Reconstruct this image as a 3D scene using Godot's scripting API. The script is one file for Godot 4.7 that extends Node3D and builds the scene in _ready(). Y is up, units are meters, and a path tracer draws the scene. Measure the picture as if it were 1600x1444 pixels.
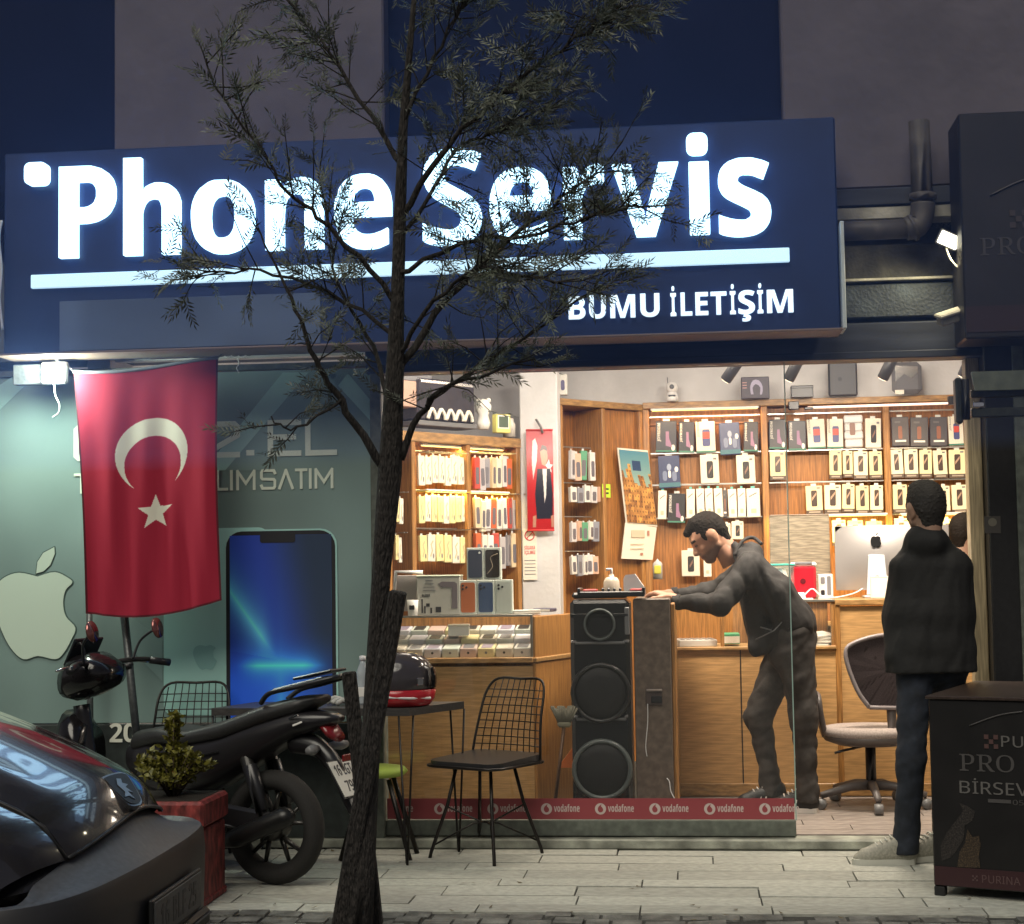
extends Node3D

# ---------------------------------------------------------------- helpers
var rng := RandomNumberGenerator.new()
var used := {}
var mats := {}
var tex := {}
const ORD := ["first", "second", "third", "fourth", "fifth", "sixth", "seventh", "eighth", "ninth", "tenth", "eleventh", "twelfth"]

func lin(r: float, g: float, b: float, a := 1.0) -> Color:
	var c := Color(r, g, b).linear_to_srgb()
	c.a = a
	return c

# a base colour as it would look in white light, given as 0..255 screen values
func srgb(r: float, g: float, b: float) -> Color:
	return Color(r / 255.0, g / 255.0, b / 255.0)

func noise_tex(key: String, freq: float, lo: float, hi: float, sx := 1.0, sy := 1.0, size := 256, octaves := 4) -> ImageTexture:
	if tex.has(key):
		return tex[key]
	var n := FastNoiseLite.new()
	n.seed = hash(key) % 10000
	n.frequency = freq
	n.fractal_octaves = octaves
	var src := n.get_seamless_image(size, size)
	src.convert(Image.FORMAT_RGB8)
	if sx != 1.0 or sy != 1.0:
		src.resize(int(size * sx), int(size * sy), Image.INTERPOLATE_CUBIC)
	var data := src.get_data()
	for i in data.size():
		data[i] = int(clampf(lerpf(lo, hi, data[i] / 255.0), 0.0, 1.0) * 255.0)
	var t := ImageTexture.create_from_image(Image.create_from_data(src.get_width(), src.get_height(), false, Image.FORMAT_RGB8, data))
	tex[key] = t
	return t

func mat(key: String, c := Color.WHITE, rough := 0.6, metal := 0.0) -> StandardMaterial3D:
	if mats.has(key):
		return mats[key]
	var m := StandardMaterial3D.new()
	m.resource_name = key
	m.albedo_color = c
	m.roughness = rough
	m.metallic = metal
	mats[key] = m
	return m

func grained(key: String, c: Color, rough: float, t: Texture2D, scale: Vector3, bump: Texture2D = null, depth := 0.0, world := false, metal := 0.0) -> StandardMaterial3D:
	if mats.has(key):
		return mats[key]
	var m := mat(key, c, rough, metal)
	m.albedo_texture = t
	m.uv1_triplanar = true
	m.uv1_world_triplanar = world
	m.uv1_scale = scale
	if bump:
		m.heightmap_enabled = true
		m.heightmap_texture = bump
		m.heightmap_scale = depth
	return m

func lamp_mat(key: String, c: Color, energy: float) -> StandardMaterial3D:
	if mats.has(key):
		return mats[key]
	var m := mat(key, c, 0.5)
	m.emission_enabled = true
	m.emission = c
	m.emission_energy_multiplier = energy
	return m

func glass_mat(key: String, c: Color, alpha: float) -> StandardMaterial3D:
	if mats.has(key):
		return mats[key]
	var m := mat(key, Color(c.r, c.g, c.b, alpha), 0.03)
	m.transparency = BaseMaterial3D.TRANSPARENCY_ALPHA
	return m

func st(smooth := false) -> SurfaceTool:
	var s := SurfaceTool.new()
	s.begin(Mesh.PRIMITIVE_TRIANGLES)
	s.set_smooth_group(0 if smooth else -1)
	return s

# corners run counter-clockwise as seen from outside
func tri(s: SurfaceTool, a: Vector3, b: Vector3, c: Vector3) -> void:
	s.add_vertex(a); s.add_vertex(c); s.add_vertex(b)

func quad(s: SurfaceTool, a: Vector3, b: Vector3, c: Vector3, d: Vector3) -> void:
	tri(s, a, b, c); tri(s, a, c, d)

func uvquad(s: SurfaceTool, a: Vector3, b: Vector3, c: Vector3, d: Vector3) -> void:
	var uv := [Vector2(0, 1), Vector2(1, 1), Vector2(1, 0), Vector2(0, 0)]
	var p := [a, b, c, d]
	for k in [0, 2, 1, 0, 3, 2]:
		s.set_uv(uv[k]); s.add_vertex(p[k])

func fin(s: SurfaceTool) -> ArrayMesh:
	s.generate_normals()
	return s.commit()

# box with chamfered edges, centred on c
func box(s: SurfaceTool, c: Vector3, size: Vector3, bevel := 0.0, b := Basis()) -> void:
	var h := size / 2.0
	var e: float = minf(bevel, minf(h.x, minf(h.y, h.z)) * 0.9)
	if e <= 0.0:
		var v := []
		for i in 8:
			v.append(c + b * Vector3(h.x if i & 1 else -h.x, h.y if i & 2 else -h.y, h.z if i & 4 else -h.z))
		quad(s, v[4], v[5], v[7], v[6]); quad(s, v[1], v[0], v[2], v[3])
		quad(s, v[5], v[1], v[3], v[7]); quad(s, v[0], v[4], v[6], v[2])
		quad(s, v[6], v[7], v[3], v[2]); quad(s, v[0], v[1], v[5], v[4])
		return
	var f := func(sx: int, sy: int, sz: int, axis: int) -> Vector3:
		var p := Vector3(sx * (h.x - e), sy * (h.y - e), sz * (h.z - e))
		p[axis] += e * [sx, sy, sz][axis]
		return c + b * p
	for sg in [1, -1]:
		var q := [[f.call(sg, -1, -1, 0), f.call(sg, 1, -1, 0), f.call(sg, 1, 1, 0), f.call(sg, -1, 1, 0)],
			[f.call(-1, sg, -1, 1), f.call(-1, sg, 1, 1), f.call(1, sg, 1, 1), f.call(1, sg, -1, 1)],
			[f.call(-1, -1, sg, 2), f.call(1, -1, sg, 2), f.call(1, 1, sg, 2), f.call(-1, 1, sg, 2)]]
		for k in q:
			if sg > 0: quad(s, k[0], k[1], k[2], k[3])
			else: quad(s, k[3], k[2], k[1], k[0])
	for s1 in [1, -1]:
		for s2 in [1, -1]:
			_face(s, c, [f.call(-1, s1, s2, 1), f.call(1, s1, s2, 1), f.call(1, s1, s2, 2), f.call(-1, s1, s2, 2)])
			_face(s, c, [f.call(s1, -1, s2, 0), f.call(s1, 1, s2, 0), f.call(s1, 1, s2, 2), f.call(s1, -1, s2, 2)])
			_face(s, c, [f.call(s1, s2, -1, 0), f.call(s1, s2, 1, 0), f.call(s1, s2, 1, 1), f.call(s1, s2, -1, 1)])
			for s3 in [1, -1]:
				_face(s, c, [f.call(s1, s2, s3, 0), f.call(s1, s2, s3, 1), f.call(s1, s2, s3, 2)])

# a convex face turned away from the point c
func _face(s: SurfaceTool, c: Vector3, p: Array) -> void:
	var n: Vector3 = (p[1] - p[0]).cross(p[2] - p[0])
	if n.dot(p[0] - c) < 0.0:
		p.reverse()
	for i in range(1, p.size() - 1):
		tri(s, p[0], p[i], p[i + 1])

# tapered tube along points
func tube(s: SurfaceTool, pts: Array, rad, n := 8, caps := true) -> void:
	var rings := []
	var up := Vector3.UP
	for i in pts.size():
		var d: Vector3 = (pts[mini(i + 1, pts.size() - 1)] - pts[maxi(i - 1, 0)]).normalized()
		if absf(d.dot(up)) > 0.95 and i == 0:
			up = Vector3.RIGHT
		var x := up.cross(d).normalized()
		if x.length() < 0.5:
			x = d.cross(Vector3(0.3, 0.2, 0.9)).normalized()
		up = d.cross(x).normalized()
		var r: float = rad[i] if rad is Array else rad
		var ring := []
		for k in n:
			var a := TAU * k / n
			ring.append(pts[i] + (x * cos(a) + up * sin(a)) * r)
		rings.append(ring)
	for i in rings.size() - 1:
		for k in n:
			var j := (k + 1) % n
			quad(s, rings[i][k], rings[i][j], rings[i + 1][j], rings[i + 1][k])
	if caps:
		for k in range(1, n - 1):
			tri(s, rings[0][0], rings[0][k + 1], rings[0][k])
			var e: Array = rings[-1]
			tri(s, e[0], e[k], e[k + 1])

# surface of revolution about local y; profile of (radius, height), bottom to top
func lathe(s: SurfaceTool, prof: Array, n := 20, t := Transform3D()) -> void:
	for i in prof.size() - 1:
		for k in n:
			var a := TAU * k / n
			var b := TAU * (k + 1) / n
			var p: Vector2 = prof[i]
			var q: Vector2 = prof[i + 1]
			var v := [t * Vector3(cos(a) * p.x, p.y, -sin(a) * p.x), t * Vector3(cos(b) * p.x, p.y, -sin(b) * p.x), t * Vector3(cos(b) * q.x, q.y, -sin(b) * q.x), t * Vector3(cos(a) * q.x, q.y, -sin(a) * q.x)]
			if p.x < 1e-5: tri(s, v[0], v[2], v[3])
			elif q.x < 1e-5: tri(s, v[0], v[1], v[2])
			else: quad(s, v[0], v[1], v[2], v[3])

# polygon in local xy pushed out from z0 to z1
func prism(s: SurfaceTool, poly: PackedVector2Array, z0: float, z1: float, t := Transform3D()) -> void:
	if Geometry2D.is_polygon_clockwise(poly):
		poly.reverse()
	var idx := Geometry2D.triangulate_polygon(poly)
	for i in range(0, idx.size(), 3):
		var a := poly[idx[i]]
		var b := poly[idx[i + 1]]
		var c := poly[idx[i + 2]]
		if (b - a).cross(c - a) < 0.0:
			var sw := b
			b = c
			c = sw
		tri(s, t * Vector3(a.x, a.y, z1), t * Vector3(b.x, b.y, z1), t * Vector3(c.x, c.y, z1))
		tri(s, t * Vector3(a.x, a.y, z0), t * Vector3(c.x, c.y, z0), t * Vector3(b.x, b.y, z0))
	for i in poly.size():
		var a := poly[i]
		var b := poly[(i + 1) % poly.size()]
		quad(s, t * Vector3(a.x, a.y, z0), t * Vector3(b.x, b.y, z0), t * Vector3(b.x, b.y, z1), t * Vector3(a.x, a.y, z1))

func rrect(x0: float, y0: float, x1: float, y1: float, r: float, n := 5) -> PackedVector2Array:
	var p := PackedVector2Array()
	for c in [[x1 - r, y1 - r, 0.0], [x0 + r, y1 - r, 0.25], [x0 + r, y0 + r, 0.5], [x1 - r, y0 + r, 0.75]]:
		for k in n + 1:
			var a: float = TAU * (c[2] + 0.25 * k / n)
			p.append(Vector2(c[0] + cos(a) * r, c[1] + sin(a) * r))
	return p

func ring_poly(cx: float, cy: float, r: float, n := 28) -> PackedVector2Array:
	var p := PackedVector2Array()
	for k in n:
		p.append(Vector2(cx + cos(TAU * k / n) * r, cy + sin(TAU * k / n) * r))
	return p

func spline(pts: Array, per := 6) -> Array:
	var out := []
	for i in pts.size() - 1:
		var a = pts[maxi(i - 1, 0)]
		var d = pts[mini(i + 2, pts.size() - 1)]
		for k in per:
			out.append(pts[i].cubic_interpolate(pts[i + 1], a, d, float(k) / per))
	out.append(pts[-1])
	return out

func numbered(n: String) -> String:
	if not used.has(n):
		used[n] = 0
		return n
	used[n] += 1
	return "%s_%03d" % [n, used[n]]

func tag(o: Node, label: String, category: String, group := "") -> void:
	o.set_meta("label", label)
	o.set_meta("category", category)
	if group:
		o.set_meta("group", group)

func thing(called: String, label: String, category: String, at := Vector3.ZERO, turn := 0.0, group := "") -> Node3D:
	var o := Node3D.new()
	o.name = numbered(called)
	add_child(o, true)
	o.position = at
	o.rotation.y = turn
	tag(o, label, category, group)
	return o

func mi(called: String, m: Mesh, material: Material, parent: Node = self) -> MeshInstance3D:
	var o := MeshInstance3D.new()
	if parent == self:
		o.name = numbered(called)
	else:
		var k := 0
		var n := called
		while parent.has_node(NodePath(n)):
			k += 1
			n = "%s_%03d" % [called, k]
		o.name = n
	o.mesh = m
	o.material_override = material
	parent.add_child(o, true)
	return o

func part(called: String, s: SurfaceTool, material: Material, parent: Node = self) -> MeshInstance3D:
	return mi(called, fin(s), material, parent)

func part_box(called: String, c: Vector3, size: Vector3, material: Material, parent: Node = self, bevel := 0.004, b := Basis()) -> MeshInstance3D:
	var s := st()
	box(s, c, size, bevel, b)
	return part(called, s, material, parent)

func part_tube(called: String, pts: Array, r, material: Material, parent: Node = self, n := 8) -> MeshInstance3D:
	var s := st(true)
	tube(s, pts, r, n)
	return part(called, s, material, parent)

func part_prism(called: String, poly: PackedVector2Array, z0: float, z1: float, material: Material, parent: Node = self, t := Transform3D()) -> MeshInstance3D:
	var s := st()
	prism(s, poly, z0, z1, t)
	return part(called, s, material, parent)

func struct(o: Node) -> Node:
	o.set_meta("kind", "structure")
	return o

func clone(o: Node3D, label: String, at: Vector3, turn := 0.0) -> Node3D:
	var base := str(o.name)
	var rx := RegEx.create_from_string("_\\d{3}$")
	base = rx.sub(base, "")
	var c: Node3D = o.duplicate()
	c.name = numbered(base)
	add_child(c, true)
	c.position = at
	c.rotation.y = turn
	c.set_meta("label", label)
	return c

# lettering: a mesh of the given capital height, its left end at x 0 and its baseline at y 0
func letters(text: String, cap: float, depth: float, bold := true, serif := false) -> TextMesh:
	var t := TextMesh.new()
	var f := SystemFont.new()
	f.font_names = PackedStringArray(["Droid Serif" if serif else "Droid Sans"])
	f.font_weight = 700 if bold else 400
	t.font = f
	t.font_size = 64
	t.pixel_size = cap / (64.0 * 0.714)
	t.depth = depth
	t.text = text
	t.curve_step = 0.5 if cap > 0.15 else 2.0
	t.horizontal_alignment = HORIZONTAL_ALIGNMENT_LEFT
	t.vertical_alignment = VERTICAL_ALIGNMENT_TOP
	t.set_meta("up", f.get_ascent(64) * t.pixel_size)
	return t

# writes text with its left end at x and baseline at y, squeezed to the given width
func write(called: String, text: String, cap: float, width: float, pos: Vector3, material: Material, parent: Node, depth := 0.002, bold := true, serif := false, b := Basis()) -> MeshInstance3D:
	var t := letters(text, cap, depth, bold, serif)
	var o := mi(called, t, material, parent)
	var bb := t.get_aabb()
	var k: float = width / bb.size.x if width > 0.0 else 1.0
	var up: float = t.get_meta("up")
	o.transform = Transform3D(b, pos) * Transform3D(Basis.from_scale(Vector3(k, 1, 1)), Vector3(-bb.position.x * k, up, 0))
	return o

# ---------------------------------------------------------------- bodies: tapered capsules joined smoothly, meshed as surface nets
func body_mesh(bones: Array, cell: float, k: float, wrinkle: FastNoiseLite = null, amp := 0.0, carve := [], cut_y := -99.0, drape := Vector3.ZERO) -> ArrayMesh:
	var lo := Vector3(1e9, 1e9, 1e9)
	var hi := -lo
	var pad := 3.5 * k + 2.0 * cell + amp
	for q in bones:
		var rr := maxf(q[2], q[3]) * (1.0 if q.size() < 5 else maxf(q[4].x, maxf(q[4].y, q[4].z))) + pad
		for p in [q[0], q[1]]:
			lo = lo.min(p - Vector3.ONE * rr)
			hi = hi.max(p + Vector3.ONE * rr)
	var nx := int((hi.x - lo.x) / cell) + 2
	var ny := int((hi.y - lo.y) / cell) + 2
	var nz := int((hi.z - lo.z) / cell) + 2
	var f := PackedFloat32Array()
	f.resize(nx * ny * nz)
	for q in bones:
		var a: Vector3 = q[0]
		var b: Vector3 = q[1]
		var ra: float = q[2]
		var rb: float = q[3]
		var sc: Vector3 = q[4] if q.size() > 4 else Vector3.ONE
		var isc := Vector3.ONE / sc
		var ab := (b - a) * isc
		var l2 := maxf(ab.length_squared(), 1e-9)
		var ms := minf(sc.x, minf(sc.y, sc.z))
		var rr: Vector3 = sc * maxf(ra, rb) + Vector3.ONE * pad
		var i0 := Vector3i(((a.min(b) - rr - lo) / cell).max(Vector3.ZERO))
		var i1 := Vector3i((a.max(b) + rr - lo) / cell).min(Vector3i(nx - 1, ny - 1, nz - 1))
		for z in range(i0.z, i1.z + 1):
			for y in range(i0.y, i1.y + 1):
				var row := (z * ny + y) * nx
				for x in range(i0.x, i1.x + 1):
					var p := (lo + Vector3(x, y, z) * cell - a) * isc
					var t := clampf(p.dot(ab) / l2, 0.0, 1.0)
					var d := (p.distance_to(ab * t) - lerpf(ra, rb, t)) * ms
					f[row + x] += exp(-clampf(d / k, -12.0, 12.0))
	for i in f.size():
		f[i] = -k * log(f[i]) if f[i] > 1e-7 else 1.0
	if wrinkle or carve.size() or cut_y > -90.0:
		for z in nz:
			for y in ny:
				var row := (z * ny + y) * nx
				for x in nx:
					var v := f[row + x]
					if v > 0.06 or v < -0.06:
						continue
					var p := lo + Vector3(x, y, z) * cell
					if wrinkle:
						v += amp * wrinkle.get_noise_3dv(p - drape * (p.dot(drape) * 0.8))
					for c in carve:
						v = maxf(v, c[1] - (p - c[0]).length())
					f[row + x] = v
	if cut_y > -90.0:
		for z in nz:
			for y in ny:
				for x in nx:
					var at := (z * ny + y) * nx + x
					f[at] = maxf(f[at], cut_y - (lo.y + y * cell))
	var vid := PackedInt32Array()
	vid.resize(f.size())
	vid.fill(-1)
	var verts := PackedVector3Array()
	var step := [1, nx, nx * ny]
	var corner := [0, 1, nx, nx + 1, nx * ny, nx * ny + 1, nx * ny + nx, nx * ny + nx + 1]
	var off := []
	for i in 8:
		off.append(Vector3(i & 1, (i >> 1) & 1, (i >> 2) & 1))
	var edges := [[0, 1], [2, 3], [4, 5], [6, 7], [0, 2], [1, 3], [4, 6], [5, 7], [0, 4], [1, 5], [2, 6], [3, 7]]
	for z in nz - 1:
		for y in ny - 1:
			for x in nx - 1:
				var i0 := (z * ny + y) * nx + x
				var v0 := f[i0]
				if v0 > 0.99 or v0 < -3.0 * cell:
					continue
				var mask := 0
				for c in 8:
					if f[i0 + corner[c]] < 0.0:
						mask |= 1 << c
				if mask == 0 or mask == 255:
					continue
				var sum := Vector3.ZERO
				var cnt := 0
				for e in edges:
					var va := f[i0 + corner[e[0]]]
					var vb := f[i0 + corner[e[1]]]
					if (va < 0.0) != (vb < 0.0):
						var t := va / (va - vb)
						sum += off[e[0]].lerp(off[e[1]], t)
						cnt += 1
				vid[i0] = verts.size()
				verts.append(lo + (Vector3(x, y, z) + sum / cnt) * cell)
	var idx := PackedInt32Array()
	for z in range(1, nz - 1):
		for y in range(1, ny - 1):
			for x in range(1, nx - 1):
				var i0 := (z * ny + y) * nx + x
				if vid[i0] < 0:
					continue
				var inside := f[i0] < 0.0
				for ax in 3:
					if (f[i0 + step[ax]] < 0.0) == inside:
						continue
					var u: int = step[(ax + 1) % 3]
					var w: int = step[(ax + 2) % 3]
					var q := [vid[i0], vid[i0 - u], vid[i0 - u - w], vid[i0 - w]]
					if q.min() < 0:
						continue
					if inside:
						idx.append_array([q[0], q[2], q[1], q[0], q[3], q[2]])
					else:
						idx.append_array([q[0], q[1], q[2], q[0], q[2], q[3]])
	var norm := PackedVector3Array()
	norm.resize(verts.size())
	for i in range(0, idx.size(), 3):
		var n := (verts[idx[i + 2]] - verts[idx[i]]).cross(verts[idx[i + 1]] - verts[idx[i]])
		for j in 3:
			norm[idx[i + j]] += n
	for i in norm.size():
		norm[i] = norm[i].normalized()
	var arr := []
	arr.resize(Mesh.ARRAY_MAX)
	arr[Mesh.ARRAY_VERTEX] = verts
	arr[Mesh.ARRAY_NORMAL] = norm
	arr[Mesh.ARRAY_INDEX] = idx
	var m := ArrayMesh.new()
	m.add_surface_from_arrays(Mesh.PRIMITIVE_TRIANGLES, arr)
	return m

# the same mesh with a colour for every vertex
func painted(m: ArrayMesh, how: Callable) -> ArrayMesh:
	var arr := m.surface_get_arrays(0)
	var col := PackedColorArray()
	for p in arr[Mesh.ARRAY_VERTEX]:
		col.append(how.call(p))
	arr[Mesh.ARRAY_COLOR] = col
	var o := ArrayMesh.new()
	o.add_surface_from_arrays(Mesh.PRIMITIVE_TRIANGLES, arr)
	return o

# ---------------------------------------------------------------- the place
func _ready() -> void:
	rng.seed = 20
	var cam := Camera3D.new()
	cam.name = "camera"
	cam.transform = Transform3D(Basis(Vector3(0.9939, -0.0155, -0.1090), Vector3(0.0225, 0.9977, 0.0637), Vector3(0.1078, -0.0658, 0.9920)), Vector3(0.8691, 1.3500, 8.0000))
	cam.fov = 31.62
	cam.near = 0.05
	cam.far = 200.0
	add_child(cam)
	var env := Environment.new()
	env.background_mode = Environment.BG_SKY
	var sm := ProceduralSkyMaterial.new()
	sm.sky_top_color = lin(0.04, 0.05, 0.085)
	sm.sky_horizon_color = lin(0.17, 0.16, 0.155)
	sm.sky_curve = 0.25
	sm.ground_bottom_color = lin(0.02, 0.02, 0.02)
	sm.ground_horizon_color = lin(0.12, 0.11, 0.10)
	var sky := Sky.new()
	sky.sky_material = sm
	env.sky = sky
	env.background_energy_multiplier = 1.0
	env.tonemap_mode = Environment.TONE_MAPPER_LINEAR
	env.tonemap_exposure = 1.25
	env.sdfgi_enabled = true
	env.ssao_enabled = true
	env.ssil_enabled = true
	env.volumetric_fog_enabled = true
	env.volumetric_fog_density = 0.0
	var we := WorldEnvironment.new()
	we.name = "world_environment"
	we.environment = env
	add_child(we)
	# the glow of the street behind the photographer, high and soft
	var sun := DirectionalLight3D.new()
	sun.name = "street_glow"
	sun.light_color = Color(1.0, 0.97, 0.90)
	sun.light_energy = 0.56
	sun.light_angular_distance = 40.0
	sun.shadow_enabled = true
	sun.sky_mode = DirectionalLight3D.SKY_MODE_LIGHT_ONLY
	add_child(sun)
	sun.look_at_from_position(Vector3(-1.0, 5.2, 4.3), Vector3.ZERO)
	materials()
	ground()
	building()
	interior()
	shop_sign()
	window_panel()
	right_side()
	counters()
	stock()
	small_things()
	people()
	street_things()
	car()
	motorcycle()
	tree()
	haze()

func haze() -> void:
	# thin night mist that the sign lights up
	var f := FogVolume.new()
	f.name = "night_haze"
	f.size = Vector3(6.4, 3.3, 1.0)
	f.position = Vector3(-0.4, 3.5, 0.92)
	var m := FogMaterial.new()
	m.resource_name = "night haze"
	m.albedo = Color(0.52, 0.66, 1.0)
	m.density = 0.085
	f.material = m
	f.set_meta("kind", "stuff")
	add_child(f)

func materials() -> void:
	var fine := noise_tex("fine", 0.05, 0.72, 1.0, 1, 1, 256, 5)
	var cloudy := noise_tex("cloudy", 0.012, 0.55, 1.0, 1, 1, 256, 5)
	var grain := noise_tex("grain", 0.03, 0.62, 1.0, 1, 1, 256, 5)
	var rough := noise_tex("rough", 0.12, 0.0, 1.0, 1, 1, 256, 4)
	for k in 5:
		var v: float = [0.38, 0.42, 0.47, 0.40, 0.45][k]
		grained("paving %d" % k, lin(v * 0.97, v * 0.98, v * 0.86), 0.8, noise_tex("pave", 0.05, 0.84, 1.0, 1, 1, 256, 5), Vector3(1.1 + 0.2 * k, 1.7, 1.9), rough, 0.2, true)
	grained("asphalt", lin(0.06, 0.06, 0.06), 0.85, fine, Vector3.ONE * 2.0, rough, 0.6, true)
	grained("joint", lin(0.05, 0.05, 0.045), 0.95, fine, Vector3.ONE * 3.0, rough, 0.5, true)
	grained("kerb stone", lin(0.22, 0.22, 0.2), 0.85, cloudy, Vector3.ONE * 2.0, rough, 0.5, true)
	grained("brown render", lin(0.135, 0.118, 0.135), 0.9, noise_tex("render tone", 0.02, 0.86, 1.0), Vector3.ONE * 0.35, rough, 0.3, true)
	grained("night cladding", lin(0.008, 0.011, 0.032), 0.7, tex["render tone"], Vector3.ONE * 0.4, null, 0, true)
	mats["night cladding"].metallic_specular = 0.15
	grained("facade grey", lin(0.16, 0.17, 0.17), 0.8, cloudy, Vector3.ONE * 0.8, rough, 0.3, true)
	grained("header metal", lin(0.035, 0.04, 0.052), 0.5, cloudy, Vector3(0.6, 4, 4), null, 0, true)
	grained("cream trim", lin(0.55, 0.52, 0.42), 0.7, cloudy, Vector3.ONE * 1.2, rough, 0.2, true)
	grained("sill stone", lin(0.52, 0.54, 0.45), 0.55, cloudy, Vector3.ONE * 1.5, rough, 0.15, true)
	grained("frame grey", lin(0.16, 0.18, 0.15), 0.5, fine, Vector3.ONE * 1.2, null, 0, true)
	grained("black steel", lin(0.012, 0.012, 0.013), 0.45, fine, Vector3.ONE * 2.0, null, 0, true)
	grained("plaster white", lin(0.70, 0.70, 0.71), 0.9, noise_tex("wall tone", 0.012, 0.9, 1.0), Vector3.ONE * 0.8, rough, 0.1, true)
	grained("ceiling white", lin(0.75, 0.74, 0.71), 0.9, tex["wall tone"], Vector3.ONE * 0.8)
	grained("wood upright", lin(0.54, 0.255, 0.07), 0.42, grain, Vector3(9, 0.55, 9))
	grained("wood upright dark", lin(0.48, 0.195, 0.042), 0.45, grain, Vector3(7, 0.5, 7))
	grained("wood level", lin(0.66, 0.38, 0.15), 0.42, noise_tex("grain soft", 0.03, 0.76, 1.0, 1, 1, 256, 5), Vector3(0.7, 9, 9))
	grained("wood edge", lin(0.55, 0.31, 0.115), 0.4, grain, Vector3(1.2, 5, 5))
	grained("floor wood", lin(0.42, 0.36, 0.32), 0.45, grain, Vector3(1.1, 6, 8), null, 0, true)
	grained("counter end", lin(0.17, 0.125, 0.095), 0.5, fine, Vector3.ONE * 1.5)
	mat("paper", lin(0.75, 0.72, 0.63), 0.7)
	mat("card white", lin(0.78, 0.77, 0.72), 0.55)
	mat("ink black", lin(0.02, 0.02, 0.024), 0.5)
	mat("ink grey", lin(0.18, 0.18, 0.19), 0.6)
	mat("ink red", lin(0.5, 0.03, 0.03), 0.5)
	mat("plastic black", lin(0.015, 0.015, 0.017), 0.32)
	mat("plastic grey", lin(0.16, 0.16, 0.16), 0.4)
	mat("plastic white", lin(0.75, 0.75, 0.75), 0.35)
	mat("chrome", lin(0.75, 0.75, 0.75), 0.18, 1.0)
	mat("wire dark", lin(0.025, 0.022, 0.02), 0.35, 0.6)
	glass_mat("shop glass", Color(0.9, 0.95, 0.93), 0.006)
	glass_mat("case glass", Color(0.85, 0.95, 0.9), 0.02)

func ground() -> void:
	var s := st()
	box(s, Vector3(0, -0.62, 40), Vector3(160, 1.0, 76))
	struct(part("road", s, mats["asphalt"]))
	var k: Node3D = Node3D.new()
	k.name = "pavement"
	add_child(k)
	struct(k)
	part_box("mortar_bed", Vector3(0, -0.07, 0.95), Vector3(24, 0.12, 2.1), mats["joint"], k, 0)
	var variants := []
	for v in 6:
		var b := st()
		box(b, Vector3.ZERO, Vector3(1, 1, 1), 0.02)
		variants.append(fin(b))
	var z := 0.055
	var row := 0
	while z < 1.42:
		var d: float = [0.155, 0.205, 0.17, 0.215, 0.16, 0.2, 0.18][row % 7]
		var x := -3.9 - rng.randf() * 0.5
		while x < 4.2:
			var w := 0.5 + rng.randf() * 0.42
			var o := mi("paving_slab", variants[rng.randi() % 6], mats["paving %d" % (rng.randi() % 5)], k)
			o.transform = Transform3D(Basis.from_euler(Vector3(rng.randfn(0, 0.004), rng.randfn(0, 0.004), rng.randfn(0, 0.003))) * Basis.from_scale(Vector3(w - 0.007, 0.05, d - 0.007)), Vector3(x + w / 2, -0.025 + rng.randfn(0, 0.0014), z + d / 2))
			x += w
		z += d
		row += 1
	while z < 1.95:
		var x := -3.9 - rng.randf() * 0.2
		while x < 4.2:
			var w := 0.1 + rng.randf() * 0.07
			if x > -1.9 and x < 2.6:
				var o := mi("kerb_cobble", variants[rng.randi() % 6], mats["kerb stone"], k)
				o.transform = Transform3D(Basis.from_euler(Vector3(rng.randfn(0, 0.02), rng.randfn(0, 0.03), rng.randfn(0, 0.02))) * Basis.from_scale(Vector3(w - 0.012, 0.06, 0.09)), Vector3(x + w / 2, -0.033 + rng.randfn(0, 0.004), z + 0.05))
			x += w
		z += 0.105
	for i in 12:
		part_box("kerb_stone", Vector3(-5.5 + i, -0.11, 2.06), Vector3(0.99, 0.22, 0.15), mats["kerb stone"], k, 0.015)

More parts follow.
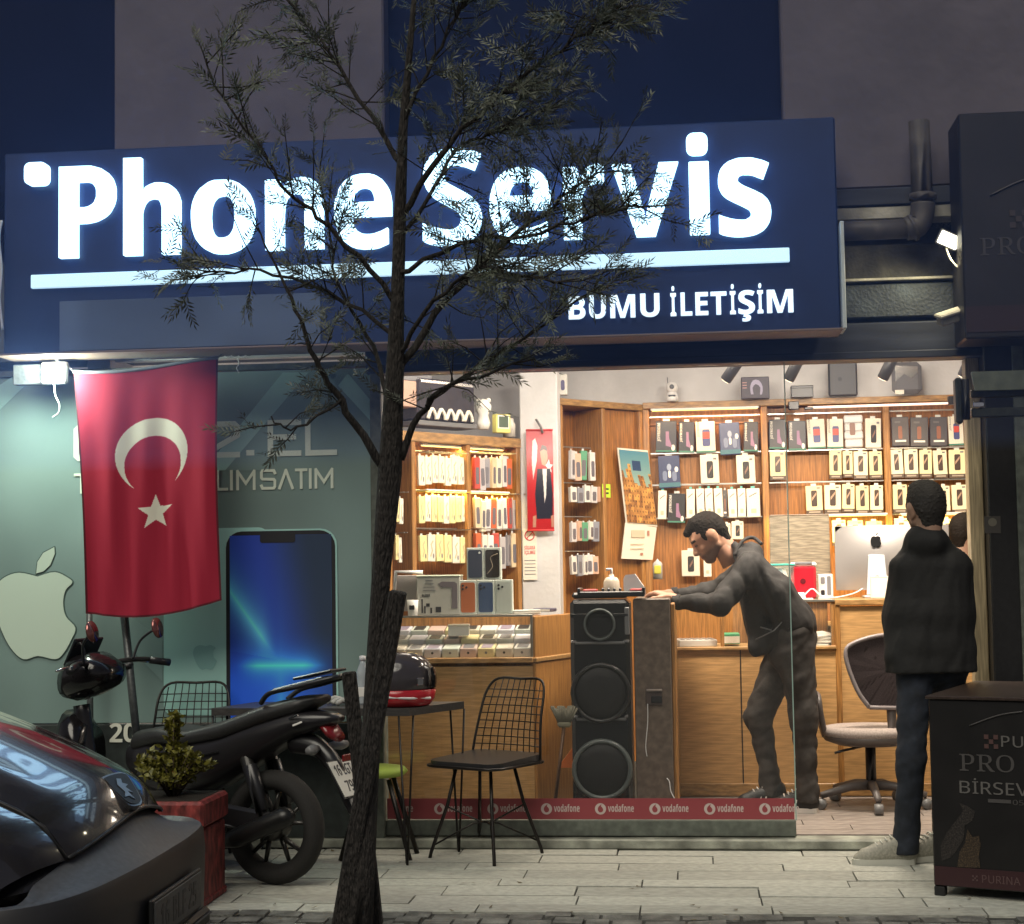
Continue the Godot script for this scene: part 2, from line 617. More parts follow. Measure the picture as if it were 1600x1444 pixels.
func building() -> void:
	var b := thing("shop_building", "dark building front with brown rendered upper wall above the phone shop", "building")
	# upper storeys
	part_box("upper_wall", Vector3(0, 5.2, -0.4), Vector3(14, 4.4, 0.5), mats["night cladding"], b, 0)
	for w in [[-2.0374, -0.6240], [1.3690, 2.95]]:
		part_box("brown_wall_panel", Vector3((w[0] + w[1]) / 2, 5.18, -0.09), Vector3(w[1] - w[0], 4.0, 0.16), mats["brown render"], b, 0.01)
	# structure behind the sign and round the openings
	part_box("lintel_wall", Vector3(-1.4, 2.9, -0.3), Vector3(7.3, 0.85, 0.3), mats["facade grey"], b, 0)
	part_box("side_wall", Vector3(-4.0, 1.5, -0.5), Vector3(2.4, 3.2, 0.6), mats["facade grey"], b, 0)
	part_box("shutter_box", Vector3(0.8, 2.425, -0.05), Vector3(3.04, 0.165, 0.24), mats["header metal"], b, 0.006)
	part_box("shutter_rail", Vector3(0.8, 2.351, 0.0), Vector3(3.04, 0.036, 0.15), mats["header metal"], b, 0.004)
	part_box("corner_post", Vector3(-0.6766, 1.2, -0.02), Vector3(0.055, 2.4, 0.12), mats["frame grey"], b, 0.005)
	part_box("bottom_rail", Vector3(0.345, 0.094, -0.02), Vector3(1.99, 0.076, 0.06), mats["frame grey"], b, 0.004)
	part_box("sill", Vector3(0.8, 0.026, 0.0), Vector3(3.1, 0.05, 0.13), mats["sill stone"], b, 0.008)
	part_box("door_jamb", Vector3(2.235, 1.2, -0.06), Vector3(0.065, 2.27, 0.1), grained("jamb wood", lin(0.62, 0.50, 0.30), 0.4, tex["grain"], Vector3(9, 0.5, 9)), b, 0.004)
	part_box("door_post", Vector3(2.36, 1.25, 0.02), Vector3(0.18, 2.5, 0.16), mats["black steel"], b, 0.006)
	part_box("door_post_trim", Vector3(2.425, 1.25, 0.105), Vector3(0.05, 2.5, 0.02), mats["frame grey"], b, 0.004)
	part_box("side_wall", Vector3(4.6, 1.75, -0.35), Vector3(4.3, 3.5, 0.6), mats["facade grey"], b, 0)
	# glass front
	var g := part_box("window_pane", Vector3(0.345, 1.232, 0.0), Vector3(1.985, 2.2, 0.01), mats["shop glass"], b, 0)
	part_box("pane_edge", Vector3(1.3405, 1.232, 0.0), Vector3(0.005, 2.2, 0.012), mat("glass edge", lin(0.35, 0.5, 0.45), 0.2), g, 0)
	# printed strip along the foot of the glass
	var strip := part_box("logo_strip", Vector3(0.345, 0.1871, 0.007), Vector3(1.975, 0.1, 0.002), mat("strip red", lin(0.30, 0.055, 0.065), 0.4), g, 0)
	var white := mat("strip white", lin(0.6, 0.5, 0.47), 0.5)
	var y0: float = 0.1871
	for i in 8:
		var x: float = -0.3817 + (i - 1) * 0.2625
		if i > 0:
			var s := st()
			prism(s, ring_poly(0, 0, 0.027, 24), 0, 0.0012)
			part("logo_disc", s, white, strip).position = Vector3(x, y0, 0.0085) - strip.position
			var d := st()
			prism(d, PackedVector2Array(spline([Vector2(0.006, 0.023), Vector2(-0.009, 0.011), Vector2(-0.013, -0.004), Vector2(-0.005, -0.016), Vector2(0.008, -0.014), Vector2(0.013, -0.003), Vector2(0.008, 0.007), Vector2(0.002, 0.013)], 3)), 0, 0.0012)
			part("logo_drop", d, mats["strip red"], strip).position = Vector3(x, y0, 0.0102) - strip.position
		if i == 0:
			write("strip_word", "ne", 0.034, 0.035, Vector3(x + 0.095, y0 - 0.014, 0.0085) - strip.position, white, strip, 0.001, true)
		else:
			write("strip_word", "vodafone", 0.034, 0.125 if i < 7 else 0.125, Vector3(x + 0.036, y0 - 0.014, 0.0085) - strip.position, white, strip, 0.001, true)
	# band of pipes and beams right of the sign
	part_box("fascia_strip", Vector3(2.1, 3.0404, 0.0), Vector3(1.9, 0.062, 0.14), mats["cream trim"], b, 0.005)
	part_box("dark_ledge", Vector3(2.1, 3.1186, -0.02), Vector3(1.9, 0.085, 0.2), mats["header metal"], b, 0.005)
	part_box("beam", Vector3(2.1, 2.8245, -0.15), Vector3(1.9, 0.17, 0.2), grained("beam olive", lin(0.11, 0.105, 0.085), 0.8, tex["cloudy"], Vector3.ONE * 1.4, tex["rough"], 0.3, true), b, 0.006)
	part_box("lit_ledge", Vector3(2.1, 2.7245, -0.07), Vector3(1.9, 0.014, 0.2), mats["cream trim"], b, 0.003)
	part_box("blue_band", Vector3(2.1, 2.6244, -0.12), Vector3(1.9, 0.165, 0.24), grained("band blue", lin(0.055, 0.07, 0.078), 0.7, tex["cloudy"], Vector3.ONE * 1.6, tex["rough"], 0.3, true), b, 0.006)
	part_box("dark_beam", Vector3(2.1, 2.4589, -0.14), Vector3(1.9, 0.13, 0.24), mats["header metal"], b, 0.006)
	part_box("lintel_wall", Vector3(4.2, 3.2, -0.4), Vector3(6.0, 0.9, 0.3), mats["facade grey"], b, 0)

func interior() -> void:
	var f := Node3D.new()
	f.name = "shop_floor"
	add_child(f)
	struct(f)
	part_box("floor_bed", Vector3(0.6, -0.03, -1.78), Vector3(5.6, 0.13, 3.4), mats["joint"], f, 0)
	var plank := st()
	box(plank, Vector3.ZERO, Vector3(1, 1, 1), 0.01)
	var pm := fin(plank)
	var z := -0.1
	while z > -1.75:
		var x := 0.9 - rng.randf() * 0.5
		while x < 2.9:
			var o := mi("floor_plank", pm, mats["floor wood"], f)
			o.transform = Transform3D(Basis.from_scale(Vector3(0.795, 0.014, 0.146)), Vector3(x + 0.4, 0.043 + rng.randf() * 0.0006, z - 0.075))
			x += 0.8
		z -= 0.15
	var w := thing("shop_room", "white plastered inner walls and ceiling of the lit shop", "room")
	part_box("back_wall", Vector3(0.6, 1.5, -3.5), Vector3(5.6, 3.0, 0.12), mats["plaster white"], w, 0)
	part_box("left_wall", Vector3(-2.15, 1.5, -1.8), Vector3(0.12, 3.0, 3.4), mats["plaster white"], w, 0)
	part_box("right_wall", Vector3(3.36, 1.5, -1.8), Vector3(0.12, 3.0, 3.3), mats["plaster white"], w, 0)
	part_box("ceiling", Vector3(0.6, 3.06, -1.8), Vector3(5.6, 0.12, 3.3), mats["ceiling white"], w, 0)
	part_box("front_wall", Vector3(0.6, 2.72, -0.2), Vector3(5.5, 0.52, 0.06), mats["plaster white"], w, 0)
	part_box("front_wall", Vector3(2.86, 1.24, -0.1), Vector3(0.96, 2.44, 0.06), mats["plaster white"], w, 0)
	part_box("pillar", Vector3(-0.0905, 1.5, -2.58), Vector3(0.0337 - -0.2107, 2.9, 0.25), mats["plaster white"], w, 0.006)
	# ceiling lights that wash the room (over the header, out of sight from the street)
	var names := ["over the showcase end", "over the glass counter", "over the desk", "just inside the window", "just inside the door"]
	var spots := [Vector3(-0.55, 2.97, -1.45), Vector3(0.75, 2.97, -2.1), Vector3(2.1, 2.97, -2.2), Vector3(0.35, 2.97, -0.62), Vector3(1.75, 2.97, -0.62)]
	for i in 5:
		var l := thing("ceiling_light", "square white ceiling light panel " + names[i], "lamp", spots[i], 0, "ceiling light panels")
		part_box("frame", Vector3(0, 0.015, 0), Vector3(0.6, 0.03, 0.6), mats["plastic white"], l)
		part_box("diffuser", Vector3(0, -0.003, 0), Vector3(0.56, 0.008, 0.56), lamp_mat("panel glow", Color(1.0, 0.94, 0.86), 1.0), l, 0)
		if i > 2:
			l.rotation.x = 0.36
			l.position.y = 2.72
			l.position.z = -0.5
		var a := AreaLight3D.new()
		a.name = "panel_light"
		a.area_size = Vector2(0.55, 0.55)
		a.light_color = Color(1.0, 0.94, 0.86)
		a.light_energy = [0.9, 1.3, 1.5, 8.0, 11.5][i]
		a.area_range = 8.0
		a.shadow_enabled = true
		a.rotation.x = -PI / 2
		a.position.y = -0.02
		l.add_child(a)

func shop_sign() -> void:
	var x0: float = -2.47
	var x1: float = 1.585
	var s := thing("shop_sign", "wide dark blue illuminated shop sign with white letters Phone Servis", "sign", Vector3(0, 2.435, 0.35))
	var yc := 0.505
	part_box("sign_board", Vector3((x0 + x1) / 2, yc, -0.125), Vector3(x1 - x0, 1.01, 0.25), grained("sign navy", lin(0.013, 0.033, 0.115), 0.38, tex["render tone"], Vector3.ONE * 0.6), s, 0.008)
	part_box("side_trim", Vector3(x1 + 0.012, 0.25, -0.03), Vector3(0.018, 0.5, 0.2), mat("trim pale", lin(0.55, 0.6, 0.58), 0.4), s, 0.003)
	part_box("bottom_trim", Vector3((x0 + x1) / 2, -0.006, -0.02), Vector3(x1 - x0, 0.01, 0.24), mat("trim brown", lin(0.2, 0.14, 0.11), 0.5), s, 0.002)
	var glow := lamp_mat("letter glow", Color(0.72, 0.90, 1.0), 2.4)
	var side := mat("letter side", lin(0.25, 0.36, 0.5), 0.4)
	var base: float = 2.9068 - 2.435
	var cap: float = 3.3549 - 2.9068
	for w in [["P", 92, 179], ["h", 193, 281], ["o", 299, 397], ["n", 415, 505], ["e", 523, 612], ["S", 661, 753], ["e", 766, 862], ["r", 881, 945], ["v", 957, 1062], ["s", 1124, 1206]]:
		var xa := sign_x(w[1])
		write("letter", w[0], cap, sign_x(w[2]) - xa, Vector3(xa, base, 0.012), glow, s, 0.05)
	# the dotted i and the lone square dot at the front
	var dot := sign_x(57)
	var px := st()
	prism(px, rrect(-0.058, -0.055, 0.058, 0.055, 0.03), 0, 0.05)
	part("letter_dot", px, glow, s).position = Vector3(dot, 3.3279 - 2.435, 0.0)
	var py := st()
	prism(py, rrect(-0.05, -0.05, 0.05, 0.05, 0.034), 0, 0.05)
	part("letter_dot", py, glow, s).position = Vector3(sign_x(1092), 3.3350 - 2.435, 0.0)
	var pz := st()
	prism(pz, rrect(-0.047, 0.0, 0.047, 3.2493 - 2.9086, 0.006), 0, 0.05)
	part("letter", pz, glow, s).position = Vector3(sign_x(1094), base, 0.0)
	var bar_glow := lamp_mat("bar glow", Color(0.74, 0.88, 0.95), 0.85)
	part_box("underline_bar", Vector3((sign_x(47) + sign_x(1233)) / 2, 2.7960 - 2.435, 0.012), Vector3(sign_x(1233) - sign_x(47), 0.066, 0.025), bar_glow, s, 0.003)
	# second line
	var small := lamp_mat("small letter glow", Color(0.86, 0.95, 1.0), 0.95)
	var b2: float = 2.5264 - 2.435
	for w in [["B", 886, 912], ["U", 918, 944], ["M", 951, 990], ["U", 998, 1028], ["İ", 1045, 1054], ["L", 1061, 1079], ["E", 1084, 1104], ["T", 1108, 1133], ["İ", 1138, 1147], ["Ş", 1151, 1177], ["İ", 1181, 1190], ["M", 1196, 1237]]:
		var xa := sign_x(w[1])
		write("small_letter", w[0], 0.107, sign_x(w[2]) - xa, Vector3(xa, b2, 0.008), small, s, 0.02)
	# a pale unlettered strip under the bar
	part_box("pale_panel", Vector3((sign_x(90) + sign_x(498)) / 2, 2.5734 - 2.435, 0.003), Vector3(sign_x(498) - sign_x(90), 0.245, 0.006), grained("pale panel", lin(0.11, 0.16, 0.26), 0.6, noise_tex("panel cloud", 0.006, 0.6, 1.0, 1, 1, 256, 2), Vector3.ONE * 0.7), s, 0.001)
	for q in [[-1.55, 1.5], [0.55, 2.2]]:
		var a := AreaLight3D.new()
		a.name = "sign_light"
		a.area_size = Vector2(q[1], 0.36)
		a.light_color = Color(0.62, 0.80, 1.0)
		a.light_energy = 0.2
		a.area_range = 14.0
		a.shadow_enabled = true
		a.rotation.y = PI
		a.position = Vector3(q[0], 0.62, 0.06)
		s.add_child(a)

func sign_x(px: float) -> float:
	# along the baseline of the sign letters
	return lerpf(-2.1741, 1.2779, (px - 92.0) / 1114.0) + -1.3258e-07 * (px - 92.0) * (px - 1206.0)

const STROKE := {
	"0": [[0.5, 0.0, 0.1, 0.0, 0.0, 0.08, 0.0, 0.92, 0.1, 1.0, 0.9, 1.0, 1.0, 0.92, 1.0, 0.08, 0.9, 0.0, 0.51, 0.0]],
	"O": [[0.5, 0.0, 0.1, 0.0, 0.0, 0.08, 0.0, 0.92, 0.1, 1.0, 0.9, 1.0, 1.0, 0.92, 1.0, 0.08, 0.9, 0.0, 0.51, 0.0]],
	"V": [[0.0, 1.0, 0.5, 0.0, 1.0, 1.0]],
	"E": [[1.0, 1.0, 0.0, 1.0, 0.0, 0.0, 1.0, 0.0], [0.0, 0.53, 0.82, 0.53]],
	"F": [[1.0, 1.0, 0.0, 1.0, 0.0, 0.0], [0.0, 0.53, 0.82, 0.53]],
	"2": [[0.0, 1.0, 0.88, 1.0, 1.0, 0.9, 1.0, 0.62, 0.12, 0.22, 0.0, 0.0, 1.0, 0.0]],
	".": [[0.3, 0.05, 0.7, 0.05]],
	"L": [[0.0, 1.0, 0.0, 0.0, 1.0, 0.0]],
	"T": [[0.0, 1.0, 1.0, 1.0], [0.5, 1.0, 0.5, 0.0]],
	"N": [[0.0, 0.0, 0.0, 1.0, 1.0, 0.0, 1.0, 1.0]],
	"A": [[0.0, 0.0, 0.5, 1.0, 1.0, 0.0]],
	"I": [[0.5, 0.0, 0.5, 1.0]],
	"M": [[0.0, 0.0, 0.0, 1.0, 0.5, 0.3, 1.0, 1.0, 1.0, 0.0]],
	"S": [[1.0, 0.86, 0.92, 1.0, 0.08, 1.0, 0.0, 0.9, 0.0, 0.6, 0.08, 0.52, 0.92, 0.5, 1.0, 0.42, 1.0, 0.1, 0.92, 0.0, 0.08, 0.0, 0.0, 0.14]],
}

func stroke_letter(ch: String, x0: float, x1: float, y0: float, y1: float, thick: float, z: float, m: Material, parent: Node) -> void:
	var polys := []
	for run in STROKE[ch]:
		var line := PackedVector2Array()
		for i in range(0, run.size(), 2):
			line.append(Vector2(lerpf(x0 + thick / 2, x1 - thick / 2, run[i]), lerpf(y0 + thick / 2, y1 - thick / 2, run[i + 1])) * 100.0)
		var got := Geometry2D.offset_polyline(line, thick * 50.0, Geometry2D.JOIN_MITER, Geometry2D.END_BUTT if ch in "0O" else Geometry2D.END_SQUARE)
		for g in got:
			if polys.size():
				var merged := Geometry2D.merge_polygons(polys[0], g)
				polys[0] = merged[0]
			else:
				polys.append(g)
	var s := st()
	for g in polys:
		var q := PackedVector2Array()
		for v in g:
			q.append(v / 100.0)
		prism(s, q, z + 0.003, z + 0.0055)
	part("print_letter", s, m, parent)

func window_panel() -> void:
	var p := thing("window_panel", "green printed window panel with phone picture and big pale lettering beside the shop door", "window panel", Vector3(0, 0, 0.0))
	var x0 := -4.0
	var x1: float = -0.7057
	part_box("panel_board", Vector3((x0 + x1) / 2, 1.49, -0.02), Vector3(x1 - x0, 1.76, 0.04), grained("panel green", lin(0.33, 0.47, 0.44), 0.42, noise_tex("panel tone", 0.006, 0.72, 1.0, 1, 1, 256, 3), Vector3.ONE * 0.45), p, 0.003)
	part_box("kick_board", Vector3((x0 + x1) / 2, 0.325, -0.02), Vector3(x1 - x0, 0.56, 0.05), grained("kick dark", lin(0.035, 0.045, 0.043), 0.5, tex["fine"], Vector3.ONE), p, 0.003)
	part_box("top_rail", Vector3((x0 + x1) / 2, 2.39, -0.02), Vector3(x1 - x0, 0.03, 0.06), mats["frame grey"], p, 0.003)
	part_box("base_ledge", Vector3((x0 + x1) / 2, 0.022, -0.02), Vector3(x1 - x0, 0.044, 0.12), mats["sill stone"], p, 0.004)
	var green2 := mat("print pale green", lin(0.40, 0.62, 0.57), 0.45)
	var green3 := mat("print mid green", lin(0.40, 0.62, 0.57), 0.45)
	var grey2 := mat("print dark green", lin(0.25, 0.36, 0.34), 0.45)
	# slanting beams of the print
	for q in [[Vector3(-1.1537, 2.3586, 0.0000), Vector3(-1.0222, 2.3549, 0.0000), Vector3(-1.4532, 1.8710, 0.0000), Vector3(-1.5658, 1.8735, 0.0000), green3], [Vector3(-1.0222, 2.3549, 0.0000), Vector3(-0.8160, 2.3490, 0.0000), Vector3(-1.2291, 1.8661, 0.0000), Vector3(-1.4532, 1.8710, 0.0000), grey2],
			[Vector3(-0.8161, 2.3393, 0.0000), Vector3(-0.7002, 2.1976, 0.0000), Vector3(-0.7012, 2.0948, 0.0000), Vector3(-0.9240, 2.3424, 0.0000), green3], [Vector3(-2.6369, 2.2095, 0.0000), Vector3(-2.4330, 2.3952, 0.0000), Vector3(-2.5354, 2.3981, 0.0000), Vector3(-2.8426, 2.2149, 0.0000), green3], [Vector3(-1.9591, 0.9942, 0.0000), Vector3(-1.7801, 0.8167, 0.0000), Vector3(-1.7798, 1.0244, 0.0000), Vector3(-1.9591, 1.1483, 0.0000), grey2]]:
		var poly := PackedVector2Array()
		for k in 4:
			poly.append(Vector2(q[k].x, q[k].y))
		part_prism("print_beam", poly, 0.0, 0.0022, q[4], p)
	var pale := mat("print cream", lin(0.78, 0.86, 0.72), 0.5)
	var yb: float = 1.9351
	var yt: float = 2.1189
	for l in [["0", 115, 163], ["V", 188, 238], ["E", 245, 292], ["2", 329, 377], [".", 384, 402], ["E", 420, 472], ["L", 478, 527]]:
		stroke_letter(l[0], panel_x(l[1]), panel_x(l[2]), yb, yt, 0.028, 0.0, pale, p)
	yb = 1.7689
	yt = 1.8718
	for l in [["T", 116, 140], ["E", 145, 165], ["L", 170, 188], ["E", 193, 213], ["F", 218, 237], ["O", 242, 266], ["N", 271, 295], ["A", 310, 335], ["L", 340, 358], ["I", 359, 368], ["M", 371, 401], ["S", 408, 433], ["A", 436, 460], ["T", 462, 481], ["I", 481, 490], ["M", 492, 521]]:
		stroke_letter(l[0], panel_x(l[1]), panel_x(l[2]), yb, yt, 0.014, 0.0, pale, p)
	# the fruit emblem
	var em := mat("print emblem", lin(0.55, 0.66, 0.55), 0.45)
	var rim := mat("print emblem rim", lin(0.06, 0.10, 0.09), 0.45)
	var body := PackedVector2Array()
	for q in spline([Vector3(-2.4325, 1.3517, 0.0000), Vector3(-2.3415, 1.3731, 0.0000), Vector3(-2.2673, 1.3396, 0.0000), Vector3(-2.2504, 1.3167, 0.0000), Vector3(-2.2840, 1.2816, 0.0000), Vector3(-2.2972, 1.2203, 0.0000), Vector3(-2.2836, 1.1491, 0.0000), Vector3(-2.2331, 1.0904, 0.0000), Vector3(-2.2531, 1.0327, 0.0000), Vector3(-2.2932, 0.9655, 0.0000), Vector3(-2.3368, 0.9337, 0.0000), Vector3(-2.4276, 0.9507, 0.0000), Vector3(-2.5051, 0.9353, 0.0000), Vector3(-2.5729, 0.9941, 0.0000), Vector3(-2.6276, 1.0982, 0.0000), Vector3(-2.6656, 1.2284, 0.0000), Vector3(-2.6457, 1.3094, 0.0000), Vector3(-2.6052, 1.3511, 0.0000), Vector3(-2.5307, 1.3727, 0.0000), Vector3(-2.4325, 1.3517, 0.0000)], 4):
		body.append(Vector2(q.x, q.y))
	body.remove_at(body.size() - 1)
	part_prism("emblem", body, 0.003, 0.006, em, p)
	part_prism("emblem_rim", Geometry2D.offset_polygon(body, 0.006)[0], 0.0, 0.003, rim, p)
	var leaf := PackedVector2Array()
	for q in [Vector3(-2.4393, 1.3681, 0.0000), Vector3(-2.4328, 1.4264, 0.0000), Vector3(-2.4025, 1.4714, 0.0000), Vector3(-2.3452, 1.4997, 0.0000), Vector3(-2.3417, 1.4671, 0.0000), Vector3(-2.3652, 1.4091, 0.0000), Vector3(-2.4022, 1.3772, 0.0000)]:
		leaf.append(Vector2(q.x, q.y))
	part_prism("emblem_leaf", leaf, 0.003, 0.006, em, p)
	part_prism("emblem_rim", Geometry2D.offset_polygon(leaf, 0.005)[0], 0.0, 0.003, rim, p)
	# the two phones of the picture
	var aqua := mat("print aqua", lin(0.42, 0.72, 0.66), 0.45)
	part_prism("phone_back_print", rrect(-1.7730, 0.6479, -1.2332, 1.5809, 0.05), 0.0, 0.004, aqua, p)
	part_prism("phone_rim_print", rrect(-1.4594, 0.60, -0.8820, 1.5694, 0.085), 0.004, 0.007, aqua, p)
	part_prism("phone_bezel_print", rrect(-1.4495, 0.604, -0.8917, 1.5614, 0.08), 0.007, 0.009, mats["ink black"], p)
	var mini := PackedVector2Array()
	var xx: float = -1.4570
	var yy: float = 0.9258
	for q in body:
		mini.append(Vector2(xx - 0.044 + (q.x + 2.235) * 0.28, yy + (q.y - 1.12) * 0.28))
	part_prism("emblem", mini, 0.004, 0.0055, mat("print aqua dark", lin(0.30, 0.56, 0.53), 0.4), p)
	# screen, a plain swirl of blues
	var im := Image.create(128, 256, false, Image.FORMAT_RGB8)
	for y in 256:
		for x in 128:
			var u := x / 127.0
			var v := y / 255.0
			var c := Color(0.13, 0.20, 0.50).lerp(Color(0.13, 0.17, 0.24), smoothstep(0.35, 0.95, u - 0.35 * v + 0.15))
			var d1 := absf((v - 0.30) - u * 0.78) * 0.75
			if v < 0.62 + 0.1 * u and u < 0.48:
				c = c.lerp(Color(0.30, 0.62, 0.72), exp(-d1 * 13.0) * smoothstep(0.5, 0.3, u))
			c = c.lerp(Color(0.12, 0.30, 0.72), smoothstep(0.5, 0.8, v) * 0.8 * (1.0 - 0.5 * u))
			var d2 := absf(v - 0.70)
			c = c.lerp(Color(0.25, 0.66, 0.95), exp(-d2 * 26.0) * smoothstep(0.02, 0.3, u) * smoothstep(1.0, 0.7, u))
			var d3 := absf(u - 0.5) + absf(v - 0.98) * 0.4
			c = c.lerp(Color(0.25, 0.60, 0.72), exp(-d3 * 11.0) * 0.8)
			im.set_pixel(x, y, Color(minf(c.r * 1.55, 1.0), minf(c.g * 1.55, 1.0), minf(c.b * 1.5, 1.0)))
	var scr := mat("print screen", Color.WHITE, 0.4)
	scr.albedo_texture = ImageTexture.create_from_image(im)
	var sx0: float = -1.4298
	var sx1: float = -0.9111
	var sy1: float = 1.5406
	var s := st()
	uvquad(s, Vector3(sx0, 0.612, 0.0105), Vector3(sx1, 0.612, 0.0105), Vector3(sx1, sy1, 0.0105), Vector3(sx0, sy1, 0.0105))
	part("phone_screen_print", s, scr, p)
	part_prism("phone_notch_print", rrect(-1.2736, 1.5022, -1.0936, 1.5566, 0.012), 0.0105, 0.012, mats["ink black"], p)
	write("number_print", "20", 0.6086 - 0.5164, -1.9126 - -2.0517, Vector3(-2.0517, 0.5166, 0.0100), mat("number white", lin(0.72, 0.72, 0.62), 0.5), p)

func panel_x(px: float) -> float:
	return lerpf(-2.2452, -0.8784, (px - 115.0) / 412.0)

# ---------------------------------------------------------------- right of the shop
func checker(parent: Node, size: float, at: Vector3, m: Material, b := Basis()) -> void:
	for i in 3:
		for j in 3:
			if (i + j) % 2 == 0:
				part_box("emblem_square", at + b * Vector3((i - 1) * size * 0.31, (j - 1) * size * 0.31, 0), Vector3(size * 0.29, size * 0.29, 0.002), m, parent, 0, b)

func right_side() -> void:
	var x0: float = 2.1401
	var yb: float = 2.3703
	var s := thing("neighbour_sign", "dark brown unlit sign of the next shop at the right edge, with faint grey lettering", "sign", Vector3(x0, yb, 0.4))
	part_box("sign_board", Vector3(0.9, 0.525, -0.15), Vector3(1.8, 1.05, 0.3), grained("dark brown board", lin(0.012, 0.010, 0.012), 0.5, tex["cloudy"], Vector3.ONE), s, 0.008)
	part_box("red_band", Vector3(0.9, 0.09, 0.002), Vector3(1.79, 0.12, 0.003), mat("dim red", lin(0.02, 0.007, 0.009), 0.5), s, 0)
	var faint := mat("faint grey letters", lin(0.045, 0.042, 0.042), 0.5)
	write("print_letters", "PRO PLAN", 0.08, 0.62, Vector3(2.2197 - x0, 2.7542 - yb, 0.002), faint, s, 0.002, false, true)
	checker(s, 0.09, Vector3(2.3967 - x0, 2.9175 - yb, 0.003), mat("faint red letters", lin(0.04, 0.03, 0.03), 0.5))
	part_tube("swoosh_line", spline([Vector3(0.13, 0.66, 0.004), Vector3(0.3, 0.73, 0.004), Vector3(0.5, 0.74, 0.004)]), 0.004, faint, s, 5)
	# pipes above the door
	var p := thing("drain_pipe", "grey plastic drain pipe with an elbow right of the big sign", "pipe")
	var pm := grained("pipe grey", lin(0.13, 0.115, 0.105), 0.6, tex["cloudy"], Vector3.ONE * 2.0)
	part_tube("level_pipe", [Vector3(1.6138, 2.9458, 0.1200), Vector3(1.9545, 2.9483, 0.1200)], 0.047, pm, p, 14)
	part_tube("elbow", spline([Vector3(1.9244, 2.9463, 0.1200), Vector3(1.9819, 2.9627, 0.1200), Vector3(2.0045, 3.0145, 0.1200), Vector3(2.0092, 3.0670, 0.1200)], 4), 0.057, pm, p, 14)
	part_tube("upright_pipe", [Vector3(2.0085, 3.0453, 0.1200), Vector3(2.0036, 3.4655, 0.1200)], 0.05, pm, p, 14)
	part_tube("collar", [Vector3(1.9515, 2.9484, 0.1200), Vector3(1.9667, 2.9540, 0.1200)], 0.066, pm, p, 14)
	part_tube("collar", [Vector3(2.0098, 3.0856, 0.1200), Vector3(2.0106, 3.1134, 0.1200)], 0.064, pm, p, 14)
	# flood lamp
	var f := thing("flood_lamp", "small lit white flood lamp on a cord beside the pipes, right end", "lamp", Vector3(2.1053, 2.8607, 0.2500), 0, "lit flood lamps of the front")
	var tilt := Basis.from_euler(Vector3(0.35, -0.25, -0.5))
	part_box("housing", Vector3(0, 0.006, -0.025), Vector3(0.105, 0.075, 0.03), mats["plastic grey"], f, 0.006, tilt)
	part_box("glowing_face", tilt * Vector3(0, 0, 0.0) , Vector3(0.095, 0.062, 0.01), lamp_mat("flood glow", Color(1.0, 0.98, 0.88), 3.0), f, 0.003, tilt)
	part_tube("cord", spline([Vector3(-0.01, -0.03, -0.03), Vector3(0.01, -0.09, -0.02), Vector3(0.05, -0.14, 0.0), Vector3(0.11, -0.15, 0.02)]), 0.005, mats["cream trim"], f, 6)
	part_box("bracket", Vector3(0.0, 0.02, -0.14), Vector3(0.02, 0.02, 0.22), mats["plastic grey"], f)
	var o := SpotLight3D.new()
	o.name = "flood_light"
	o.light_color = Color(1.0, 0.95, 0.8)
	o.light_energy = 0.35
	o.light_size = 0.04
	o.spot_angle = 70.0
	o.spot_range = 8.0
	o.shadow_enabled = true
	f.add_child(o)
	o.position = Vector3(-0.01, -0.03, 0.05)
	o.look_at_from_position(f.position + Vector3(-0.01, -0.03, 0.04), f.position + Vector3(-0.25, -0.4, -0.1))
	# camera under the beam
	var c := thing("security_camera", "cream bullet security camera under the beams right of the sign", "camera", Vector3(2.0852, 2.5103, 0.2500))
	part_box("hood", Vector3(0.03, 0.01, 0), Vector3(0.17, 0.02, 0.075), mats["cream trim"], c, 0.006, Basis.from_euler(Vector3(0.3, 0.3, 0.32)))
	part_box("body", Vector3(0.025, -0.016, -0.01), Vector3(0.14, 0.045, 0.06), mats["cream trim"], c, 0.01, Basis.from_euler(Vector3(0.3, 0.3, 0.32)))
	part_tube("arm", [Vector3(0.06, -0.01, -0.02), Vector3(0.12, 0.0, -0.2)], 0.012, mats["cream trim"], c)
	# folding arm of an awning, in front of the neighbour's wall
	var a := thing("awning_arm", "dark folded awning arm with glass cover beside the door opening", "awning arm", Vector3(2.0733, 2.0662, 0.6000))
	var am := grained("arm metal", lin(0.05, 0.055, 0.045), 0.35, tex["fine"], Vector3.ONE * 2.0, null, 0, false, 0.4)
	part_box("end_cap", Vector3(-0.008, 0.0, 0), Vector3(0.03, 0.205, 0.07), am, a, 0.008)
	part_tube("hinge_barrel", [Vector3(0.022, -0.085, 0.02), Vector3(0.022, 0.095, 0.02)], 0.018, mats["black steel"], a, 12)
	part_box("upper_bar", Vector3(0.62, 0.03, 0.0), Vector3(1.15, 0.035, 0.05), am, a)
	part_box("lower_bar", Vector3(0.62, -0.055, 0.0), Vector3(1.15, 0.04, 0.05), am, a)
	part_box("cover_plate", Vector3(0.63, 0.085, 0.015), Vector3(1.15, 0.008, 0.12), grained("cover olive", lin(0.10, 0.11, 0.08), 0.25, tex["fine"], Vector3.ONE), a, 0.002, Basis.from_euler(Vector3(0.9, 0, 0.0)))
	part_box("bolt_plate", Vector3(0.075, -0.02, 0.03), Vector3(0.05, 0.025, 0.01), mats["chrome"], a)
	part_box("rear_bracket", Vector3(0.62, 0.0, -0.27), Vector3(0.06, 0.06, 0.5), am, a)
	# a small notice on the post
	var n := thing("post_sticker", "small faded round sticker on the black door post", "sticker", Vector3(2.2854, 1.5258, 0.1020))
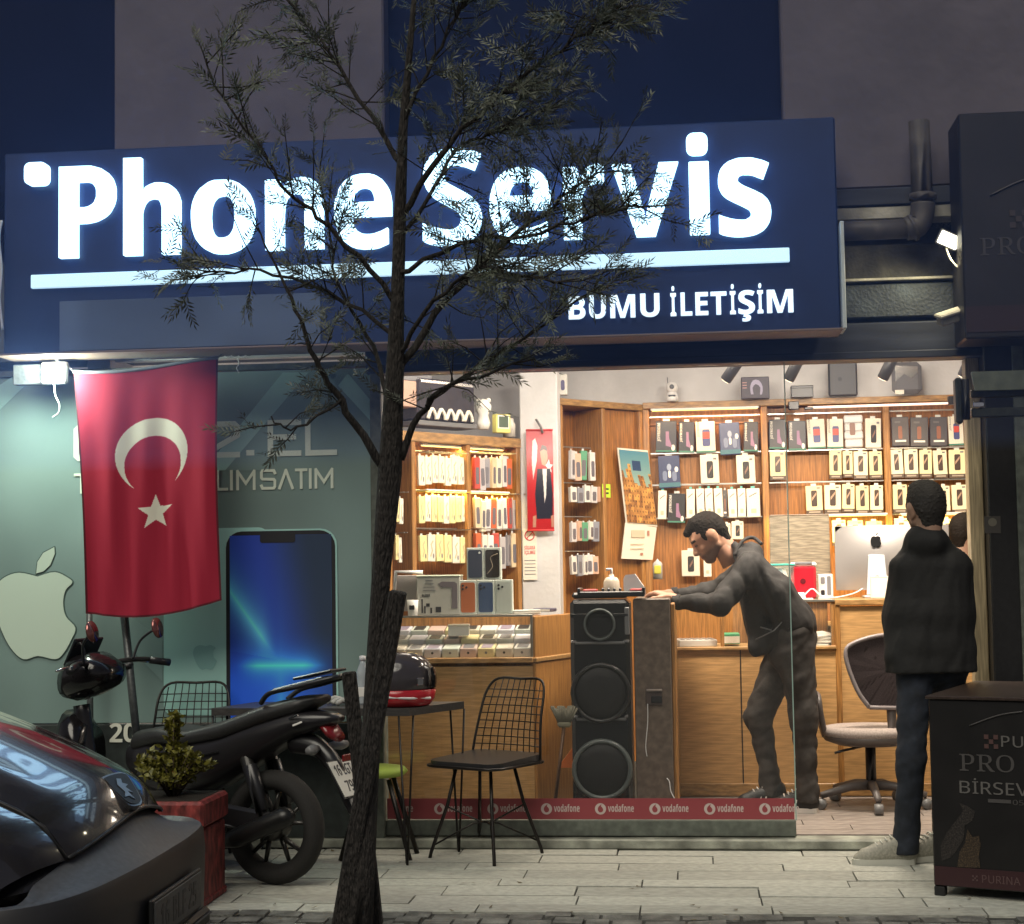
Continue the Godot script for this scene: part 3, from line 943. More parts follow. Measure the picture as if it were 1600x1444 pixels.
	part_box("sticker_card", Vector3.ZERO, Vector3(0.075, 0.08, 0.002), mat("sticker grey", lin(0.05, 0.045, 0.04), 0.6), n, 0)
	var sc := st()
	prism(sc, ring_poly(0, 0.012, 0.02, 14), 0.001, 0.002)
	part("round_print", sc, mat("sticker pale", lin(0.14, 0.13, 0.10), 0.6), n)
	for q in [[0.095, 1.75, 0.14, 0.42], [0.11, 1.15, 0.16, 0.3]]:
		var w := thing("wall_poster", "dim %s poster on the wall right of the door post" % ["upper reddish brown", "lower dark"][0 if q[1] > 1.5 else 1], "poster", Vector3(2.62, q[1], 0.0))
		part_box("poster_sheet", Vector3(0, 0, -0.045), Vector3(q[2] + 0.1, q[3], 0.01), grained("poster dim %d" % int(q[1] * 100), lin(0.06, 0.028, 0.02) if q[1] > 1.5 else lin(0.05, 0.045, 0.04), 0.6, noise_tex("poster blot", 0.02, 0.25, 1.0), Vector3.ONE * 4.0), w, 0)
	advert_box()

func advert_box() -> void:
	var b := thing("advert_box", "black pet food advertising box on short legs at the right kerb", "display box", Vector3(1.8209, 0.0000, 1.1206), deg_to_rad(-22.0))
	var h: float = 0.7954
	var bot: float = 0.0405
	var blk := grained("box black", lin(0.008, 0.007, 0.007), 0.45, tex["cloudy"], Vector3.ONE * 1.5)
	part_box("box_body", Vector3(0.45, (h + bot) / 2, -0.45), Vector3(0.9, h - bot, 0.9), blk, b, 0.006)
	part_box("box_top", Vector3(0.45, h + 0.006, -0.45), Vector3(0.92, 0.014, 0.92), grained("box top brown", lin(0.06, 0.038, 0.03), 0.35, tex["grain"], Vector3(5, 1, 2)), b, 0.003)
	for q in [[0.022, -0.022], [0.878, -0.022], [0.022, -0.878], [0.878, -0.878]]:
		part_box("leg", Vector3(q[0], bot / 2, q[1]), Vector3(0.044, bot, 0.044), mats["black steel"], b)
	part_box("red_band", Vector3(0.45, bot + 0.043, 0.002), Vector3(0.89, 0.075, 0.003), mat("band red", lin(0.028, 0.007, 0.009), 0.5), b, 0)
	var gr := mat("box letters grey", lin(0.06, 0.056, 0.055), 0.5)
	var lt := mat("box letters pale", lin(0.11, 0.105, 0.10), 0.5)
	checker(b, 0.2790 - 0.2184, Vector3(0.2487, 0.6302, 0.003), mat("box letters red", lin(0.075, 0.038, 0.035), 0.5))
	write("print_letters", "PURINA", 0.6550 - 0.6118, 0.27, Vector3(0.2882, 0.6118, 0.002), lt, b, 0.002, false)
	write("print_letters", "PRO PLAN", 0.5788 - 0.5122, 0.55, Vector3(0.1199, 0.5100, 0.002), gr, b, 0.002, false, true)
	write("print_letters", "BİRSEV PET", 0.4713 - 0.4227, 0.44, Vector3(0.1169, 0.4201, 0.002), lt, b, 0.002, false)
	write("print_letters", "0534", 0.02, 0.09, Vector3(0.3255, 0.3834, 0.002), gr, b, 0.001, false)
	part_box("print_rule", Vector3(0.2733, 0.3950, 0.002), Vector3(0.09, 0.014, 0.002), gr, b, 0)
	write("band_letters", "PURINA", 0.03, 0.15, Vector3(0.1944, bot + 0.028, 0.004), mat("box letters dim", lin(0.08, 0.045, 0.045), 0.5), b, 0.001, false)
	checker(b, 0.024, Vector3(0.1670, bot + 0.043, 0.005), mats["box letters dim"])
	part_tube("swoosh_line", spline([Vector3(0.1644, 0.6913, 0.003), Vector3(0.2800, 0.7357, 0.003), Vector3(0.3755, 0.7536, 0.003)]), 0.003, gr, b, 5)
	# the pale dog and tabby cat of the print, as flat shapes
	var dog := PackedVector2Array([Vector2(0.0357, 0.1436), Vector2(0.0325, 0.2024), Vector2(0.0602, 0.2606), Vector2(0.0925, 0.3009), Vector2(0.1273, 0.3464), Vector2(0.1156, 0.3791), Vector2(0.1485, 0.3680), Vector2(0.1758, 0.3491), Vector2(0.1644, 0.3128), Vector2(0.1331, 0.2906), Vector2(0.1261, 0.2340), Vector2(0.0938, 0.1859), Vector2(0.0724, 0.1589)])
	part_prism("dog_print", dog, 0.0015, 0.0025, grained("dog grey", lin(0.055, 0.045, 0.04), 0.5, noise_tex("fur", 0.05, 0.2, 1.0), Vector3(9, 9, 9)), b)
	var cat := PackedVector2Array([Vector2(0.0968, 0.1223), Vector2(0.1092, 0.1870), Vector2(0.1307, 0.2190), Vector2(0.1428, 0.2758), Vector2(0.1622, 0.2465), Vector2(0.1878, 0.2532), Vector2(0.1942, 0.2180), Vector2(0.1852, 0.1768), Vector2(0.1886, 0.1264)])
	part_prism("cat_print", cat, 0.0025, 0.0035, grained("cat brown", lin(0.10, 0.065, 0.035), 0.5, tex["fur"], Vector3(9, 9, 9)), b)

# ---------------------------------------------------------------- counters and what stands on them
func counters() -> void:
	var up: StandardMaterial3D = mats["wood upright"]
	var lev: StandardMaterial3D = mats["wood level"]
	var edge: StandardMaterial3D = mats["wood edge"]
	var z := -0.75
	var xl := -1.3
	var xr: float = 0.0160
	var yt: float = 1.1032
	var ys: float = 0.8733
	var c := thing("glass_showcase", "wooden counter with a glass case of phone boxes left of the tall speaker", "showcase")
	part_box("lower_front", Vector3((xl + xr) / 2, (ys + 0.05) / 2 - 0.02, z - 0.02), Vector3(xr - xl, ys - 0.09, 0.04), lev, c)
	part_box("front_ledge", Vector3((xl + xr) / 2, ys - 0.008, z - 0.01), Vector3(xr - xl, 0.03, 0.06), edge, c)
	part_box("plinth", Vector3((xl + xr) / 2, 0.075, z - 0.05), Vector3(xr - xl, 0.05, 0.04), mats["black steel"], c)
	part_box("inner_floor", Vector3((xl + xr) / 2, ys - 0.005, z - 0.25), Vector3(xr - xl, 0.02, 0.42), lev, c)
	part_box("back_board", Vector3((xl + xr) / 2, (yt + 0.05) / 2, z - 0.48), Vector3(xr - xl, yt - 0.07, 0.03), up, c)
	# slanting end board seen from the right
	var e0 := Vector3(xr, 0, z)
	var e1 := Vector3(0.1810, 0, -1.22)
	var dir := (e1 - e0).normalized()
	var eb := Basis(dir, Vector3.UP, dir.cross(Vector3.UP))
	part_box("end_board", (e0 + e1) / 2 + Vector3(0, (yt + 0.05) / 2, 0), Vector3((e1 - e0).length(), yt - 0.06, 0.03), up, c, 0.004, eb)
	part_box("end_ledge", (e0 + e1) / 2 + Vector3(0.004, ys - 0.008, 0.006), Vector3((e1 - e0).length() + 0.01, 0.026, 0.04), edge, c, 0.004, eb)
	part_box("glass_front", Vector3((xl + xr) / 2, (yt + ys) / 2, z), Vector3(xr - xl - 0.01, yt - ys - 0.02, 0.006), mats["case glass"], c, 0)
	part_box("glass_top", Vector3((xl + xr) / 2, yt, z - 0.245), Vector3(xr - xl, 0.008, 0.49), mats["case glass"], c, 0)
	part_box("metal_edge", Vector3((xl + xr) / 2, yt, z + 0.003), Vector3(xr - xl, 0.012, 0.008), mat("edge steel", lin(0.4, 0.4, 0.36), 0.3, 0.8), c, 0.002)
	part_box("corner_strip", Vector3(xr - 0.006, (yt + ys) / 2, z), Vector3(0.014, yt - ys, 0.014), mat("edge bronze", lin(0.25, 0.22, 0.17), 0.4, 0.5), c, 0.002)
	# phone boxes laid out in the case, rising towards the back
	var n := 0
	var tones := [lin(0.72, 0.72, 0.66), lin(0.66, 0.62, 0.52), lin(0.72, 0.66, 0.36), lin(0.60, 0.46, 0.40), lin(0.62, 0.68, 0.60), lin(0.70, 0.70, 0.76)]
	for row in 3:
		for k in 9:
			var x: float = xr - 0.065 - k * 0.098 - row * 0.012
			if x < -0.78:
				continue
			var o := thing("phone_box", "phone box lying in the %s row of the glass case, %s from the right" % [["front", "middle", "rear"][row], ORD[k]], "box", Vector3(x, ys + 0.006 + row * 0.045, z - 0.075 - row * 0.14), rng.randfn(0, 0.02), "phone boxes in the glass case")
			o.rotation.x = 0.16
			part_box("box_body", Vector3(0, 0.026, -0.05), Vector3(0.09, 0.05, 0.13), mat("phone box tone %d" % ((row * 5 + k * 7) % 6), tones[(row * 5 + k * 7) % 6], 0.5), o, 0.003)
			if (k + row) % 3 != 1:
				part_prism("phone_print", rrect(-0.03, -0.055, 0.03, 0.055, 0.01, 3), 0.0, 0.0012, [mats["ink grey"], mats["ink black"], mat("phone violet", lin(0.3, 0.26, 0.36), 0.4)][(k + 2 * row) % 3], o, Transform3D(Basis.from_euler(Vector3(-PI / 2, 0, 0)), Vector3(0, 0.0513, -0.05)))
			if row == 0:
				part_prism("dot_print", ring_poly(0, 0.027, 0.007, 10), 0.0152, 0.0162, mats["ink black"] if k % 2 else mats["ink grey"], o)
			n += 1
	var lid := thing("white_carton", "white carton lying on top of the phone boxes in the case", "box", Vector3(-0.4165, 1.0157, -0.9800), 0.1)
	part_box("box_body", Vector3.ZERO, Vector3(0.115, 0.05, 0.09), mats["card white"], lid, 0.003)
	part_box("box_lid", Vector3(0, 0.031, 0), Vector3(0.12, 0.012, 0.095), mats["paper"], lid, 0.002)

	# main counter in the middle and right
	var zf := -1.4
	var xa: float = 0.7465
	var xm: float = 1.6704
	var xe := 3.2
	var top: float = 1.1537
	var gy: float = 0.8881
	var m := thing("main_counter", "long wooden counter with a glass section behind the leaning man", "counter")
	part_box("front_panel", Vector3((xa + xm) / 2, (gy + 0.05) / 2, zf - 0.015), Vector3(xm - xa, gy - 0.05, 0.03), lev, m)
	part_box("front_ledge", Vector3((xa + xm) / 2, gy - 0.004, zf - 0.005), Vector3(xm - xa, 0.02, 0.05), edge, m)
	part_box("inner_floor", Vector3((xa + xm) / 2, gy - 0.006, zf - 0.27), Vector3(xm - xa, 0.018, 0.46), lev, m)
	part_box("back_board", Vector3((xa + xm) / 2, (top + 0.05) / 2, zf - 0.52), Vector3(xm - xa, top - 0.06, 0.025), up, m)
	part_box("glass_front", Vector3((xa + xm) / 2 + 0.17, (top + gy) / 2, zf), Vector3(xm - xa - 0.36, top - gy - 0.02, 0.006), mats["case glass"], m, 0)
	part_box("glass_top", Vector3((xa + xm) / 2, top - 0.006, zf - 0.265), Vector3(xm - xa, 0.012, 0.53), mats["case glass"], m, 0)
	part_box("metal_edge", Vector3((xa + xm) / 2, top - 0.006, zf + 0.004), Vector3(xm - xa, 0.014, 0.008), mats["edge steel"], m, 0.002)
	for px in [1128, 1302]:
		part_box("upright", Vector3(1.0361 if px == 1128 else xm - 0.012, (top + gy) / 2, zf - 0.02), Vector3(0.022, top - gy, 0.04), up, m)
	part_box("desk_front", Vector3((xm + xe) / 2, (top + 0.01) / 2, zf - 0.015), Vector3(xe - xm - 0.004, top - 0.09, 0.03), lev, m)
	for k in 3:
		part_box("panel_joint", Vector3(lerpf(xa, xm, 0.42) if k == 0 else xm + 0.62 * k, (gy + 0.05) / 2, zf + 0.001), Vector3(0.006, gy - 0.06, 0.004), mats["plastic black"], m, 0)
	part_box("foot_board", Vector3((xa + xe) / 2, 0.09, zf + 0.004), Vector3(xe - xa, 0.07, 0.012), edge, m, 0.003)
	part_box("desk_joint", Vector3(xm + 0.012, (top + 0.05) / 2, zf + 0.002), Vector3(0.03, top - 0.1, 0.02), up, m)
	part_box("desk_top", Vector3((xm + xe) / 2, top - 0.017, zf - 0.29), Vector3(xe - xm, 0.034, 0.62), edge, m)
	# brown return at the left of the leaning man
	var r := thing("counter_return", "dull brown narrow return of the counter with a socket on its face", "counter")
	var ra: float = 0.5682
	var rb: float = 0.7566
	var rt: float = 1.1893
	part_box("return_body", Vector3((ra + rb) / 2, (rt + 0.05) / 2, -0.88), Vector3(rb - ra, rt - 0.05, 1.0), mats["counter end"], r)
	part_box("return_edge", Vector3(rb + 0.012, (rt + 0.05) / 2 - 0.012, -0.90), Vector3(0.022, rt - 0.075, 0.98), up, r)
	part_box("socket_plate", Vector3(0.6663, 0.6938, -0.3750), Vector3(0.085, 0.085, 0.012), mat("socket brown", lin(0.07, 0.05, 0.045), 0.3), r)
	part_box("socket_slot", Vector3(0.6791, 0.6814, -0.3670), Vector3(0.055, 0.035, 0.006), mats["plastic black"], r)
	part_box("socket_lip", Vector3(0.6672, 0.7267, -0.3660), Vector3(0.082, 0.012, 0.02), mat("socket lip", lin(0.2, 0.17, 0.15), 0.3), r)
	for q in [[1012, 1095, 1009, 1165], [1045, 1218, 1052, 1246]]:
		pass
	var cable := thing("loose_cable", "thin white cable hanging down the brown counter return", "cable")
	part_tube("wire", spline([Vector3(0.6335, 0.6598, -0.3600), Vector3(0.6315, 0.5632, -0.3600), Vector3(0.6195, 0.4508, -0.3600), Vector3(0.6248, 0.3963, -0.3600)]), 0.0022, mats["plastic white"], cable, 5)
	part_tube("wire_end", spline([Vector3(0.7224, 0.2872, -0.3600), Vector3(0.7349, 0.2680, -0.3600), Vector3(0.7403, 0.2232, -0.3600), Vector3(0.7588, 0.1849, -0.3600)]), 0.0025, mats["plastic white"], cable, 5)

func pack_proto(kind: String) -> Node3D:
	var o := Node3D.new()
	o.name = "%s_pack" % {"black": "black_accessory", "red": "white_case", "white": "white_case", "yellow": "pale_case", "blue": "blue_earphone", "plain": "plain_white", "silver": "silver_bag", "grey": "grey_accessory", "slim": "slim_cable", "card": "hanging_card"}[kind]
	o.set_meta("category", "package")
	var body := st()
	if kind == "silver":
		for i in 4:
			var y0 := 0.5 - 0.25 * i
			box(body, Vector3(0, y0 - 0.125, 0.08 - 0.02 * (i % 2)), Vector3(0.98 - 0.05 * (i % 2), 0.26, 0.13), 0.05)
	else:
		box(body, Vector3(0, -0.03, 0.08), Vector3(0.95, 0.92, 0.16), 0.02)
	var tone: Color = {"black": lin(0.03, 0.03, 0.035), "red": lin(0.72, 0.68, 0.56), "white": lin(0.72, 0.69, 0.58), "yellow": lin(0.76, 0.70, 0.42), "blue": lin(0.035, 0.05, 0.13), "plain": lin(0.76, 0.76, 0.66), "silver": lin(0.60, 0.60, 0.60), "grey": lin(0.09, 0.085, 0.09), "slim": lin(0.74, 0.71, 0.60), "card": lin(0.6, 0.56, 0.5)}[kind]
	part("box_body", body, mat("pack %s" % kind, tone, 0.35 if kind in ["black", "grey", "blue", "silver"] else 0.5), o)
	part_box("hang_tab", Vector3(0, 0.46, 0.03), Vector3(0.3, 0.09, 0.012), mat("tab clear", lin(0.6, 0.62, 0.6), 0.3) if kind != "plain" else mat("tab teal", lin(0.12, 0.42, 0.38), 0.4), o, 0)
	var z := 0.161
	match kind:
		"black":
			write("print_word", "JOYROOM", 0.13, 0.55, Vector3(-0.27, -0.18, z), mats["card white"], o, 0.01, true, false, Basis(Vector3(0, 0, 1), PI / 2))
			part_prism("print_flash", PackedVector2Array([Vector2(-0.02, -0.3), Vector2(0.3, -0.36), Vector2(0.14, -0.1), Vector2(0.12, 0.12), Vector2(-0.02, 0.12)]), z, z + 0.01, mat("flash lilac", lin(0.30, 0.16, 0.28), 0.4), o)
			part_prism("print_mark", ring_poly(0.32, -0.36, 0.09, 12), z, z + 0.01, mats["card white"], o)
			part_box("print_foot", Vector3(0, -0.46, 0.085), Vector3(0.955, 0.05, 0.165), mat("foot green", lin(0.05, 0.2, 0.14), 0.5), o, 0)
		"red":
			part_prism("phone_print", rrect(-0.16, -0.30, 0.22, 0.20, 0.06, 3), z, z + 0.012, mat("print navy", lin(0.06, 0.07, 0.2), 0.4), o)
			part_prism("flash_print", rrect(-0.14, -0.08, 0.20, 0.12, 0.04, 3), z + 0.012, z + 0.02, mat("print bright red", lin(0.55, 0.06, 0.03), 0.4), o)
			write("print_word", "JOYROOM", 0.1, 0.45, Vector3(-0.30, -0.02, z), mats["ink grey"], o, 0.01, true, false, Basis(Vector3(0, 0, 1), PI / 2))
			part_box("print_foot", Vector3(0, -0.46, 0.085), Vector3(0.955, 0.05, 0.165), mats["foot green"], o, 0) if mats.has("foot green") else null
		"white":
			part_prism("phone_print", rrect(-0.15, -0.33, 0.18, 0.22, 0.06, 3), z, z + 0.012, mats["ink black"], o)
			part_prism("sheen_print", PackedVector2Array([Vector2(-0.06, -0.2), Vector2(0.12, -0.02), Vector2(0.12, 0.1), Vector2(-0.06, -0.1)]), z + 0.012, z + 0.018, mat("print brown", lin(0.22, 0.12, 0.09), 0.4), o)
			part_prism("logo_print", rrect(0.2, 0.26, 0.36, 0.32, 0.01, 2), z, z + 0.01, mats["ink grey"], o)
		"yellow":
			part_prism("phone_print", rrect(-0.17, -0.24, 0.17, 0.28, 0.05, 3), z, z + 0.012, mat("print dark brown", lin(0.06, 0.04, 0.035), 0.35), o)
			part_prism("sheen_print", PackedVector2Array([Vector2(-0.13, -0.06), Vector2(0.13, 0.14), Vector2(0.13, 0.22), Vector2(-0.13, 0.04)]), z + 0.012, z + 0.018, mat("print warm", lin(0.42, 0.28, 0.2), 0.4), o)
			part_box("label_band", Vector3(0, -0.425, 0.083), Vector3(0.96, 0.13, 0.166), mat("label brown", lin(0.085, 0.06, 0.045), 0.5), o, 0)
			part_box("print_word", Vector3(0, -0.42, z + 0.008), Vector3(0.66, 0.05, 0.006), mat("label pale", lin(0.36, 0.3, 0.24), 0.5), o, 0)
			part_prism("logo_print", rrect(0.16, 0.33, 0.36, 0.38, 0.01, 2), z, z + 0.01, mats["ink grey"], o)
		"blue":
			part_prism("head_print", ring_poly(0, 0.1, 0.1, 14), z, z + 0.01, mat("print pale blue", lin(0.30, 0.36, 0.5), 0.4), o)
			part_prism("bud_print", rrect(-0.3, -0.28, -0.1, 0.0, 0.08, 3), z, z + 0.012, mat("print grey blue", lin(0.16, 0.2, 0.32), 0.4), o)
			part_prism("bud_print", rrect(0.12, -0.30, 0.32, -0.02, 0.08, 3), z, z + 0.012, mats["print grey blue"], o)
			part_prism("bud_print", rrect(-0.05, -0.2, 0.07, 0.0, 0.05, 3), z, z + 0.012, mats["card white"], o)
			part_prism("mark_print", ring_poly(0.32, 0.03, 0.08, 12), z, z + 0.01, mats["card white"], o)
			part_box("print_foot", Vector3(0, -0.40, 0.084), Vector3(0.955, 0.12, 0.165), mat("foot teal", lin(0.05, 0.16, 0.2), 0.5), o, 0)
		"plain":
			part_prism("mark_print", PackedVector2Array([Vector2(-0.3, 0.18), Vector2(0.25, 0.30), Vector2(0.27, 0.27), Vector2(-0.28, 0.15)]), z, z + 0.01, mats["ink grey"], o)
			part_prism("label_print", rrect(-0.18, -0.36, 0.2, -0.22, 0.03, 2), z, z + 0.008, mat("print sand", lin(0.55, 0.5, 0.36), 0.5), o)
		"silver":
			part_prism("phone_print", rrect(-0.2, -0.12, 0.08, 0.26, 0.05, 3), 0.15, 0.165, mats["print brown"] if mats.has("print brown") else mats["ink red"], o)
		"grey":
			part_prism("product_print", rrect(-0.12, -0.26, 0.1, 0.14, 0.05, 3), z, z + 0.012, mat("print copper", lin(0.3, 0.12, 0.07), 0.4), o)
			part_box("print_word", Vector3(0, -0.33, z + 0.004), Vector3(0.6, 0.06, 0.006), mats["card white"], o, 0)
			part_prism("mark_print", rrect(-0.3, 0.24, 0.02, 0.3, 0.02, 2), z, z + 0.01, mats["plastic grey"], o)
		"slim":
			part_prism("cable_print", PackedVector2Array([Vector2(-0.22, -0.3), Vector2(0.0, -0.12), Vector2(-0.16, 0.1), Vector2(0.12, 0.24), Vector2(0.2, 0.2), Vector2(-0.04, 0.08), Vector2(0.14, -0.12), Vector2(-0.1, -0.34)]), z, z + 0.01, mat("print straw", lin(0.55, 0.46, 0.28), 0.5), o)
			part_prism("dot_print", ring_poly(0.22, -0.3, 0.09, 8), z, z + 0.01, mats["ink grey"], o)
		"card":
			part_prism("window_print", rrect(-0.28, -0.36, 0.28, 0.14, 0.1, 3), z, z + 0.012, mat("print dusk", lin(0.14, 0.13, 0.15), 0.35), o)
	return o

var protos := {}
var hung := {}

func hang(kind: String, label: String, centre: Vector3, w: float, h: float, turn: float, group: String, tint := Color.WHITE) -> void:
	if not protos.has(kind):
		protos[kind] = pack_proto(kind)
	if kind == "yellow" and tint == Color.WHITE:
		tint = [Color.WHITE, lin(0.78, 0.74, 0.52), lin(0.70, 0.63, 0.36)][rng.randi() % 3]
	var o: Node3D = protos[kind].duplicate()
	o.name = numbered(str(protos[kind].name))
	add_child(o, true)
	o.position = centre
	o.rotation.y = turn + rng.randfn(0, 0.03)
	o.rotation.z = rng.randfn(0, 0.022)
	o.position.y += rng.randfn(0, 0.004)
	o.scale = Vector3(w, h, 0.16 if kind != "slim" else 0.12)
	if tint != Color.WHITE:
		var key := "pack tint " + tint.to_html()
		(o.get_node("box_body") as MeshInstance3D).material_override = mat(key, tint, 0.4)
	tag(o, label, "package", group)

func shelf_light(called: String, label: String, a: Vector3, length: float, turn: float, energy: float, warm: Color, group := "shelf light strips") -> void:
	var l := thing(called, label, "light strip", a, turn, group)
	part_box("strip_housing", Vector3(0, 0.006, 0), Vector3(length, 0.012, 0.022), mats["plastic white"], l, 0.002)
	part_box("glowing_strip", Vector3(0, -0.003, 0), Vector3(length - 0.02, 0.006, 0.014), lamp_mat("strip glow", Color(1.0, 0.85, 0.5), 2.0), l, 0)
	var ar := AreaLight3D.new()
	ar.name = "strip_light"
	ar.area_size = Vector2(length - 0.02, 0.014)
	ar.light_color = warm
	ar.light_energy = energy * 4.0
	ar.area_range = 6.0
	ar.shadow_enabled = true
	ar.rotation.x = -PI / 2 + 0.25
	ar.position.y = -0.012
	l.add_child(ar)

func stock() -> void:
	var up: StandardMaterial3D = mats["wood upright"]
	var dk: StandardMaterial3D = mats["wood upright dark"]
	var edge: StandardMaterial3D = mats["wood edge"]
	# ---- back wall unit
	var zb := -3.3
	var top: float = 2.4899
	var b := thing("back_shelving", "tall orange wood display wall of hanging packs behind the counter", "shelving")
	var xs := [0.5786, 1.3889, 2.2124, 3.0]
	part_box("back_panel", Vector3((xs[0] + 3.25) / 2, top / 2, zb - 0.13), Vector3(3.25 - xs[0], top - 0.02, 0.02), dk, b, 0)
	part_box("top_board", Vector3((xs[0] + 3.25) / 2, top - 0.022, zb - 0.06), Vector3(3.25 - xs[0] + 0.04, 0.044, 0.14), edge, b)
	part_box("fascia", Vector3((xs[0] + 3.25) / 2, top - 0.1, zb - 0.11), Vector3(3.25 - xs[0], 0.1, 0.02), dk, b, 0)
	for x in xs:
		part_box("upright", Vector3(x, top / 2 - 0.022, zb - 0.06), Vector3(0.045, top - 0.05, 0.13), up, b)
	part_box("low_ledge", Vector3((xs[0] + 3.25) / 2, 0.95, zb - 0.02), Vector3(3.25 - xs[0], 0.03, 0.2), edge, b)
	var rail := glass_mat("rail clear", Color(1, 1, 1), 0.15)
	var steel := mat("hook steel", lin(0.5, 0.5, 0.5), 0.3, 0.9)
	for i in 3:
		for y in [2.3856, 2.1316, 1.9131, 1.6821]:
			part_box("hook_rail", Vector3((xs[i] + xs[i + 1]) / 2, y + 0.004, zb - 0.03), Vector3(xs[i + 1] - xs[i] - 0.05, 0.012, 0.006), steel, b, 0.002)
	# packs: kind, left px, right px, top px, bottom px (as seen in the picture), bay, row
	var list := [
		["black", 1025, 1060, 655, 707, 0, 0], ["black", 1062, 1088, 655, 707, 0, 0], ["red", 1089, 1121, 655, 707, 0, 0], ["blue", 1126, 1160, 657, 711, 0, 0], ["black", 1165, 1189, 655, 705, 0, 0],
		["blue", 1028, 1064, 709, 763, 0, 1], ["white", 1095, 1126, 708, 756, 0, 1], ["white", 1152, 1183, 708, 756, 0, 1],
		["plain", 1027, 1041, 763, 811, 0, 2], ["black", 1042, 1071, 766, 815, 0, 2], ["plain", 1072, 1086, 760, 809, 0, 2], ["plain", 1088, 1101, 760, 808, 0, 2], ["plain", 1102, 1115, 760, 808, 0, 2], ["plain", 1116, 1130, 760, 808, 0, 2], ["grey", 1130, 1137, 762, 808, 0, 2], ["plain", 1138, 1152, 760, 808, 0, 2], ["plain", 1153, 1166, 760, 808, 0, 2], ["plain", 1167, 1189, 759, 807, 0, 2],
		["white", 1129, 1141, 814, 843, 0, 3], ["white", 1142, 1162, 812, 842, 0, 3], ["white", 1062, 1092, 857, 900, 0, 4], ["plain", 1097, 1110, 862, 900, 0, 4],
		["black", 1205, 1233, 653, 702, 1, 0], ["black", 1235, 1264, 653, 702, 1, 0], ["red", 1265, 1294, 653, 702, 1, 0], ["red", 1296, 1322, 652, 701, 1, 0], ["silver", 1323, 1353, 651, 700, 1, 0], ["white", 1355, 1381, 651, 700, 1, 0],
		["yellow", 1205, 1231, 703, 750, 1, 1], ["yellow", 1298, 1318, 702, 749, 1, 1], ["yellow", 1319, 1335, 703, 747, 1, 1], ["yellow", 1336, 1359, 702, 748, 1, 1], ["yellow", 1360, 1381, 702, 747, 1, 1],
		["yellow", 1260, 1287, 756, 803, 1, 2], ["yellow", 1289, 1316, 755, 802, 1, 2], ["yellow", 1317, 1337, 754, 801, 1, 2], ["yellow", 1338, 1359, 754, 801, 1, 2], ["yellow", 1360, 1381, 754, 801, 1, 2],
		["yellow", 1300, 1322, 808, 850, 1, 3], ["yellow", 1324, 1349, 808, 850, 1, 3], ["yellow", 1352, 1378, 808, 850, 1, 3],
		["grey", 1396, 1424, 650, 698, 2, 0], ["grey", 1425, 1454, 650, 698, 2, 0], ["grey", 1455, 1483, 650, 698, 2, 0], ["red", 1484, 1508, 649, 697, 2, 0],
		["yellow", 1393, 1414, 700, 747, 2, 1], ["yellow", 1415, 1437, 700, 747, 2, 1], ["yellow", 1438, 1458, 700, 746, 2, 1], ["yellow", 1459, 1481, 700, 746, 2, 1], ["yellow", 1483, 1510, 700, 746, 2, 1],
		["yellow", 1395, 1418, 754, 801, 2, 2], ["yellow", 1419, 1442, 754, 801, 2, 2], ["yellow", 1443, 1464, 754, 801, 2, 2], ["yellow", 1465, 1484, 754, 801, 2, 2], ["yellow", 1486, 1511, 754, 801, 2, 2],
		["yellow", 1396, 1420, 806, 850, 2, 3], ["yellow", 1468, 1488, 806, 850, 2, 3], ["yellow", 1490, 1512, 806, 850, 2, 3],
	]
	var look := {"black": "black box with white lettering", "red": "white box with red blue print", "white": "cream box with dark phone", "yellow": "pale yellow brown-footed case box", "blue": "dark blue earphone pack", "plain": "slim plain white box", "silver": "shiny silver bag", "grey": "dark grey accessory pack", "slim": "slim cream cable pack", "card": "hanging card"}
	var bays := ["left", "middle", "right"]
	var counts := {}
	for q in list:
		var key := "%d %d" % [q[5], q[6]]
		counts[key] = counts.get(key, 0) + 1
		var c := wall_point((q[1] + q[2]) / 2.0, (q[3] + q[4]) / 2.0)
		var e := wall_point(q[2], q[4])
		var w: float = absf(e.x - c.x) * 2.0
		var h: float = absf(e.y - c.y) * 2.0
		hang(q[0], "%s, %s from left, %s row of the %s back bay" % [look[q[0]], ORD[counts[key] - 1], ORD[q[6]], bays[q[5]]], Vector3(c.x, c.y, zb - 0.045 + rng.randf() * 0.02), w, h, 0.0, "packs on the back display wall")
	shelf_light("shelf_light", "warm light strip above the lower packs of the middle bay", Vector3((xs[1] + xs[2]) / 2, 1.6801, zb + 0.1), 0.78, 0, 0.14, Color(1.0, 0.84, 0.42))
	shelf_light("shelf_light", "warm light strip above the lower packs of the right bay", Vector3((xs[2] + xs[3]) / 2 - 0.02, 1.6758, zb + 0.1), 0.62, 0, 0.14, Color(1.0, 0.84, 0.42))
	shelf_light("shelf_light", "light strip under the top board of the left bay", Vector3((xs[0] + xs[1]) / 2, top - 0.06, zb + 0.05), 0.74, 0, 0.06, Color(1.0, 0.80, 0.55))
	# thin lamp tube along the top
	var t := thing("lamp_tube", "long thin lamp tube on black brackets along the top of the display wall", "lamp")
	part_tube("glowing_tube", [Vector3(1.6723, 2.4077, -3.1000), Vector3(2.6083, 2.4132, -3.1000)], 0.008, lamp_mat("tube glow", Color(1.0, 0.86, 0.78), 1.1), t, 8)
	part_box("bracket", Vector3(1.5790, 2.4232, -3.1000), Vector3(0.07, 0.055, 0.06), mats["plastic black"], t)
	part_box("bracket", Vector3(2.6213, 2.4300, -3.1000), Vector3(0.05, 0.055, 0.06), mats["plastic black"], t)
	part_box("socket_end", Vector3(1.6807, 2.4032, -3.1000), Vector3(0.06, 0.018, 0.02), mats["plastic black"], t)
	# ---- slanting unit at the left wall
	var phi := deg_to_rad(53.3)
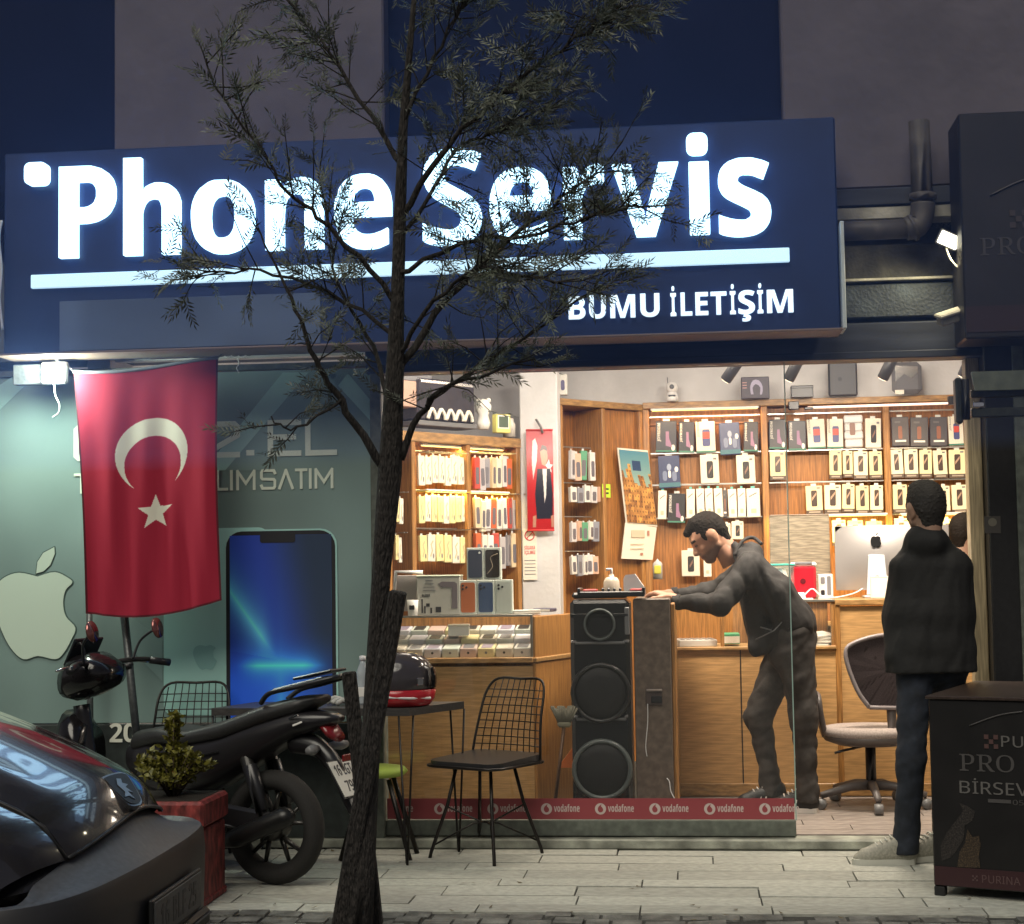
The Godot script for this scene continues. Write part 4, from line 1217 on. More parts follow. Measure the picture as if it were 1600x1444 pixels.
	var l := thing("left_shelving", "orange wood shelving with hanging cable packs at the left wall of the shop", "shelving", Vector3(-0.845, 0, -1.6), phi)
	var ua: float = -0.3329
	var ub: float = 1.0734
	var lt: float = 2.1923
	var dep := 0.3
	part_box("back_panel", Vector3((ua + ub) / 2, lt / 2, -dep), Vector3(ub - ua, lt - 0.02, 0.02), dk, l, 0)
	part_box("top_board", Vector3((ua + ub) / 2, lt - 0.03, -dep / 2), Vector3(ub - ua + 0.02, 0.06, dep), edge, l)
	for u in [-0.0826, 0.1165, 0.5900, ub - 0.025]:
		part_box("upright", Vector3(u, lt / 2 - 0.03, -dep / 2), Vector3(0.035, lt - 0.06, dep - 0.01), up, l)
	part_box("low_shelf", Vector3((ua + ub) / 2, 0.92, -dep / 2), Vector3(ub - ua - 0.01, 0.03, dep - 0.02), edge, l)
	var groups := [[651, 723, 711, 759, 7, "slim", 0], [651, 727, 773, 819, 8, "slim", 1], [651, 727, 833, 880, 6, "slim", 2], [738, 797, 712, 765, 7, "card", 0], [738, 812, 776, 829, 9, "card", 1], [738, 812, 832, 888, 8, "card", 2], [614, 627, 775, 818, 2, "slim", 1], [614, 624, 838, 880, 2, "slim", 2]]
	var tints := [lin(0.5, 0.07, 0.05), lin(0.74, 0.7, 0.6), lin(0.66, 0.62, 0.60), lin(0.7, 0.55, 0.35), lin(0.45, 0.42, 0.42), lin(0.74, 0.73, 0.68), lin(0.55, 0.12, 0.04), lin(0.72, 0.66, 0.5), lin(0.25, 0.24, 0.26)]
	var gi := 0
	for g in groups:
		var p0 := left_point(g[0], (g[2] + g[3]) / 2.0)
		var p1 := left_point(g[1], (g[2] + g[3]) / 2.0)
		var hh: float = absf(left_point(g[0], g[2]).y - left_point(g[0], g[3]).y)
		for k in g[4]:
			var pos := p0.lerp(p1, (k + 0.5) / g[4])
			var w: float = (p1 - p0).length() / g[4] * 0.96
			var tint: Color = Color.WHITE if g[5] == "slim" else tints[(k * 4 + g[6] * 3) % 9]
			if g[5] == "slim" and g[6] > 0 and k % 3 != 1:
				tint = lin(0.78, 0.70, 0.34)
			hang(g[5], "%s, %s from left, %s row of the %s left-wall bay" % ["slim cream cable pack" if g[5] == "slim" else "thin coloured case pack", ORD[k], ["upper", "middle", "lower"][g[6]], "inner" if g[0] > 700 else ("outer" if g[0] > 640 else "outermost")], pos + Vector3(0, rng.randfn(0, 0.005), 0), w, hh * (1.0 + rng.randfn(0, 0.03)), phi + (0.0 if g[5] == "slim" else rng.randfn(0, 0.25)), "packs on the left wall shelving", tint)
		# the hook bar with its pins
		var yb := (left_point(g[0], g[2]).y) + 0.03
		part_box("hook_rail", Vector3((left_u(g[0]) + left_u(g[1])) / 2, yb, -0.1), Vector3(left_u(g[1]) - left_u(g[0]), 0.008, 0.008), steel, l, 0.002)
		for k in g[4]:
			part_box("hook_pin", Vector3(lerpf(left_u(g[0]), left_u(g[1]), (k + 0.5) / g[4]), yb - 0.01, -0.04), Vector3(0.006, 0.006, 0.14), mat("pin yellow", lin(0.7, 0.6, 0.12), 0.4) if g[6] == 1 and gi < 3 else steel, l, 0)
		gi += 1
	shelf_light("shelf_light", "light strip under the top board of the left wall shelving", l.position + Basis(Vector3.UP, phi) * Vector3((0.1202 + ub) / 2, lt - 0.075, -0.06), 0.74, phi, 0.10, Color(1.0, 0.84, 0.5))
	shelf_light("shelf_light", "light strip over the middle row of the left wall shelving", l.position + Basis(Vector3.UP, phi) * Vector3((0.1202 + ub) / 2, 1.8351, -0.02), 0.74, phi, 0.05, Color(1.0, 0.84, 0.4))
	# ---- slanting unit between pillar and back wall
	var phj := deg_to_rad(47.4)
	var s := thing("side_shelving", "orange wood side unit with small packs and a calendar next to the white pillar", "shelving", Vector3(0.011, 0, -2.7), phj)
	var jt: float = 2.4781
	var j0: float = 0.0036
	var j1: float = 0.4285
	var j2: float = 0.8125
	part_box("back_panel", Vector3((j0 + j1) / 2, jt / 2, -0.3), Vector3(j1 - j0, jt - 0.02, 0.02), dk, s, 0)
	part_box("end_panel", Vector3((j1 + j2) / 2, jt / 2 - 0.02, -0.05), Vector3(j2 - j1, jt - 0.06, 0.02), dk, s, 0)
	part_box("top_board", Vector3((j0 + j2) / 2, jt - 0.022, -0.15), Vector3(j2 - j0, 0.044, 0.3), edge, s)
	part_box("upright", Vector3(j0 + 0.025, jt / 2 - 0.022, -0.145), Vector3(0.05, jt - 0.05, 0.29), up, s)
	part_box("upright", Vector3(j1, jt / 2 - 0.022, -0.145), Vector3(0.03, jt - 0.05, 0.29), up, s)
	part_box("upright", Vector3(j2 - 0.01, jt / 2 - 0.022, -0.03), Vector3(0.05, jt - 0.05, 0.05), up, s)
	part_box("low_shelf", Vector3((j0 + j1) / 2, 0.95, -0.14), Vector3(j1 - j0 - 0.05, 0.03, 0.27), edge, s)
	var rows := [[887, 915, 703, 753, 3], [887, 940, 759, 786, 5], [887, 932, 812, 848, 5], [887, 930, 866, 900, 5]]
	var ji := 0
	for g in rows:
		var p0 := side_point(g[0], (g[2] + g[3]) / 2.0)
		var p1 := side_point(g[1], (g[2] + g[3]) / 2.0)
		var hh: float = absf(side_point(g[0], g[2]).y - side_point(g[0], g[3]).y)
		for k in g[4]:
			var tint: Color = [lin(0.62, 0.60, 0.60), lin(0.74, 0.73, 0.68), lin(0.25, 0.26, 0.30), lin(0.72, 0.70, 0.64), lin(0.10, 0.32, 0.18), lin(0.66, 0.42, 0.30)][(k * 5 + ji * 3) % 6]
			hang("card", "small %s case pack, %s from left, %s row of the side unit" % [["grey", "white", "dark", "cream", "green", "tan"][(k * 5 + ji * 3) % 6], ORD[k], ORD[ji]], p0.lerp(p1, (k + 0.5) / g[4]), (p1 - p0).length() / g[4] * 0.95, hh * (1.0 + rng.randfn(0, 0.06)), phj + rng.randfn(0, 0.2), "small packs on the side unit", tint)
		part_box("hook_rail", Vector3((j0 + j1) / 2, side_point(900, g[2]).y + 0.02, -0.1), Vector3(j1 - j0 - 0.06, 0.008, 0.008), steel, s, 0.002)
		ji += 1
	hang("card", "single narrow white pack with a red foot in the top row of the side unit", side_point(923, 729), 0.05, 0.21, phj, "", lin(0.74, 0.7, 0.66))
	var tagn := thing("neon_tag", "neon yellow green price tag on the side unit", "price tag", side_point(941, 768) + Vector3(0.03, 0, 0.05), phj)
	part_box("tag_card", Vector3.ZERO, Vector3(0.075, 0.09, 0.003), mat("neon green", lin(0.45, 0.72, 0.03), 0.6), tagn, 0)
	part_box("tag_ink", Vector3(0, 0.012, 0.002), Vector3(0.04, 0.012, 0.002), mats["ink black"], tagn, 0)
	part_box("tag_ink", Vector3(0.004, -0.016, 0.002), Vector3(0.03, 0.012, 0.002), mats["ink black"], tagn, 0)
	# calendar
	var cal := thing("wall_calendar", "wall calendar with a picture of a sandy old town, hanging tilted on the side unit", "calendar", Vector3.ZERO, 0)
	var im := Image.create(96, 160, false, Image.FORMAT_RGB8)
	for y in 160:
		for x in 96:
			var v := y / 160.0
			var col := Color(0.30, 0.52, 0.60).lerp(Color(0.60, 0.68, 0.62), v * 1.8)
			var bx := int(x / 9.0 + 0.6 * sin(y * 0.05))
			var by := int(y / 11.0 + 0.35 * (bx % 3))
			var hh := sin(bx * 12.9 + by * 78.2) * 43758.5
			hh = hh - floorf(hh)
			if v > 0.40 + 0.10 * sin(bx * 1.7) - (0.12 if x < 34 else 0.0):
				col = Color(0.85, 0.64, 0.34).lerp(Color(0.45, 0.28, 0.16), hh * 0.9)
				if (x % 9 < 3 and y % 11 < 4): col = col.darkened(0.4)
			im.set_pixel(x, y, col)
	im.fill_rect(Rect2i(38, 22, 28, 22), Color(0.14, 0.25, 0.40))
	var cm := mat("calendar print", Color.WHITE, 0.5)
	cm.albedo_texture = ImageTexture.create_from_image(im)
	var pts := [[953, 704], [998, 708], [1010, 821], [964, 817], [963, 819], [1009, 826], [1002, 874], [956, 872]]
	var cp := []
	for q in pts:
		cp.append(side_point(q[0], q[1], 0.035))
	var cs := st()
	uvquad(cs, cp[3], cp[2], cp[1], cp[0])
	part("picture_sheet", cs, cm, cal)
	var back := Basis(Vector3.UP, phj) * Vector3(0, 0, -0.006)
	var cb := st()
	for q in [[0, 1, 2, 3], [4, 5, 6, 7]]:
		var m0: Vector3 = (cp[q[0]] + cp[q[2]]) / 2
		var f := []
		for i in q:
			f.append(m0 + (cp[i] - m0) * 1.05 + back)
		quad(cb, f[3], f[2], f[1], f[0])
		quad(cb, f[0] + back, f[1] + back, f[2] + back, f[3] + back)
		for i in 4:
			quad(cb, f[i], f[(i + 1) % 4], f[(i + 1) % 4] + back, f[i] + back)
	part("paper_sheets", cb, mats["paper"], cal)
	var ink := mat("print brick", lin(0.4, 0.2, 0.15), 0.6)
	for q in [[980, 835, 0.13, 0.05], [978, 851, 0.13, 0.006], [978, 858, 0.13, 0.006], [985, 866, 0.025, 0.016], [996, 834, 0.02, 0.035]]:
		part_box("print_block", side_point(q[0], q[1], 0.036), Vector3(q[2], q[3], 0.002), ink if q[3] > 0.01 and q[2] < 0.1 else mat("print buff", lin(0.6, 0.5, 0.38), 0.6), cal, 0, Basis(Vector3.UP, phj))

func wall_point(px: float, py: float) -> Vector3:
	# place on the back display wall, from how the rows measure out on site
	var x: float = lerpf(0.5767, 2.7370, (px - 1010.0) / 500.0)
	return Vector3(x, 2.0620 - (py - 720.0 + (px - 1260.0) * 0.0215) * 0.004445, -3.3)

func left_u(px: float) -> float:
	var t := (px - 610.0) / 205.0
	return lerpf(lerpf(-0.0373, 1.1201, t), 0.5144, 4.0 * t * (1.0 - t) * 0.0) + 4.0 * t * (1.0 - t) * (0.5172 - (-0.0373 + 1.1201) / 2.0)

func left_point(px: float, py: float) -> Vector3:
	var t := (px - 610.0) / 205.0
	var y: float = lerpf(lerpf(2.0875, 1.3994, (py - 700.0) / 180.0), lerpf(2.1386, 1.3905, (py - 700.0) / 180.0), t)
	return Vector3(-0.845, 0, -1.6) + Basis(Vector3.UP, deg_to_rad(53.3)) * Vector3(left_u(px), y, -0.05)

func side_point(px: float, py: float, off := -0.06) -> Vector3:
	var t := (px - 880.0) / 130.0
	var u: float = lerpf(0.0996, 0.8918, t) + 4.0 * t * (1.0 - t) * (0.4864 - (0.0996 + 0.8918) / 2.0)
	var y: float = lerpf(lerpf(2.1533, 1.3873, (py - 700.0) / 180.0), lerpf(2.1830, 1.3801, (py - 700.0) / 180.0), t)
	return Vector3(0.011, 0, -2.7) + Basis(Vector3.UP, deg_to_rad(47.4)) * Vector3(u, y, off)

func small_things() -> void:
	# ---- on top of the display wall
	var zt := -3.25
	var ty: float = 2.4899
	var cam := thing("ip_camera", "small white round indoor camera on the top board", "camera", Vector3(0.7634, ty, zt))
	var s := st(true)
	lathe(s, [Vector2(0, 0), Vector2(0.042, 0), Vector2(0.045, 0.02), Vector2(0.036, 0.05), Vector2(0.03, 0.06), Vector2(0, 0.06)], 18)
	part("foot", s, mats["plastic white"], cam)
	var s2 := st(true)
	lathe(s2, [Vector2(0, 0.055), Vector2(0.025, 0.058), Vector2(0.038, 0.075), Vector2(0.042, 0.095), Vector2(0.036, 0.118), Vector2(0.02, 0.132), Vector2(0, 0.136)], 18)
	part("head", s2, mats["plastic white"], cam)
	var s3 := st()
	prism(s3, ring_poly(0, 0.097, 0.017, 16), 0.03, 0.045)
	part("lens", s3, mats["plastic black"], cam)
	part_box("slot", Vector3(0, 0.035, 0.038), Vector3(0.05, 0.012, 0.012), mats["plastic black"], cam)
	part_tube("aerial", [Vector3(-0.025, 0.1, -0.02), Vector3(-0.03, 0.17, -0.02)], 0.004, mats["plastic grey"], cam, 6)
	var hb := thing("headset_box", "dark boxed headset standing on the top board", "box", Vector3(1.3316, ty, zt))
	part_box("box_body", Vector3(0, 0.075, 0), Vector3(0.19, 0.15, 0.07), mat("box plum", lin(0.05, 0.04, 0.055), 0.4), hb)
	part_prism("headset_print", PackedVector2Array(spline([Vector2(-0.03, 0.03), Vector2(-0.035, 0.08), Vector2(-0.015, 0.125), Vector2(0.025, 0.125), Vector2(0.05, 0.08), Vector2(0.045, 0.03), Vector2(0.03, 0.03), Vector2(0.034, 0.075), Vector2(0.005, 0.1), Vector2(-0.018, 0.075), Vector2(-0.012, 0.03)], 2)), 0.036, 0.038, mat("print lilac", lin(0.34, 0.32, 0.46), 0.4), hb)
	for k in 3:
		part_box("print_rule", Vector3(-0.072, 0.075 + 0.018 * k, 0.036), Vector3(0.03, 0.006, 0.002), mat("print rose", lin(0.45, 0.25, 0.25), 0.5), hb, 0)
	var bl := thing("black_block", "flat black box lying on the top board", "box", Vector3(1.6471, ty, zt))
	part_box("box_body", Vector3(0, 0.04, 0), Vector3(0.15, 0.08, 0.06), mats["plastic black"], bl)
	part_box("box_lid", Vector3(0, 0.072, 0.001), Vector3(0.153, 0.02, 0.064), mats["plastic black"], bl)
	var lap := thing("dark_case", "upright dark grey case with a round logo on the top board", "case", Vector3(1.9242, ty, zt))
	part_box("case_shell", Vector3(0, 0.12, 0), Vector3(0.195, 0.235, 0.035), mat("case slate", lin(0.045, 0.047, 0.055), 0.45), lap, 0.012)
	part_box("case_handle", Vector3(0, 0.243, 0), Vector3(0.05, 0.012, 0.02), mat("case slate"), lap)
	part_prism("round_logo", ring_poly(-0.02, 0.12, 0.014, 14), 0.0175, 0.0195, mats["ink black"], lap)
	var cl := thing("clamshell_pack", "glossy clear clamshell pack with a handle on the top board", "package", Vector3(2.3520, ty, zt))
	part_box("shell", Vector3(0, 0.115, 0), Vector3(0.2, 0.22, 0.07), mat("clam grey", lin(0.16, 0.16, 0.17), 0.12), cl, 0.03)
	part_prism("shine_print", PackedVector2Array([Vector2(-0.08, 0.09), Vector2(-0.02, 0.14), Vector2(0.03, 0.11), Vector2(0.07, 0.15), Vector2(0.07, 0.19), Vector2(-0.08, 0.2)]), 0.0355, 0.038, mats["chrome"], cl)
	part_box("print_label", Vector3(-0.055, 0.018, 0.037), Vector3(0.06, 0.03, 0.002), mats["paper"], cl, 0)
	part_tube("handle", [Vector3(-0.03, 0.22, 0), Vector3(-0.025, 0.25, 0), Vector3(0.025, 0.25, 0), Vector3(0.03, 0.22, 0)], 0.006, mats["plastic black"], cl, 6)
	var bx := thing("white_figure_box", "white toy box with a small figure on the pillar unit top", "box", side_point(885, 600, -0.1))
	part_box("box_body", Vector3.ZERO, Vector3(0.09, 0.14, 0.06), mats["card white"], bx)
	part_prism("figure_print", rrect(0.005, -0.04, 0.03, 0.03, 0.012, 3), 0.031, 0.033, mat("print indigo", lin(0.1, 0.09, 0.2), 0.4), bx)
	# ---- spot lamps under the ceiling
	var i := 0
	for q in [[1142, 583, 0.9], [1238, 581, 0.55], [1386, 579, 0.5], [1510, 575, 0.35]]:
		var at := [Vector3(1.1386, 2.5427, -2.1000), Vector3(1.5168, 2.5398, -2.1000), Vector3(2.0841, 2.5314, -2.1000), Vector3(2.5612, 2.5333, -2.1000)]
		var sp := thing("spot_lamp", "black cylinder spot lamp under the ceiling, %s from the left" % ORD[i], "lamp", at[i], 0, "ceiling spot lamps")
		var d := Vector3(-0.45 * q[2] - 0.15, -0.75, -0.35).normalized()
		var cs := st(true)
		tube(cs, [-d * 0.1, -d * 0.09, d * 0.055, d * 0.06], [0.028, 0.036, 0.036, 0.033], 16)
		part("lamp_barrel", cs, mat("spot black", lin(0.03, 0.03, 0.032), 0.4), sp)
		var gs := st()
		tube(gs, [d * 0.055, d * 0.063], [0.028, 0.028], 16)
		part("glowing_lens", gs, lamp_mat("spot glow", Color(1.0, 0.92, 0.78), 4.0), sp)
		part_tube("stem", [-d * 0.05, Vector3(0.02, 0.15, 0), Vector3(0.02, 2.99 - at[i].y, 0)], 0.01, mats["spot black"], sp, 6)
		var l := SpotLight3D.new()
		l.name = "spot_light"
		l.light_color = Color(1.0, 0.84, 0.62)
		l.light_energy = 0.6
		l.light_size = 0.03
		l.spot_angle = 52.0
		l.spot_range = 8.0
		l.shadow_enabled = true
		sp.add_child(l)
		l.look_at_from_position(sp.position + d * 0.075, sp.position + Vector3(-0.12, -1.2, -1.0))
		i += 1
	# ---- over the left wall shelving
	var lm := thing("plastic_display_case", "dark glossy display case with curled white cables on the left shelving", "display case", left_point(690, 666) + Vector3(0.02, 0, -0.06), deg_to_rad(53.3))
	part_box("case_box", Vector3(0.0, 0.16, -0.06), Vector3(0.5, 0.26, 0.16), mat("smoky plastic", lin(0.05, 0.045, 0.05), 0.1), lm, 0.012)
	part_box("case_foot", Vector3(0.0, 0.012, -0.06), Vector3(0.52, 0.03, 0.18), mats["plastic grey"], lm)
	for k in 5:
		part_tube("cable_curl", spline([Vector3(-0.18 + k * 0.08, 0.04, 0.03), Vector3(-0.15 + k * 0.08, 0.1, 0.034), Vector3(-0.12 + k * 0.08, 0.07, 0.034), Vector3(-0.11 + k * 0.08, 0.04, 0.03)]), 0.012, mats["paper"], lm, 6)
	part_box("shine_rim", Vector3(0, 0.27, 0.022), Vector3(0.46, 0.02, 0.006), mats["chrome"], lm)
	var bp := thing("boxed_stack", "brown cartons behind the tree branches on top of the left shelving", "box", left_point(640, 640) + Vector3(-0.02, 0.1, -0.1), deg_to_rad(53.3))
	part_box("box_body", Vector3(0, 0.0, 0), Vector3(0.3, 0.16, 0.12), mat("carton pink", lin(0.5, 0.33, 0.25), 0.7), bp)
	part_box("box_body", Vector3(0.02, 0.15, 0), Vector3(0.26, 0.14, 0.12), mats["ink grey"], bp)
	var fg := thing("white_figurine", "little white bear shaped lamp on the left shelving", "figurine", left_point(757, 671))
	var fs := st(true)
	lathe(fs, [Vector2(0, 0), Vector2(0.035, 0.0), Vector2(0.045, 0.04), Vector2(0.03, 0.09), Vector2(0.05, 0.12), Vector2(0.052, 0.15), Vector2(0.03, 0.185), Vector2(0, 0.195)], 16)
	part("body", fs, mats["card white"], fg)
	for sx in [-1, 1]:
		var es := st(true)
		lathe(es, [Vector2(0, 0), Vector2(0.016, 0.004), Vector2(0.012, 0.026), Vector2(0, 0.03)], 10, Transform3D(Basis(), Vector3(0.035 * sx, 0.17, 0)))
		part("ear", es, mats["card white"], fg)
	var fr := thing("picture_box", "small yellow framed picture box on the left shelving", "box", left_point(774, 677) + Vector3(0.05, 0, 0.04), 0.7)
	part_box("box_body", Vector3(0, 0.055, 0), Vector3(0.11, 0.12, 0.05), mat("box yellow", lin(0.65, 0.6, 0.18), 0.5), fr)
	part_box("picture_print", Vector3(0, 0.065, 0.026), Vector3(0.07, 0.07, 0.003), mat("print dark green pic", lin(0.08, 0.11, 0.07), 0.4), fr, 0)
	part_box("rim_print", Vector3(0, 0.065, 0.0245), Vector3(0.085, 0.085, 0.003), mats["card white"], fr, 0)
	var bt := thing("clear_jar", "pale jar beside the picture box on the left shelving", "jar", left_point(797, 683))
	var js := st(true)
	lathe(js, [Vector2(0, 0), Vector2(0.04, 0), Vector2(0.042, 0.08), Vector2(0.03, 0.1), Vector2(0.03, 0.12), Vector2(0, 0.125)], 16)
	part("jar_body", js, mat("jar pale", lin(0.5, 0.47, 0.42), 0.25), bt)
	# ---- on the white pillar
	var po := thing("portrait_poster", "red hanging poster of a man in a dark suit, on the white pillar", "poster", Vector3(-0.0792, 1.9191, -2.3800), 0.12)
	var pim := Image.create(96, 384, false, Image.FORMAT_RGB8)
	pim.fill(Color(0.66, 0.04, 0.09))
	var pp := func(pts: Array, col: Color) -> void:
		var poly := PackedVector2Array(pts)
		for y in 384:
			for x in 96:
				if Geometry2D.is_point_in_polygon(Vector2(x, y), poly):
					pim.set_pixel(x, y, col)
	pp.call([Vector2(22, 40), Vector2(32, 30), Vector2(40, 60), Vector2(36, 120), Vector2(22, 190), Vector2(18, 120)], Color(0.85, 0.75, 0.75))
	pp.call([Vector2(72, 130), Vector2(80, 112), Vector2(84, 132), Vector2(95, 134), Vector2(86, 146), Vector2(90, 164), Vector2(80, 154), Vector2(70, 162), Vector2(74, 146), Vector2(66, 136)], Color(0.88, 0.80, 0.80))
	pp.call([Vector2(38, 150), Vector2(84, 148), Vector2(92, 250), Vector2(90, 340), Vector2(34, 340), Vector2(28, 250)], Color(0.08, 0.09, 0.17))
	pp.call([Vector2(56, 150), Vector2(72, 150), Vector2(68, 250), Vector2(62, 280)], Color(0.85, 0.83, 0.82))
	pp.call([Vector2(48, 78), Vector2(60, 66), Vector2(74, 74), Vector2(76, 110), Vector2(66, 140), Vector2(54, 132)], Color(0.72, 0.50, 0.40))
	pp.call([Vector2(46, 84), Vector2(56, 56), Vector2(72, 62), Vector2(76, 82), Vector2(62, 74)], Color(0.35, 0.28, 0.28))
	pp.call([Vector2(20, 330), Vector2(32, 326), Vector2(30, 372), Vector2(18, 372)], Color(0.7, 0.5, 0.42))
	pp.call([Vector2(84, 330), Vector2(94, 326), Vector2(94, 372), Vector2(86, 372)], Color(0.7, 0.5, 0.42))
	var pmat := mat("poster print", Color.WHITE, 0.35)
	pmat.albedo_texture = ImageTexture.create_from_image(pim)
	var ps := st(true)
	for k in 10:
		var y0 := -0.32 + 0.064 * k
		var z0 := 0.035 * sin(k / 10.0 * PI) - 0.02
		var z1 := 0.035 * sin((k + 1) / 10.0 * PI) - 0.02
		var v := [Vector3(-0.085, y0, z0), Vector3(0.085, y0, z0), Vector3(0.085, y0 + 0.064, z1), Vector3(-0.085, y0 + 0.064, z1)]
		var uv := [Vector2(0, 1 - k / 10.0), Vector2(1, 1 - k / 10.0), Vector2(1, 0.9 - k / 10.0), Vector2(0, 0.9 - k / 10.0)]
		for j in [0, 2, 1, 0, 3, 2]:
			ps.set_uv(uv[j]); ps.add_vertex(v[j])
	part("poster_sheet", ps, pmat, po)
	part_tube("bottom_rod", [Vector3(-0.087, -0.322, -0.02), Vector3(0.087, -0.322, -0.02)], 0.007, mats["ink red"], po, 6)
	part_tube("top_rod", [Vector3(-0.087, 0.322, -0.02), Vector3(0.087, 0.322, -0.02)], 0.007, mats["ink red"], po, 6)
	part_tube("wall_hook", [Vector3(-0.02, 0.39, -0.01), Vector3(0.01, 0.34, 0.01), Vector3(0.02, 0.3, 0.0)], 0.008, mats["plastic grey"], po, 6)
	var ns := thing("no_smoking_notice", "white no smoking notice with red ring taped to the pillar", "notice", Vector3(-0.1586, 1.4468, -2.4400))
	part_box("notice_sheet", Vector3.ZERO, Vector3(0.09, 0.33, 0.003), mats["paper"], ns, 0)
	var nr := st(true)
	var ringp := []
	for k in 17:
		ringp.append(Vector3(cos(TAU * k / 16) * 0.03, 0.12 + sin(TAU * k / 16) * 0.03, 0.002))
	tube(nr, ringp, 0.004, 6, false)
	part("ring_print", nr, mats["ink red"], ns)
	part_box("bar_print", Vector3(0, 0.12, 0.002), Vector3(0.055, 0.006, 0.002), mats["ink red"], ns, 0, Basis(Vector3(0, 0, 1), 0.8))
	write("word_print", "SİGARA", 0.022, 0.07, Vector3(-0.035, 0.03, 0.002), mats["ink red"], ns, 0.001)
	write("word_print", "İÇİLMEZ", 0.022, 0.07, Vector3(-0.035, 0.0, 0.002), mats["ink red"], ns, 0.001)
	for k in 5:
		part_box("line_print", Vector3(0, -0.04 - k * 0.022, 0.002), Vector3(0.07, 0.005, 0.002), mats["ink grey"], ns, 0)
	on_counters()

func on_counters() -> void:
	# ---- on the left showcase
	var y0: float = 1.1032 + 0.005
	var zt := -0.86
	var d := thing("drill_box", "grey carton with a printed cordless drill on the glass showcase", "box", Vector3((-0.6307 + -0.3901) / 2, y0, zt - 0.06))
	var w: float = -0.3901 - -0.6307
	var h: float = 1.3142 - 1.1048
	part_box("box_body", Vector3(0, h / 2, 0), Vector3(w, h, 0.12), mat("carton grey", lin(0.42, 0.42, 0.37), 0.6), d)
	part_box("lid_edge", Vector3(0, h + 0.004, 0), Vector3(w + 0.005, 0.01, 0.125), mat("lid pale", lin(0.66, 0.72, 0.55), 0.5), d)
	part_prism("drill_print", PackedVector2Array([Vector2(0.0, 0.17), Vector2(0.02, 0.15), Vector2(0.075, 0.15), Vector2(0.075, 0.06), Vector2(0.07, 0.035), Vector2(0.105, 0.035), Vector2(0.105, 0.17), Vector2(0.09, 0.18), Vector2(0.02, 0.182)]), 0.0605, 0.062, mat("print mauve grey", lin(0.15, 0.13, 0.14), 0.5), d)
	write("word_print", "BLİSER", 0.014, 0.045, Vector3(-0.09, 0.1, 0.061), mats["ink black"], d, 0.001)
	for k in 4:
		part_box("line_print", Vector3(-0.05, 0.135 + k * 0.018, 0.0612), Vector3(0.07 - k * 0.01, 0.004, 0.001), mats["ink grey"], d, 0)
	for q in [[-0.09, 0.05, 0.008, 0.075], [-0.075, 0.03, 0.008, 0.04], [-0.058, 0.055, 0.02, 0.018], [-0.04, 0.025, 0.01, 0.03], [0.0, 0.03, 0.03, 0.03]]:
		part_box("tool_print", Vector3(q[0], q[1], 0.0612), Vector3(q[2], q[3], 0.001), mats["ink black"], d, 0)
	var tones := [mat("phone orange", lin(0.42, 0.13, 0.05), 0.35), mat("phone blue", lin(0.05, 0.08, 0.15), 0.35), mat("phone pale", lin(0.42, 0.46, 0.41), 0.35), mat("phone slate", lin(0.045, 0.055, 0.085), 0.35), mat("phone black", lin(0.03, 0.026, 0.024), 0.3)]
	var spots := [[717, 745, 908, 962, 0], [745, 773, 908, 962, 1], [773, 801, 908, 962, 2], [729, 757, 858, 908, 3], [757, 783, 858, 908, 4]]
	var names := ["orange phone, bottom left of the stack on the showcase", "blue phone, bottom middle of the stack on the showcase", "pale green phone, bottom right of the stack on the showcase", "slate phone, top left of the stack on the showcase", "black phone with a swirl, top right of the stack on the showcase"]
	var yy := [1.2896, 1.1018, 1.4640]
	for q in spots:
		var bw: float = 0.0965 if q[4] < 3 else 0.094
		var bh: float = (yy[0] - yy[1]) if q[4] < 3 else (yy[2] - yy[0])
		var xx: float = lerpf(-0.3969, -0.1015, ((q[0] + q[1]) / 2.0 - 717.0) / 84.0)
		var o := thing("upright_phone_box", "pale box with " + names[q[4]], "box", Vector3(xx, y0 if q[4] < 3 else y0 + yy[0] - yy[1] + 0.002, zt - 0.03 - (0.0 if q[4] < 3 else 0.004)), 0, "upright phone boxes on the showcase")
		part_box("box_body", Vector3(0, bh / 2, 0), Vector3(bw, bh, 0.055), mat("box mint", lin(0.55, 0.60, 0.53), 0.45), o, 0.003)
		part_prism("phone_print", rrect(-bw * 0.41, bh * 0.06, bw * 0.41, bh * 0.93, 0.012, 4), 0.0278, 0.029, tones[q[4]], o)
		if q[4] < 3:
			for k in 3:
				part_prism("lens_print", ring_poly(-bw * 0.28 + (0.02 if k == 2 else 0.0), bh * (0.84 - 0.1 * (k if k < 2 else 0.5)), 0.0065, 12), 0.029, 0.0305, mats["ink black"], o)
		elif q[4] == 4:
			part_tube("swirl_print", spline([Vector3(-0.03, 0.03, 0.029), Vector3(0.0, 0.07, 0.029), Vector3(-0.01, 0.12, 0.029), Vector3(0.03, 0.14, 0.029)]), 0.0025, mat("swirl tan", lin(0.3, 0.25, 0.18), 0.4), o, 5)
		else:
			part_prism("lens_print", ring_poly(bw * 0.26, bh * 0.84, 0.006, 12), 0.029, 0.0305, mats["card white"], o)
	var wf := thing("white_stand", "white angled stand frame at the left end of the showcase", "stand", Vector3(-0.6990, y0, zt - 0.08))
	part_tube("frame_bar", [Vector3(-0.075, 0.0, 0.02), Vector3(-0.06, 0.24, 0), Vector3(0.09, 0.235, 0)], 0.011, mats["plastic white"], wf, 8)
	part_box("frame_board", Vector3(0.02, 0.12, -0.03), Vector3(0.16, 0.2, 0.012), mat("stand grey", lin(0.42, 0.38, 0.36), 0.5), wf)
	var cup := thing("white_cup", "small white cup with a dark print beside the drill carton", "cup", Vector3(-0.6425, y0, -0.8))
	var cs := st(true)
	lathe(cs, [Vector2(0, 0), Vector2(0.026, 0), Vector2(0.032, 0.085), Vector2(0.028, 0.085), Vector2(0.024, 0.006), Vector2(0, 0.006)], 16)
